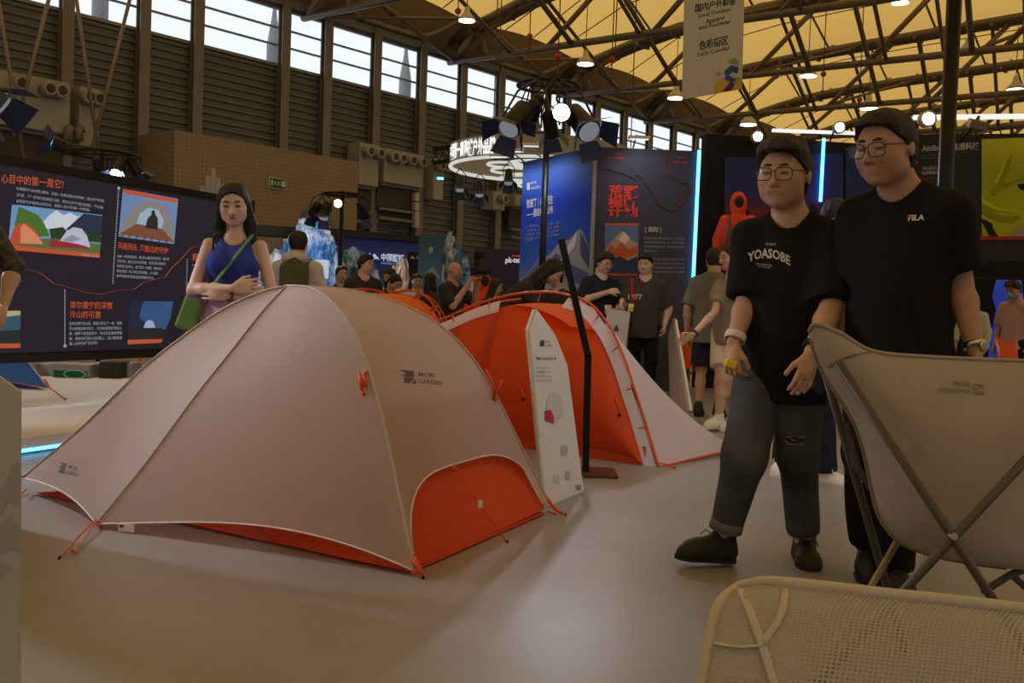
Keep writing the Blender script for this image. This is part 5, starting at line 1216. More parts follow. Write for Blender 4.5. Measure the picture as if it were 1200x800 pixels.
ppoly(bw, PLD, [(708, 300), (712, 287), (720, 279), (726, 272), (731, 271), (737, 277), (742, 283), (748, 284), (747, 316), (708, 316)], ink(176, 150, 140), .006, 'picture'); ppoly(bw, PLD, [(708, 300), (716, 286), (722, 292), (728, 284), (736, 292), (747, 288), (747, 298), (736, 302), (724, 302), (714, 306)], ink(188, 92, 66), .008, 'picture'); ppoly(bw, PLD, [(708, 320), (708, 298), (716, 304), (726, 300), (736, 305), (747, 300), (747, 321)], ink(52, 62, 96), .010, 'picture'); ppoly(bw, PLD, [(724, 281), (731, 271), (738, 279), (733, 286)], ink(222, 205, 195), .008, 'picture')
ptext(bw, PLD, '[ 源起 ]', 755.5, 271, 775, 271.4, 6.5, ink(190, 192, 200), .02)
for k in range(10):
    if k != 4: ptext(bw, PLD, '横断山脉是中国最长最宽的南北向山系，我们沿着山野的足迹去探索无人荒野，徒步穿越雪山垭口'[k*2:k*2+24-(k in (3, 9))*14], 754.5-(k > 4)*.6, 280+k*4.9, 802-(k in (3, 9))*32, 280.8+k*4.9, 3.1, ink(160, 162, 172), 0)
pline(bw, PLD, [(699, 199), (711, 198), (722, 202), (729, 203), (736, 206), (744, 210), (746, 205), (750, 207), (758, 218), (768, 232), (770, 239), (780, 245), (787, 247), (794, 243), (800, 236), (807, 228), (809, 220), (806, 215), (798, 214), (788, 207), (780, 204), (779, 192), (782, 180), (782.5, 174)], 2.2, RD, Y=13.5, name='route_line')
ptext(bw, PLD, '户外探索', 719.5, 180.5, 727.5, 180.7, 2.4, RD, 0); ptext(bw, PLD, '冷山·荒野横断', 712.5, 186.5, 733, 187, 3.6, RD, 0); ptext(bw, PLD, '雪山营地', 793, 185.5, 803, 185.8, 2.6, RD, 0); ptext(bw, PLD, '荒野·山脉', 789, 191, 806, 191.5, 3.6, RD, 0)
# small lamp arms on top of the wall
mat('arm_chrome', (.55, .56, .58), .3, .6); glow('strip_white', (1, .98, .95), 1.4)
for k, (x, y, Y) in enumerate(((634, 184, 14.6), (655, 178, 14.2), (615, 190, 15.0), (742, 173, 13.5))):
    p = at(x, y, Y)-PLB[1]*.0; tk = thing('arm_light', 'small white arm light on the top edge of the display wall, ' + ('second from the left', 'nearest its corner', 'leftmost of four', 'on its dark face')[k], 'lamp', p, 'arm lights on the display wall')
    q = MB(); hd_ = p+PLB[1]*.45+UP*.05 if k < 3 else p+PLD[1]*.5+UP*.05; q.tube([p, lerp(p, hd_, .5)+UP*.1, hd_], .012, 6); obj('arm', q, 'arm_chrome', tk, True)
    q = MB(); q.box(hd_, (.28, .10, .04)); obj('head', q, 'arm_chrome', tk, bevel=.01); q = MB(); q.box(hd_-UP*.022, (.24, .08, .006)); obj('diffuser', q, 'strip_white', tk)
    add_spot(hd_-UP*.04, (-PLB[1]*.55-UP) if k < 3 else (V((.3, .8, -1)) if k == 3 else V((0, 0, -1))), 22, math.radians(130), (.9, .95, 1), .8, .08)
# ------------------------------------------------------------------ dark booth to the right
DBX = ink(20, 20, 26); zd = at(900, 165, 14.8).z
db_ = thing('booth_wall', 'long black booth wall with blue light lines behind the two men', 'booth wall', at(930, 371, 14.9)*1-V((0, 0, at(930, 371, 14.9).z)))
q = MB(); a, b = at(822, 300, 14.4), at(1075, 300, 14.9); a.z = b.z = 0; PLK, dk = plane_of(a.copy(), b.copy())
slab(db_, a, b, PLK[1], .2, 0, zd, DBX, 'panel')
grad('poster_dusk', [(0, (16, 16, 30)), (1, (34, 40, 96)), (.30, (30, 24, 48)), (.38, (110, 46, 48)), (.46, (70, 44, 78)), (.62, (38, 44, 110))], at(900, 290, 14.6).z, at(900, 185, 14.6).z)
for x0, x1 in ((849, 922), (926, 988), (991, 1062)):
    prect(db_, PLK, x0, 184-(x0-849)*.05, x1, 292, 'poster_dusk', .02, .0, 'poster')
    x = x0; pts = [(x0, 290), (x0, 262)]; random.seed(x0)
    while x < x1-4: x += 5; pts.append((min(x, x1-1), 262-random.random()*16-8*math.sin((x-x0)/15)))
    pts += [(x1, 262), (x1, 290)]; ppoly(db_, PLK, pts, ink(26, 22, 36), .024, 'ridge_print')
    ppoly(db_, PLK, [(x0+4, 258)]+[(x0+8+i*8, 250-8*((i*37) % 3)/2) for i in range(7) if x0+8+i*8 < x1-3]+[(x1-2, 258)], ink(120, 46, 46), .022, 'ridge_print')
for (x0, y0, x1, y1) in ((819.5, 176, 812, 336), (965.5, 162, 961.5, 236)):
    q = MB(); q.tube([onplane(x0, y0, PLD[0]+PLD[1]*.03 if x0 < 900 else PLK[0]+PLK[1]*.06, PLD[1] if x0 < 900 else PLK[1]), onplane(x1, y1, PLD[0]+PLD[1]*.03 if x0 < 900 else PLK[0]+PLK[1]*.06, PLD[1] if x0 < 900 else PLK[1])], .024, 6); obj('light_line', q, 'led_blue', db_)
q = MB(); ca, cb = at(905, 158, 16.5), at(1010, 151, 16.5); q.box((ca+cb)/2, ((cb-ca).length, .06, .05)); obj('fluorescent_strip', q, 'strip_white', db_)
glow('flood_on', (1, .98, .94), 60.0)
for k, (x, y) in enumerate(((888, 160), (984, 149), (1088, 139))):
    p = at(x, y, (14.2, 14.3, 10.4)[k]); tk = thing('floodlight', 'bright round floodlight on the booth top, %s of three' % ('leftmost', 'middle', 'rightmost')[k], 'floodlight', p)
    q = MB(); q.lathe(p+V((0, .12, 0)), [(.04, 0), (.08, .02), (.09, .12)], 14, (V((1, 0, 0)), V((0, 0, 1)), V((0, -1, 0)))); obj('housing', q, 'lamp_shell', tk, True)
    q = MB(); q.lathe(p, [(.062, 0), (.062, .012)], 14, (V((1, 0, 0)), V((0, 0, 1)), V((0, -1, 0)))); obj('bulb', q, 'flood_on', tk)
    q = MB(); q.tube([p+V((0, .1, 0)), p+V((0, .25, .0)), p+V((0, .7, -.35))], .014, 6); obj('bracket', q, 'lamp_black', tk)
    add_spot(p-V((0, .03, 0)), V((.0, -1, -.7)), 10, math.radians(110), (1, .97, .92))
# right-hand poster board
rb = thing('poster_board', 'dark overhead board with a yellow-green jacket picture at the upper right', 'poster board', at(1150, 385, 10.6)*1-V((0, 0, at(1150, 385, 10.6).z)))
a, b = at(1063, 300, 10.9), at(1290, 300, 10.4); PLR, dr = plane_of(a.copy(), b.copy()); zrt, zrb = onplane(1063, 158, a, PLR[1]).z, onplane(1063, 303, a, PLR[1]).z
slab(rb, a, b, PLR[1], .5, zrb, zrt, ink(44, 46, 54), 'panel'); slab(rb, a-dr*.02, b, PLR[1], .6, zrb-.18, zrb, DBX, 'beam')
for p in (a+dr*.1, b): q = MB(); q.box(V((p.x, p.y, zrb/2))-PLR[1]*.3, (.14, .14, zrb)); obj('post', q, 'black_matte', rb)
grad('jacket_green', [(0, (130, 138, 12)), (1, (196, 204, 40)), (.35, (168, 178, 20)), (.7, (150, 158, 18))], zrb, zrt)
def jacket_print():
    q = MB()
    def P(u, v):
        p = onplane(lerp(1150.5, 1262, u), lerp(277-.02*u, 163-4*u, v), PLR[0]+PLR[1]*.012, PLR[1])
        return p+PLR[1]*(.004*math.sin(9*u+7*v+2*math.sin(5*v)))
    q.grid(P, 24, 24); return obj('jacket_picture', q, 'jacket_green', rb, True)
jacket_print()
JD, JL = ink(136, 143, 16), ink(182, 190, 34)
for pts in ([(1160, 224), (1172, 212), (1180, 190), (1184, 182), (1186, 184), (1182, 200), (1176, 216), (1164, 230)], [(1150.5, 240), (1166, 250), (1182, 254), (1196, 252), (1196, 256), (1180, 260), (1162, 256), (1150.5, 248)], [(1176, 216), (1200, 206), (1220, 206), (1220, 210), (1200, 211), (1178, 221)]): ppoly(rb, PLR, pts, JD, .02, 'fold_print')
for pts in ([(1164, 214), (1174, 196), (1178, 184), (1180, 186), (1176, 200), (1168, 216)], [(1150.5, 232), (1168, 242), (1190, 246), (1190, 249), (1168, 247), (1150.5, 238)]): ppoly(rb, PLR, pts, JL, .02, 'fold_print')
ppoly(rb, PLR, [(1148.5, 256), (1156, 258), (1163, 262), (1164, 268), (1170, 277), (1160, 277), (1154, 266)], ink(30, 30, 28), .022, 'strap_print'); ppoly(rb, PLR, [(1192, 216), (1205, 214), (1205, 226), (1194, 220)], ink(24, 24, 24), .022, 'strap_print'); ppoly(rb, PLR, [(1183, 277), (1192, 270), (1204, 262), (1210, 277)], ink(140, 140, 142), .022, 'strap_print')
prect(rb, PLR, 1148.5, 277, 1280, 281, ink(176, 40, 34), .014, -.005, 'red_bar')
WR = ink(176, 178, 186)
ptext(rb, PLR, 'AltiBreath高透科技', 1080.5, 177, 1147.5, 174, 9, WR, .025); ptext(rb, PLR, 'High permeability technology for the outdoors', 1080.5, 183, 1136, 178, 2.6, ink(120, 122, 130), 0); ptext(rb, PLR, 'Breathable shell', 1080.5, 186, 1124, 183, 2.4, ink(120, 122, 130), 0)
ptext(rb, PLR, '冲山起顶 Pro', 1080.5, 199, 1104, 198, 4.6, WR, .01); ptext(rb, PLR, '机动裤用冲锋', 1080, 204.5, 1104, 203.5, 4.6, WR, .01); ptext(rb, PLR, '专业户外冲锋衣', 1080, 210, 1104, 209, 3.4, ink(150, 60, 56), 0)
c_ = onplane(1074, 190, PLR[0]+PLR[1]*.01, PLR[1]); q = MB(); q.ball(c_, .012, 8); obj('dot', q, RD, rb)
q = MB(); a2, b2 = at(1070, 145, 11.4), at(1260, 128, 11.0); d2 = (b2-a2); q.box((a2+b2)/2, (d2.length, .06, .05), frame(UP, d2)[0:1]+(frame(UP, d2)[1], UP)); obj('fluorescent_strip', q, 'strip_white', rb)
p = at(1145, 146, 10.2); tk = thing('floodlight', 'switched-off square floodlight above the poster board', 'floodlight', p); q = MB(); q.box(p, (.18, .1, .09), frame(V((.2, -.3, 1)))); obj('housing', q, ink(120, 112, 100), tk, bevel=.01); q = MB(); q.tube([p, p+V((.06, .1, .1)), p+V((.05, .5, -.1))], .015, 6); obj('bracket', q, 'lamp_black', tk)
# back of that booth
a, b = at(1075, 380, 18.5), at(1330, 380, 17.5); sl_ = thing('booth_back_wall', 'black rear wall under the overhead poster board', 'booth wall', V(((a.x+b.x)/2, 18, 0))); slab(sl_, a, b, V((0, -1, 0)), .1, 0, 3.2, DBX, 'panel')
glow('blue_glow', (.03, .08, .7), .45); q = MB(); c_ = at(1180, 370, 15.5)
sbl = thing('light_column', 'glowing blue fabric column in the booth at the right', 'light column', V((c_.x, c_.y, 0))); q.lathe(V((c_.x, c_.y, 0)), [(.28, 0), (.22, .8), (.16, 1.3), (.22, 1.5), (.18, 1.75), (.05, 1.9)], 18); obj('column', q, 'blue_glow', sbl, True)
# ------------------------------------------------------------------ hanging banner
BP = (at(836, 60, 22), V((-.22, -1, 0)).normalized()); hb = thing('hanging_banner', 'white hanging hall banner with coloured hexagon logo and zone name', 'banner', at(836, 110, 22)); BWH = ink(196, 194, 196)
q = MB(); q.prism([onplane(x, y, *BP) for x, y in ((799, 116.5), (869.5, 104), (874, -60), (803, -52))], -BP[1]*.03); obj('cloth', q, BWH, hb)
BK = ink(58, 58, 62)
ptext(hb, BP, '国内户外鞋服', 814, 14, 863, 4, 10.5, BK, .02); ptext(hb, BP, 'Local Outdoor', 818, 21, 857.5, 12.5, 7, BK, .01); ptext(hb, BP, 'Apparel', 827, 27.5, 849, 22.5, 7, BK, .01); ptext(hb, BP, 'and Footwear', 819, 35, 856.5, 27, 7, BK, .01); ptext(hb, BP, '色彩街区', 819, 58, 853, 51, 11.5, BK, .02); ptext(hb, BP, "Let's Colorful", 817, 66, 854, 58.5, 6.8, BK, .01)
for pts, cc_ in (([(837.5, 109.5), (837.5, 99), (847, 92.5), (855, 96), (846, 106), (846.5, 108)], (200, 168, 40)), ([(846.5, 107), (856, 96), (862, 98), (857, 106), (849, 107.5)], (98, 44, 100)), ([(857, 106), (862, 97), (869, 94), (869, 104)], (200, 168, 40)), ([(849, 83), (857, 76), (866, 79), (864, 86), (858, 84), (852, 90), (849, 87)], (56, 82, 160)), ([(848, 92), (853, 88), (864, 93), (858, 97)], (56, 82, 160)), ([(853, 73), (860, 67.5), (866, 71), (866, 77), (858, 74)], (140, 165, 90)), ([(860, 95), (864, 90), (869, 92), (862, 98)], (140, 165, 90)), ([(839, 87), (842, 83), (844.5, 85), (843.5, 89), (840, 89)], (150, 165, 90))): ppoly(hb, BP, pts, ink(*cc_), .01, 'logo_piece')
for x in (806, 870): q = MB(); p = onplane(x, -50, *BP); q.tube([p, V((p.x, p.y, 13))], .015, 5); obj('cable', q, 'wire_dark', hb)
# ------------------------------------------------------------------ ring sign
RC = at(632, 199, 26); RR = 2.35; rs = thing('ring_sign', 'hanging white ring sign with glowing characters and light hoops', 'hanging sign', RC-V((0, 0, .2)))
glow('hoop_white', (.9, .92, .85), 1.0); mat('ring_grey', (.35, .33, .30), .6)
q = MB(); n_ = 48
q.add([RC+V((RR*math.cos(2*math.pi*k/n_), RR*math.sin(2*math.pi*k/n_), z)) for z in (0, .52) for k in range(n_)], [(k, (k+1) % n_, n_+(k+1) % n_, n_+k) for k in range(n_)]); obj('band', q, 'ring_grey', rs)
q = MB(); q.tube([RC+V((RR*.985*math.cos(2*math.pi*k/n_), RR*.985*math.sin(2*math.pi*k/n_), 0)) for k in range(n_)], .05, 6, True); obj('rim_light', q, 'hoop_white', rs)
for rr, dx, dz in ((.55, -.7, -.05), (.7, -.3, -.25), (.75, .2, -.4), (.5, .5, -.6), (.62, -.15, .15), (.45, -.9, .1)): q = MB(); q.tube([RC+V((dx+rr*math.cos(2*math.pi*k/32), rr*math.sin(2*math.pi*k/32), dz)) for k in range(32)], .035, 6, True); obj('light_hoop', q, 'hoop_white', rs)
glow('char_white', (1, 1, 1), 1.6)
tv, tf = text_geo('中国第一高海拔户外品牌', .03, 2); mx = max(v.x for v in tv); q = MB(); vs = []
for v in tv:
    a_ = math.radians(lerp(196, 242, v.x/mx)); vs.append(RC+V(((RR+.03)*math.cos(a_), (RR+.03)*math.sin(a_), .10+v.y*.42)))
q.add(vs, tf); obj('lettering', q, 'char_white', rs)
q = MB(); ta, tb = at(506, 190, 25.5), at(660, 168, 25.5)
for dy, dz in ((0, 0), (.35, 0), (0, .35), (.35, .35)): q.tube([ta+V((0, dy, dz)), tb+V((0, dy, dz))], .03, 5)
for k in range(18):
    u, u2 = k/18, (k+1)/18
    q.tube([lerp(ta, tb, u), lerp(ta, tb, u2)+V((0, 0, .35))], .018, 4); q.tube([lerp(ta, tb, u)+V((0, .35, .35)), lerp(ta, tb, u2)+V((0, .35, 0))], .018, 4)
obj('lattice_truss', q, 'black_matte', rs)
for x, y in ((539, 216), (562, 222), (596, 208)): p = at(x, y, 25); lamp_head(rs, p, V((0, -.5, -.8)), 1.6, 'lens_dim', hang=p+UP*.4)
p = at(516, 209, 25.4); q = MB(); q.box(p, (.16, .08, .05)); obj('blue_lamp', q, 'led_blue', rs)
for k in range(3):
    a_ = 2*math.pi*k/3; p = RC+V((RR*math.cos(a_), RR*math.sin(a_), .5)); q = MB(); q.tube([p, V((p.x, p.y, 13))], .015, 5); obj('cable', q, 'wire_dark', rs)
# ------------------------------------------------------------------ mountain models, banners and booths in the distance
def mount_mat():
    for nm, c1_, c2_, c3_ in (('mount_blue', (.10, .28, .58), (.66, .72, .86), (.04, .13, .32)), ('mount_tan', (.40, .31, .22), (.55, .50, .44), (.25, .20, .15))):
        m = mat(nm, c1_, .7, spec=.2); nt = m.node_tree; N, L = nt.nodes, nt.links; tc = N.new('ShaderNodeTexCoord'); nz = N.new('ShaderNodeTexNoise'); nz.inputs['Scale'].default_value = 2.6; nz.inputs['Detail'].default_value = 8; nz.inputs['Roughness'].default_value = .65; nz.inputs['Distortion'].default_value = 1.2
        rp = N.new('ShaderNodeValToRGB'); rp.color_ramp.elements[0].position = .40; rp.color_ramp.elements[0].color = c3_+(1,); rp.color_ramp.elements[1].position = .60; rp.color_ramp.elements[1].color = c2_+(1,); e = rp.color_ramp.elements.new(.48); e.color = c1_+(1,)
        L.new(tc.outputs['Object'], nz.inputs['Vector']); L.new(nz.outputs['Fac'], rp.inputs[0]); L.new(rp.outputs[0], N['Principled BSDF'].inputs['Base Color'])
mount_mat()
def mountain(label, px, Y, depth, m, seed):
    """craggy block: outline from the picture, ridged front, real depth"""
    rnd = random.Random(seed); top = [at(x, y, Y) for x, y in px]; t = thing('mountain_model', label, 'mountain model', V((sum(p.x for p in top)/len(top), Y, 0)))
    q = MB(); nc, nr = (len(top)-1)*4, 12; cols = []
    for i in range(nc+1):
        k = i/4; j = min(len(top)-2, int(k)); p = lerp(top[j], top[j+1], k-j); cols.append(p+V((0, 0, rnd.uniform(-.05, .05))))
    vs = []
    for side in (-1, 1):
        for p in cols:
            for r in range(nr+1):
                v = r/nr; z = lerp(0, p.z, v); vs.append(V((p.x+rnd.uniform(-.03, .03), Y+side*depth*(1-v)**.8*.5+rnd.uniform(-.07, .07)*(0 < v < 1), z)))
    w = nr+1; M_ = (nc+1)*w; fs = []
    for i in range(nc):
        for r in range(nr):
            a_ = i*w+r; fs.append((a_, a_+w, a_+w+1, a_+1)); fs.append((M_+a_+1, M_+a_+w+1, M_+a_+w, M_+a_))
        fs.append((i*w+nr, (i+1)*w+nr, M_+(i+1)*w+nr, M_+i*w+nr))
    for i in (0, nc):
        for r in range(nr): a_ = i*w+r; fs.append((a_, a_+1, M_+a_+1, M_+a_))
    q.add(vs, fs); obj('rock', q, m, t); return t
m1 = mountain('big blue and white mountain model behind the man with the rucksack', [(300, 320), (312, 302), (326, 290), (342, 276), (350, 262), (362, 252), (372, 246), (382, 262), (390, 276), (396, 300)], 15.5, 1.6, 'mount_blue', 1)
c_ = at(377, 316, 14.4); q = MB(); q.tube([c_+V((0, 0, z)) for z in (-.12, 0, .14)], .1, 8); obj('lit_badge', q, lit(210, 225, 235), m1)
mountain('smaller blue mountain model right of the spotlight stand', [(396, 312), (404, 296), (413, 289), (420, 291), (430, 300), (440, 309), (448, 330)], 17.6, 1.2, 'mount_blue', 2)
mountain('tan rock model before the dark narrow banner', [(456, 330), (462, 312), (470, 306), (476, 304), (479, 316)], 15.0, .8, 'mount_tan', 3)
mountain('white and blue mountain model right of the teal banner', [(519, 300), (522, 284), (528, 271), (536, 284), (544, 298), (550, 310), (556, 330)], 17.0, 1.0, 'mount_blue', 4)
def wallpanel(name, label, cat, x0, y0, x1, y1, Y, m, Y2=None, ybot=None):
    a, b = at(x0, y0, Y), at(x1, y1, Y2 or Y); zt = (a.z+b.z)/2 if abs(a.z-b.z) < .6 else a.z; pl, d = plane_of(a.copy(), b.copy()); t = thing(name, label, cat, V(((a.x+b.x)/2, (a.y+b.y)/2, 0))); slab(t, a, b, pl[1], .12, 0, zt, m, 'panel'); return t, pl
t, pl = wallpanel('booth_backdrop', 'royal blue booth backdrop with white mountain logo and characters', 'backdrop', 390, 272, 512, 284, 20, ink(58, 74, 170), 21.5)
ptext(t, pl, '中国巅峰', 446, 304.5, 474, 306.5, 9.5, lit(205, 215, 235), .03, off=.01); ppoly(t, pl, [(429, 303), (433, 296), (436, 300), (439, 297), (445, 304), (440, 303), (437, 305), (434, 301)], lit(205, 215, 235), .012, 'logo'); ptext(t, pl, 'CHINA PEAK OUTDOOR', 446, 309, 472, 311, 3, lit(170, 180, 215), 0)
slab(t, at(390, 270, 19.9), at(512, 281, 21.4), pl[1], .3, t.location.z+at(390, 276, 20).z, at(390, 268, 20).z, ink(44, 44, 56), 'top_rail')
t, pl = wallpanel('roll_banner', 'tall teal banner with a small pale animal emblem', 'banner', 491, 276.5, 518.5, 275.5, 16.2, ink(62, 100, 122)); ppoly(t, pl, [(502, 292), (503, 289), (507, 289), (508, 292), (506, 297), (503, 296)], ink(150, 165, 165), .01, 'emblem'); ppoly(t, pl, [(498, 322), (503, 315), (507, 312), (511, 318), (516, 326), (500, 326)], ink(120, 130, 130), .01, 'emblem')
t, pl = wallpanel('roll_banner', 'narrow dark navy banner with a white mountain sign beside the teal one', 'banner', 478, 295, 495, 296, 16.8, ink(36, 36, 58)); ppoly(t, pl, [(480.5, 303), (483.5, 299), (486.5, 303)], ink(190, 195, 205), .01, 'emblem'); ptext(t, pl, '巅峰', 488, 303, 493, 303.2, 4, ink(190, 195, 205), .02)
t, pl = wallpanel('roll_banner', 'black banner with a red figure behind the teal banner', 'banner', 517, 294, 532, 294, 18.2, ink(30, 28, 36)); ppoly(t, pl, [(517.5, 316), (519, 306), (521, 312), (523, 318), (521, 327), (518, 322)], ink(190, 40, 60), .01, 'figure_print')
t, pl = wallpanel('booth_backdrop', 'purple booth backdrop with a white brand name and red roof mark', 'backdrop', 556, 294, 626, 291, 19, ink(66, 62, 104)); ptext(t, pl, 'pk-tex', 592, 307.5, 612, 307.5, 9, lit(225, 225, 235), .03, off=.01); ppoly(t, pl, [(598, 301), (602, 298.5), (605, 299.5), (610, 298), (611.5, 302), (607, 301), (603, 300)], lit(205, 50, 50), .012, 'logo')
t, pl = wallpanel('booth_fascia', 'tan and grey booth fascia left of the big mountain model', 'booth wall', 296, 277, 340, 281, 17, ink(120, 100, 88)); slab(t, at(285, 262, 16.9), at(396, 276, 17.6), pl[1], .4, at(300, 275, 17).z, at(300, 263, 17).z, ink(52, 50, 50), 'canopy')
t, pl = wallpanel('booth_fascia', 'low grey partition far behind the crowd', 'booth wall', 300, 330, 640, 332, 22.5, ink(70, 66, 70))
# wooden boxes and packed goods below the screen
def crate(label, x0, y0, x1, y1, Y, m, band=None, txt=None):
    a, b = at(x0, y1, Y), at(x1, y1, Y); z0 = PZ; z1 = at(x0, y0, Y).z; t = thing('carton', label, 'box', V(((a.x+b.x)/2, Y, z0)))
    q = MB(); q.box(V(((a.x+b.x)/2, Y, (z0+z1)/2)), (b.x-a.x, .3, z1-z0)); obj('body', q, m, t, bevel=.008)
    if band:
        q = MB(); q.box(V(((a.x+b.x)/2, Y-.152, z0+(z1-z0)*.28)), ((b.x-a.x)*.9, .006, (z1-z0)*.5)); o = obj('band', q, band, t)
        q = MB(); cc_ = V((lerp(a.x, b.x, .62), Y-.157, z0+(z1-z0)*.28)); q.tube([cc_+V((.12*math.cos(k*math.pi/6), 0, .045*math.sin(k*math.pi/6))) for k in range(12)], .006, 5, True); obj('oval_print', q, WI, o)
crate('white carton with a green band under the screen', 68, 425, 111, 441, 11.0, ink(150, 150, 148), ink(30, 110, 52)); crate('plain white carton left of the green banded one', 49, 425, 69, 439, 11.2, ink(168, 168, 168)); crate('small white carton right of the green banded one', 111, 424, 121, 438, 11.3, ink(150, 150, 150)); crate('dark olive duffel box under the screen', 122, 423, 146, 439, 11.1, ink(52, 54, 48)); crate('pale carton at the tent edge under the screen', 147, 424, 160, 438, 11.3, ink(140, 140, 150))
q = MB(); p = at(153, 437, 11.9); q.tube([V((p.x, p.y, PZ+.02)), V((p.x+.05, p.y, PZ+.1)), V((p.x+.12, p.y, PZ+.18))], .02, 6); obj('rope_end', q, 'orange_cord', label='short red rope end beside the tent edge under the screen', cat='rope', smooth=True)
# small white ornament on the screen top
p = onplane(249, 236, SP[0]-SP[1]*.1, SP[1]); p.z = zt_+.14; q = MB()
for k in range(5): q.tube([p+V((k*.05-.1, 0, -.2)), p+V((k*.05-.1, 0, (.02, .12, .2, .1, .04)[k]))], .022, 6)
obj('peak_ornament', q, ink(165, 160, 160), label='small white jagged ornament peeking over the screen beside the woman', cat='ornament')
# ------------------------------------------------------------------ small orange camp chairs, table lamp arms
def small_chair(label, x, y0, y1, Y, wpx):
    a = at(x-wpx/2, y0, Y); b = at(x+wpx/2, y0, Y); zt = a.z; w = b.x-a.x; c = V(((a.x+b.x)/2, Y, 0)); t = thing('camp_chair', label, 'chair', c); zs = .42
    q = MB(); q.grid(lambda u, v: V((a.x+u*w, Y-.05+.18*v-.05*math.sin(math.pi*u), lerp(zs-.05, zt+.03*math.cos(2*math.pi*u), v))), 10, 8); obj('back_sling', q, 'orange_nylon', t, True)
    q = MB(); q.grid(lambda u, v: V((a.x+u*w, Y-.05-.42*v, zs-.05+.06*v-.04*math.sin(math.pi*u))), 8, 6); obj('seat_sling', q, 'orange_nylon', t, True)
    for s_ in (0, 1):
        for p0, p1 in (((a.x+s_*w, Y+.13, zt), (a.x+w*(.9-.8*s_), Y-.25, 0)), ((a.x+s_*w, Y-.45, zs), (a.x+w*(.9-.8*s_), Y+.15, 0))): q = MB(); q.tube([p0, p1], .011, 6); obj('leg', q, 'steel_grey', t)
small_chair('orange folding camp chair between the pink board and the man in grey-green', 801, 386, 440, 13.0, 24)
small_chair('orange folding camp chair at the far right edge beside the man in pink', 1188, 399, 440, 8.0, 24)
# ------------------------------------------------------------------ people
for n_, c_ in dict(cloth_blue=(.03, .05, .30), cloth_lilac=(.50, .32, .50), cloth_navy=(.015, .018, .035), cloth_brown=(.055, .043, .038), cloth_greengrey=(.155, .155, .125), cloth_taupe=(.28, .235, .205), cloth_white=(.70, .67, .65), cloth_greywhite=(.48, .45, .44), cloth_charcoal=(.03, .03, .033), cloth_pink=(.55, .33, .33), cloth_pale=(.55, .54, .52), olive_pack=(.075, .085, .03), red_shell=(.75, .06, .02), bag_green=(.12, .22, .06), bag_purple=(.25, .16, .42), yellow_tag=(.80, .62, .05), lanyard_red=(.62, .02, .05), mask_blue=(.25, .40, .55)).items(): mat(n_, c_, .8, bump=(14, .2, .02), spec=.2)
mat('lace_black', (.012, .012, .012), .8, noise=(40, .1), col2=(.10, .085, .07)); mat('jean_cuff', (.13, .13, .13), .85); mat('skin_knee', (.35, .2, .14), .6); mat('thread', (.30, .27, .22), .9); mat('watch_face', (.5, .52, .55), .2, .5)
def px_frame(loc, face, h):
    inv = (Matrix.Translation(V(loc)) @ Matrix.Rotation(face, 4, 'Z')).inverted(); R_ = inv.to_3x3()
    J = lambda x, y, Y: tuple((inv @ at(x, y, Y))/h); D_ = lambda v: tuple(R_ @ V(v)); return J, D_
def surf_text(I, txt, x0, y0, x1, y1, hpx, m, bold=.0, arc=0.0, shear=0.0, name='print', bv=None):
    bv = bv or I['top'].bvh(); tv, tf = text_geo(txt, bold, 2, shear=shear); mx = max(q.x for q in tv); q = MB(); vs = []
    for v in tv:
        f = v.x/mx; X_ = x0+(x1-x0)*f; Y_ = y0+(y1-y0)*f-v.y*hpx-arc*(1-(2*f-1)**2); vs.append(hit(bv, X_, Y_, .004) or at(X_, Y_, I['root'].location.y-.15))
    q.add(vs, tf); return obj(name, q, m, I['root'])
def surf_tube(I, pts, r, m, name, bv=None, flat=.3, off=.004, closed=False):
    bv = bv or I['top'].bvh(); P = []
    for k in range(len(pts)-1):
        for u in np.linspace(0, 1, 7)[:-1]: P.append(hit(bv, lerp(pts[k][0], pts[k+1][0], u), lerp(pts[k][1], pts[k+1][1], u), off))
    P.append(hit(bv, *pts[-1], off)); P = [p for p in P if p]
    if len(P) < 2: return None
    q = MB(); q.tube(P, r, 6, flat=flat); return obj(name, q, m, I['root'], True)
def badge(I, x, y, wpx, hpx, m='yellow_tag', bv=None):
    bv = bv or I['top'].bvh(); p = hit(bv, x, y, .012)
    if not p: return
    k = p.y/FPX; q = MB(); q.box(p, (wpx*k, .004, hpx*k)); o = obj('badge', q, m, I['root']); q = MB(); q.box(p+V((0, -.003, hpx*k*.2)), (wpx*k*.8, .002, hpx*k*.35)); obj('badge_print', q, 'white_print', o)
def wristband(I, sd, m, r=1.35, w=.012, name='wristband'):
    P = I['P']; e, w_ = I['S'](P['elb'+sd]), I['S'](P['wri'+sd]); d = (w_-e)/np.linalg.norm(w_-e); a = w_-d*.02; q = MB(); X, Y, Z = frame(I['T'].to_3x3() @ V(d)); rr = .0165*I['h']*r
    q.lathe(I['toW'](a), [(rr*.9, -w), (rr, -w), (rr, w), (rr*.9, w)], 16, (X, Y, Z), cap=False); return obj(name, q, m, I['root'], True), I['toW'](a), (X, Y, Z), rr
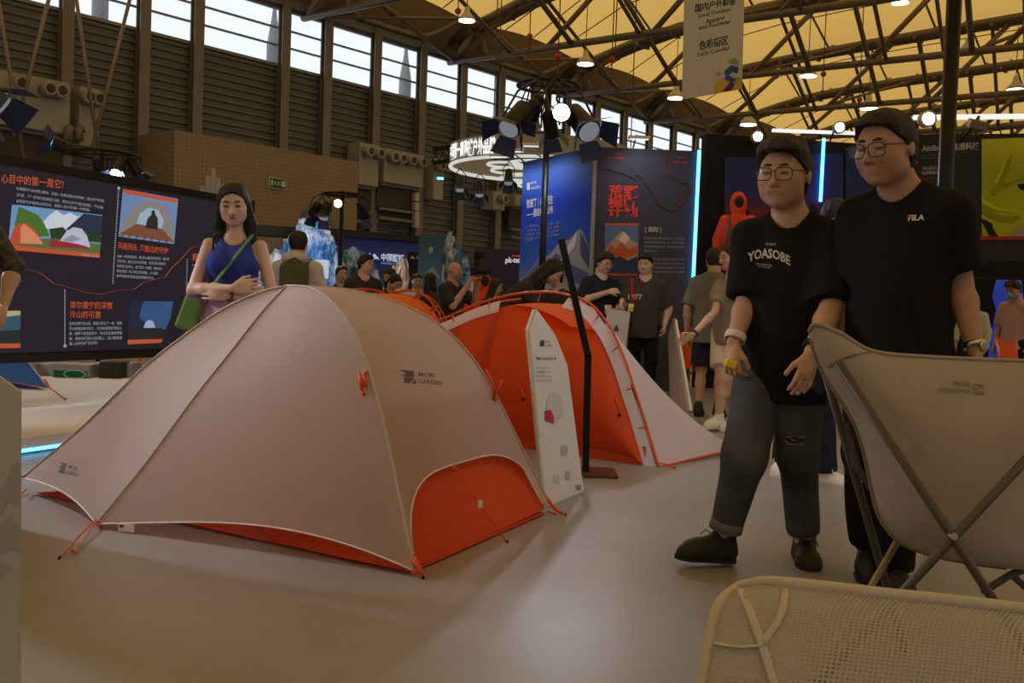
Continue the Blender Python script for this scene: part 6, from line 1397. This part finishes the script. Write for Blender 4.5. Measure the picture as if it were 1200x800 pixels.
# ---- man in the lettered black T-shirt
h = 1.77; loc = V((at(920, 400, 4.15).x, 4.15, 0)); fc = -.50; J, Dv = px_frame(loc, fc, h)
I1 = person('person', 'man in lettered black T-shirt and ripped jeans, walking, wearing glasses', 0, loc, h, fc, .006, 'skin_warm', 1.0, hs=1.16, smile=True,
    top=dict(mat='black_cotton', sleeve=.92, hem=-.20, cuff=.050, ease=1.04, fold=.006, seed=4), bottom=dict(mat='denim', len=.90, fold=.009, wide=1.08, hem=.033, seed=6), hair=('short', 'hair_brown'), head=(-.10, .08, .03),
    pose=dict(hip=J(917, 436, 4.17), chest=J(928, 268, 4.15), kneeL=J(872, 535, 4.02), ankL=J(846, 636, 4.08), toeL=Dv((-1, -.30, .10)), soleL=Dv((.12, 0, 1)), kneeR=J(934, 530, 4.12), ankR=J(943, 640, 4.22), toeR=Dv((-.12, -1, 0)),
              elbL=J(876, 352, 4.18), wriL=J(860, 400, 4.10), handL=Dv((-.18, -.25, -1)), elbR=J(974, 360, 3.98), wriR=J(951, 412, 3.84), handR=Dv((-.25, -.2, -1)), palmR=Dv((-.5, 1, 0)), fwdR=Dv((-1, -.3, 0)), palmL=Dv((.8, .5, 0)), curl=.45, curlL=1.1, neck=(-.016, -.030, .022)))
glasses(I1, 'glasses_metal'); bv1 = I1['top'].bvh()
surf_text(I1, 'YOASOBE', 877, 307, 926, 311, 15, 'cloth_pale', .03, 7, bv=bv1); surf_text(I1, 'STUDIO', 897, 287, 909, 287.5, 3.6, 'cloth_pale', .01, bv=bv1); surf_text(I1, 'IDOL CONCERT 2024', 886, 310, 905, 312, 3, 'cloth_pale', 0, bv=bv1); surf_text(I1, 'TOUR', 888, 313, 903, 314.5, 2.6, 'cloth_pale', 0, bv=bv1)
wristband(I1, 'R', 'black_matte', 1.45, .013); wristband(I1, 'L', 'cloth_white', 1.5, .016, 'paper_wristband')
bb = I1['bottom'].bvh()
q = MB()
for pts in ([(921, 514), (928, 512), (938, 513), (943, 515), (940, 518), (930, 519), (922, 517)],):
    P_ = [hit(bb, x, y, .003) for x, y in pts]; P_ = [p for p in P_ if p]; q.add(P_, [tuple(range(len(P_)))])
tr_ = obj('ripped_hole', q, 'black_matte', I1['root'])
q = MB()
for x0, y0, x1, y1 in ((920, 517, 944, 519), (922, 520, 942, 521), (921, 512, 944, 512.5), (926, 515, 933, 516)):
    a, b = hit(bb, x0, y0, .006), hit(bb, x1, y1, .006)
    if a and b: q.tube([a, b], .0022, 5)
obj('torn_thread', q, 'thread', tr_)
for sd in 'LR':
    P = I1['P']; kx, ax_ = I1['S'](P['knee'+sd]), I1['S'](P['ank'+sd]); d = (ax_-kx)/np.linalg.norm(ax_-kx); c = kx+(ax_-kx)*.79; q = MB(); X, Y, Z = frame(I1['T'].to_3x3() @ V(d)); rr = .0385*h
    q.lathe(I1['toW'](c), [(rr*.93, -.022), (rr, -.02), (rr*1.01, .02), (rr*.95, .022), (rr*.8, .018)], 22, (X, Y, Z), cap=False); obj('turn_up', q, 'jean_cuff', I1['root'], True)
p = I1['toW'](I1['S'](I1['P']['wriL']))+V((-.02, -.05, -.09)); q = MB(); q.box(p, (.05, .03, .035), frame(V((.3, 0, 1)))); obj('snack_pack', q, 'yellow_tag', label='small yellow packet in the hand of the man in lettered T-shirt', cat='packet', bevel=.008)
# ---- man in the plain black T-shirt with small logo
h = 1.83; loc = V((at(1050, 400, 3.85).x, 3.85, 0)); fc = -.78; J, Dv = px_frame(loc, fc, h)
I2 = person('person', 'taller man in black T-shirt with small chest logo, wearing a watch', 0, loc, h, fc, .006, 'skin_tan', 1.05, hs=1.13,
    top=dict(mat='black_cotton', sleeve=.80, hem=-.16, cuff=.052, ease=1.03, fold=.006, seed=14), bottom=dict(mat='black_cotton', len=.98, fold=.009, wide=1.1, hem=.042, seed=7), hair=('crew', 'hair_black'), head=(-.16, .18, .0),
    pose=dict(hip=J(1052, 420, 3.87), chest=J(1058, 238, 3.87), kneeL=J(1015, 530, 3.80), ankL=J(1022, 634, 4.0), toeL=Dv((-.35, -1, -.5)), soleL=Dv((0, -.45, 1)), kneeR=J(1052, 545, 3.75), ankR=J(1046, 668, 3.86), toeR=Dv((-.10, -1, 0)),
              elbL=J(1000, 340, 4.0), wriL=J(990, 392, 3.98), handL=Dv((0, -.2, -1)), elbR=J(1124, 330, 3.80), wriR=J(1144, 410, 3.70), handR=Dv((-.1, -.25, -1)), palmR=Dv((-1, .2, 0)), fwdR=Dv((-.4, -1, 0)), curl=.6, neck=(-.012, -.042, .014)))
glasses(I2, 'glasses_metal'); bv2 = I2['top'].bvh()
surf_text(I2, 'FILA', 1063.5, 258.5, 1083, 257.5, 9, 'white_print', .035, shear=.12, bv=bv2)
q = MB(); P_ = [hit(bv2, x, y, .0055) for x, y in ((1063, 254.8), (1069.5, 254.5), (1069.5, 252.6), (1063.5, 252.9))]; q.add([p for p in P_ if p], [tuple(range(len([p for p in P_ if p])))]); obj('print_red_bar', q, 'red_print', I2['root'])
_, wc, wa, wr_ = wristband(I2, 'R', 'chrome', 1.45, .010, 'watch_strap'); q = MB(); dv = (CAM-wc).normalized(); c = wc+V((.012, -wr_*.95, 0)); q.lathe(c, [(.019, 0), (.021, .004), (.019, .010)], 18, frame(V((.35, -1, .1)))); wo = obj('watch', q, 'chrome', I2['root'], True); q = MB(); q.lathe(c, [(.015, .010), (.015, .0115)], 16, frame(V((.35, -1, .1)))); obj('dial', q, 'watch_face', wo)
# ---- curly-haired man partly hidden behind them
h = 1.80; loc = V((at(965, 400, 6.45).x, 6.45, 0)); J, Dv = px_frame(loc, .75, h)
I3 = person('person', 'curly-haired man in dark clothes and white shoes behind the two men', 0, loc, h, .75, .010, 'skin_fair', 1.0, top=dict(mat='cloth_charcoal', sleeve=.9), bottom=dict(mat='cloth_navy', len=.97, wide=1.05), hair=('curly', 'hair_black'), shoes='shoe_white', sole='sole_white', head=(.35, .3, 0),
    pose=dict(ankL=J(917, 542, 6.6), kneeL=J(925, 470, 6.4), toeL=Dv((-.5, -1, 0)), ankR=J(968, 556, 6.35), kneeR=J(962, 475, 6.3), toeR=Dv((.8, -1, 0))))
# ---- woman in blue top, arms folded
h = 1.71; loc = V((at(272, 400, 6.0).x, 6.0, 0)); IW = person('person', 'woman in blue cropped top with folded arms and long black hair', 0, loc, h, .12, .007, 'skin_fair', .98, True, hs=1.06,
    top=dict(mat='cloth_blue', sleeve=0, hem=.34, crop=True, name='top', fold=.002), bottom=dict(mat='cloth_lilac', len=.97, rise=.40, wide=1.2, name='trousers'), hair=('long', 'hair_black'), head=(.05, .28, -.05), hands=True,
    pose=dict(elbL=(-.130, -.045, .632), wriL=(.015, -.125, .640), handL=(1, .1, .15), palmL=(0, 1, 0), fwdL=(0, 0, 1), elbR=(.140, -.035, .622), wriR=(-.005, -.105, .615), handR=(-1, .15, .1), palmR=(0, 1, 0), fwdR=(0, 0, 1), curl=.4))
bw_ = IW['top'].bvh(); S_ = IW['S']
stroke(IW, 'shoulder_strap', [S_((.062, -.02, .83)), S_((.05, -.068, .80)), S_((.01, -.084, .74)), S_((-.04, -.085, .67)), S_((-.09, -.06, .60))], .014, 'bag_green', .3)
stroke(IW, 'bra_strap', [S_((-.062, -.0, .836)), S_((-.064, -.05, .80)), S_((-.062, -.066, .76))], .006, 'black_cotton', .4)
wb, wc, wa, wr_ = wristband(IW, 'R', 'strap', 1.3, .010, 'watch_strap')
tk = thing('shoulder_bag', 'green and purple shoulder bag at the hip of the woman in blue', 'bag', IW['toW'](S_((-.15, -.02, .50)))); q = MB(); c = IW['toW'](S_((-.14, -.035, .545))); q.box(c, (.12, .06, .20), frame(V((.35, 0, 1)))); obj('body', q, 'bag_green', tk, bevel=.02); q = MB(); q.box(c+V((.045, .02, .13)), (.13, .06, .14), frame(V((.3, 0, 1)))); obj('flap', q, 'bag_purple', tk, bevel=.015)
# ---- person cut by the left edge
h = 1.72; loc = V((at(-72, 400, 4.4).x, 4.4, 0)); IE = person('person', 'dark-clad person with lace sleeve cut off by the left edge', 0, loc, h, .4, .010, 'skin_warm', 1.0, True, top=dict(mat='lace_black', sleeve=1.1, hem=-.1), bottom=dict(mat='black_cotton', len=.97), hair=('long', 'hair_black'), head=(.3, .2, 0),
    pose=dict(elbR=(.168, .01, .66), wriR=(.150, -.03, .56), handR=(-.1, -.5, -1)))
# ---- the crowd
def crowd(label, x, Y, h, face, res=.013, **k):
    kw = dict(eyes=True, hands=True); kw.update(k); return person('person', label, 0, V((at(x, 365, Y).x, Y, 0)), h, face, res, group='visitors at the fair', **kw)
T = lambda m, s=.85, **k: dict(mat=m, sleeve=s, **k); Bm = lambda m, l=.97, **k: dict(mat=m, len=l, **k)
Ib = crowd('man seen from behind in pale hooded jacket with olive rucksack', 347, 9.45, 1.70, math.pi, .012, top=T('cloth_greywhite', 1.9, hood=True), bottom=Bm('cloth_charcoal'), hair=('crew', 'hair_black'))
rk = thing('rucksack', 'olive green rucksack worn by the man in the pale jacket', 'rucksack', Ib['toW'](Ib['S']((0, .10, .60)))); q = MB(); c = Ib['toW'](Ib['S']((-.005, .098, .705))); q.box(c, (.27, .13, .40)); obj('body', q, 'olive_pack', rk, bevel=.05); q = MB(); q.box(c+V((0, -.075, -.06)), (.20, .05, .20)); obj('pocket', q, 'olive_pack', rk, bevel=.025); q = MB(); q.tube([c+V((-.07, -.02, .2)), c+V((0, -.02, .24)), c+V((.07, -.02, .2))], .01, 6); obj('handle', q, 'olive_pack', rk)
for s_ in (-1, 1): q = MB(); q.tube([c+V((.09*s_, .04, .17)), Ib['toW'](Ib['S']((-.07*s_, .02, .845))), Ib['toW'](Ib['S']((-.075*s_, -.06, .80)))], .022, 6, flat=.4); obj('strap', q, 'olive_pack', rk, True)
crowd('woman with tied hair resting her chin on her hand, in dark top', 398, 13, 1.53, .35, top=T('cloth_charcoal', .7), bottom=Bm('cloth_charcoal'), female=True, hair=('tail', 'hair_black'), skin='skin_fair', head=(.2, .15, 0), eyes=True, pose=dict(elbR=(.13, -.10, .68), wriR=(.05, -.15, .80), handR=(-.3, 0, 1)))
crowd('young man in black jacket with a lanyard, looking to the right', 425, 12.0, 1.62, .5, top=T('cloth_charcoal', 1.0, hood=True), bottom=Bm('cloth_charcoal'), hair=('short', 'hair_black'), skin='skin_fair', head=(.75, .05, 0), eyes=True)
crowd('woman with long dark hair looking down behind the orange tent', 458, 13.2, 1.54, -.3, top=T('cloth_pale', .8), bottom=Bm('cloth_charcoal'), female=True, hair=('long', 'hair_black'), skin='skin_fair', head=(-.2, .5, 0))
crowd('girl in black stooping in front of the long-haired woman', 456, 12.3, 1.45, .5, top=T('cloth_charcoal', .9), bottom=Bm('cloth_charcoal'), female=True, hair=('tail', 'hair_black'), skin='skin_fair', head=(.5, .7, 0))
crowd('balding person with a brown tuft next to the long black hair', 487, 14.2, 1.50, -.6, top=T('cloth_taupe', .9), bottom=Bm('cloth_charcoal'), hair=('crew', 'hair_brown'), head=(.9, .2, 0))
crowd('woman seen from behind with straight long black hair near the photographer', 503, 13.4, 1.49, 2.6, top=T('cloth_brown', .9), bottom=Bm('cloth_charcoal'), female=True, hair=('long', 'hair_black'))
Ip = crowd('bald photographer in black shirt raising a camera to his eye', 530, 12.0, 1.58, .95, .011, top=T('cloth_charcoal', .9), bottom=Bm('cloth_charcoal'), hair=('bald', 'hair_grey'), skin='skin_warm', head=(.25, .05, 0), pose=dict(elbL=(-.12, -.10, .66), wriL=(-.03, -.19, .86), handL=(.2, -.5, .8), elbR=(.13, -.11, .70), wriR=(.05, -.2, .86), handR=(-.3, -.5, .8), curl=1.0))
cp = Ip['toW'](Ip['S']((.0, -.22, .93))); cm = thing('photo_camera', 'black photo camera with flash held by the bald photographer', 'camera', cp); X, Y_, Z = frame(Ip['T'].to_3x3() @ V((0, -1, 0)), V((0, 0, 1))); q = MB(); q.box(cp, (.10, .15, .08), (X, Y_, Z)); obj('body', q, 'black_matte', cm, bevel=.01); q = MB(); q.lathe(cp+Z*.04, [(.04, 0), (.042, .08), (.036, .16)], 14, (X, Y_, Z)); obj('lens_barrel', q, 'black_matte', cm); q = MB(); q.box(cp+UP*.12, (.12, .06, .05), (X, Y_, Z)); q.box(cp+UP*.2+Z*.04, (.07, .08, .12), (X, Y_, Z)); obj('flash', q, 'black_matte', cm, bevel=.008)
crowd('woman with brown bob hair beside the red hooded figure', 577, 12.5, 1.42, .9, top=T('cloth_charcoal', 1.2), bottom=Bm('cloth_charcoal'), female=True, hair=('fall', 'hair_brown'), head=(.5, .3, 0))
def mannequin(label, x, ytop, Y, h, m, face=0.0, pack=False, stand=True, zb=None):
    """hooded shell jacket on a display bust"""
    top = at(x, ytop, Y); z0 = top.z-h; t = thing('mannequin', label, 'mannequin', V((top.x, Y, 0 if stand else z0)))
    s = SDF((-.42, -.35, -.05), (.42, .35, h+.05), .012); wr = wrinkle(8, .005, 18); s.loft((0, 0, 0), (0, 0, h*.62), (1, 0, 0), [(0, .20, .14, 0), (.5, .19, .13, 0), (.85, .20, .12, 0), (1, .10, .09, 0)], .02, noise=wr)
    for q_ in (-1, 1): s.cone((q_*.17, 0, h*.58), (q_*.26, .02, h*.30), .075, .065, .04, noise=wr); s.cone((q_*.26, .02, h*.30), (q_*.29, -.03, -.02), .063, .05, .03, noise=wr)
    s.cone((0, 0, h*.6), (0, .0, h*.75), .085, .10, .05, noise=wr); s.ell((0, .01, h*.84), (.115, .13, .16*h/1.0), k=.05, noise=wr); s.ell((0, -.13, h*.835), (.075, .08, .095), k=.02, op='s')
    Tm = Matrix.Translation(V((top.x, Y, z0))) @ Matrix.Rotation(face, 4, 'Z'); sobj('jacket', sdf_mb(s, 1, Tm), m, t); q = MB(); q.ball(Tm @ V((0, -.03, h*.835)), (.08, .09, .10), 12); obj('head', q, 'black_matte', t, True)
    q = MB(); q.tube([Tm @ V((0, -.142, z)) for z in np.linspace(.02, h*.55, 6)], .007, 5); obj('zipper', q, 'black_matte', t)
    if pack:
        for q_ in (-1, 1): q = MB(); q.tube([Tm @ V((q_*.12, .10, h*.60)), Tm @ V((q_*.12, -.02, h*.655)), Tm @ V((q_*.125, -.135, h*.50)), Tm @ V((q_*.16, -.13, h*.25)), Tm @ V((q_*.2, .02, h*.12))], .022, 6, flat=.5); obj('pack_strap', q, 'strap', t, True)
        q = MB(); q.box(Tm @ V((0, .20, h*.42)), (.30, .18, .50)); obj('rucksack', q, 'strap', t, bevel=.05); q = MB(); q.box(Tm @ V((0, -.135, .03)), (.38, .03, .05)); obj('hip_belt', q, 'strap', t, bevel=.01)
    q = MB(); q.tube([V((top.x, Y, z0+.05)), V((top.x, Y, 0))], .03, 10); q.lathe(V((top.x, Y, 0)), [(.22, 0), (.22, .02), (.03, .03)], 18); obj('stand', q, 'black_metal', t)
mannequin('red hooded jacket on a mannequin with rucksack straps by the black wall', 866, 224, 13.7, .95, 'red_shell', -.1, True); mannequin('small red hooded jacket figure beside the photographer', 566, 318, 13.6, .8, 'red_shell', .5)
crowd('woman in black bending over the orange tent, long hair hanging down', 603, 9.1, 1.66, 1.35, .011, top=T('cloth_charcoal', 1.9, fold=.006), bottom=Bm('cloth_charcoal'), female=True, hair=('long', 'hair_black'), head=(0, .75, 0), pose=dict(hip=(0, .12, .54), chest=(0, -.10, .76), elbL=(-.12, -.16, .62), wriL=(-.08, -.26, .54), elbR=(.12, -.16, .62), wriR=(.08, -.26, .54), neck=(0, -.02, .04)))
crowd('short man in black seen between the black pole and the bent post', 652, 13.0, 1.56, -.6, top=T('cloth_charcoal', .9), bottom=Bm('cloth_charcoal'), hair=('crew', 'hair_black'), head=(-.6, .1, 0))
Ig = crowd('man in glasses and dark printed T-shirt lifting a hand to his chest', 703, 12.0, 1.75, .35, .010, top=T('cloth_navy', .85), bottom=Bm('cloth_charcoal'), hair=('short', 'hair_black'), skin='skin_fair', eyes=True, head=(.3, .25, 0), pose=dict(elbL=(-.17, -.03, .66), wriL=(-.02, -.15, .73), handL=(1, -.3, .3), elbR=(.14, -.02, .64), wriR=(.05, -.16, .60), handR=(-.8, -.4, -.2), curl=.8)); glasses(Ig); badge(Ig, 712, 362, 9, 10)
Jn, Dn = px_frame(V((at(755, 365, 11.8).x, 11.8, 0)), -.15, 1.74)
In = crowd('man in brown T-shirt printed 1977 with red lanyard', 755, 11.8, 1.74, -.15, .010, top=T('cloth_brown', .9, hem=-.28, ease=1.05), bottom=Bm('black_cotton'), hair=('short', 'hair_black'), skin='skin_fair', eyes=True, head=(-.3, .12, 0), pose=dict(elbL=(-.145, -.02, .64), wriL=Jn(729, 352, 11.45), handL=Dn((-.25, -.2, -1)), elbR=(.165, .03, .64), wriR=(.14, -.02, .53), curl=.9)); bvn = In['top'].bvh()
surf_text(In, '1977', 734.5, 350, 752.5, 350.5, 8, 'cloth_pale', .02, bv=bvn); surf_tube(In, [(740, 326), (741, 338), (741, 354)], .012, 'lanyard_red', 'lanyard', bvn); surf_tube(In, [(753, 325), (748, 338), (742, 354)], .012, 'lanyard_red', 'lanyard', bvn); badge(In, 740, 360, 8, 9, bv=bvn)
# paper bag held by the two
p = at(723, 384, 11.38); pbg = thing('paper_bag', 'white paper carrier bag with dark emblem between the two chatting men', 'bag', V((p.x, p.y, p.z-.25))); X, Y_, Z = frame(V((.08, 0, 1)), V((1, -.25, 0))); q = MB(); q.box(p, (.26, .09, .40), (X, Y_, Z)); obj('body', q, ink(190, 188, 190), pbg); q = MB(); c = p-Y_*.05 if Y_.y > 0 else p+Y_*.05
q.add([c+X*a+Z*b for a, b in ((-.03, -.02), (.0, .04), (.03, -.02), (.02, -.04), (-.02, -.04))], [(0, 1, 2, 3, 4)]); obj('emblem', q, 'logo_dark', pbg); q = MB(); q.tube([p+Z*.2-X*.05, p+Z*.26+X*.01, p+Z*.2+X*.06], .006, 6); obj('handle', q, ink(190, 188, 190), pbg)
Ik = crowd('man in black polo with yellow badge and striped track trousers', 783, 14.6, 1.57, .3, .011, top=T('cloth_charcoal', .8), bottom=Bm('black_cotton'), hair=('crew', 'hair_black'), head=(.3, .05, 0), pose=dict(elbL=(-.15, -.02, .64), wriL=(-.05, -.12, .58), handL=(.8, -.3, -.3), elbR=(.15, -.02, .64), wriR=(.05, -.12, .58), handR=(-.8, -.3, -.3))); bvk = Ik['top'].bvh(); surf_tube(Ik, [(783, 352), (786, 366)], .008, 'steel_grey', 'lanyard', bvk); badge(Ik, 786, 373, 6, 8, bv=bvk)
q = MB(); P_ = [hit(Ik['bottom'].bvh(), x, y, .004) for x, y in ((771, 395), (769, 415), (766, 440))]; P_ = [p for p in P_ if p]
if len(P_) > 1: q.tube(P_, .012, 5, flat=.3); obj('side_stripe', q, 'white_print', Ik['root'])
crowd('man seen from behind in grey-green T-shirt and dark shorts', 835, 10.2, 1.73, 2.75, .010, top=T('cloth_greengrey', .85, hem=-.25, ease=1.08), bottom=Bm('cloth_navy', .46, wide=1.15, name='shorts'), hair=('crew', 'hair_brown'), skin='skin_warm', head=(.35, 0, 0))
h = 1.68; loc = V((at(853, 400, 9.1).x, 9.1, 0)); J, Dv = px_frame(loc, -1.0, h)
Iy = person('person', 'woman with ponytail and red lanyard reaching her arm to the left', 0, loc, h, -1.0, .009, 'skin_fair', .98, True, top=dict(mat='cloth_taupe', sleeve=.75), bottom=dict(mat='cloth_white', len=.36, wide=1.2, rise=.35, name='shorts'), hair=('tail', 'hair_brown'), shoes='shoe_white', sole='sole_white', head=(-.15, .1, 0), group='visitors at the fair', pose=dict(elbL=J(838, 365, 8.9), wriL=J(812, 392, 8.7), handL=Dv((-1, -.1, -.5)), ankL=J(842, 492, 9.0), kneeL=J(846, 445, 9.0), toeL=Dv((-.8, -.6, 0))))
surf_tube(Iy, [(858, 325), (860, 340), (866, 352)], .010, 'lanyard_red', 'lanyard'); wristband(Iy, 'L', 'black_matte', 1.3, .008)
Im = crowd('man in pink T-shirt wearing a face mask at the right edge', 1190, 12.6, 1.62, -1.1, .011, top=T('cloth_pink', .85), bottom=Bm('cloth_charcoal'), hair=('short', 'hair_black'), head=(-.1, .35, 0)); Iq = crowd('person in white shirt and mask in the dim booth', 1141, 15.5, 1.50, -.6, .013, top=T('cloth_pale', 1.8), bottom=Bm('cloth_charcoal'), hair=('short', 'hair_black'), head=(.6, .2, 0))
for I_ in (Im, Iq): q = MB(); q.ball(I_['toW'](I_['HP'](0, -.30, -.24)), (.26*I_['hh'], .20*I_['hh'], .2*I_['hh']), 12, [I_['T'].to_3x3() @ V(a) for a in (I_['hx'], I_['hy'], I_['hz'])]); obj('face_mask', q, 'mask_blue', I_['root'], True)
crowd('person peering out low beside the rucksack man, mostly hidden', 316, 11.6, 1.40, .6, top=T('cloth_charcoal', .9), bottom=Bm('cloth_charcoal'), female=True, hair=('fall', 'hair_black'), head=(.5, .2, 0))
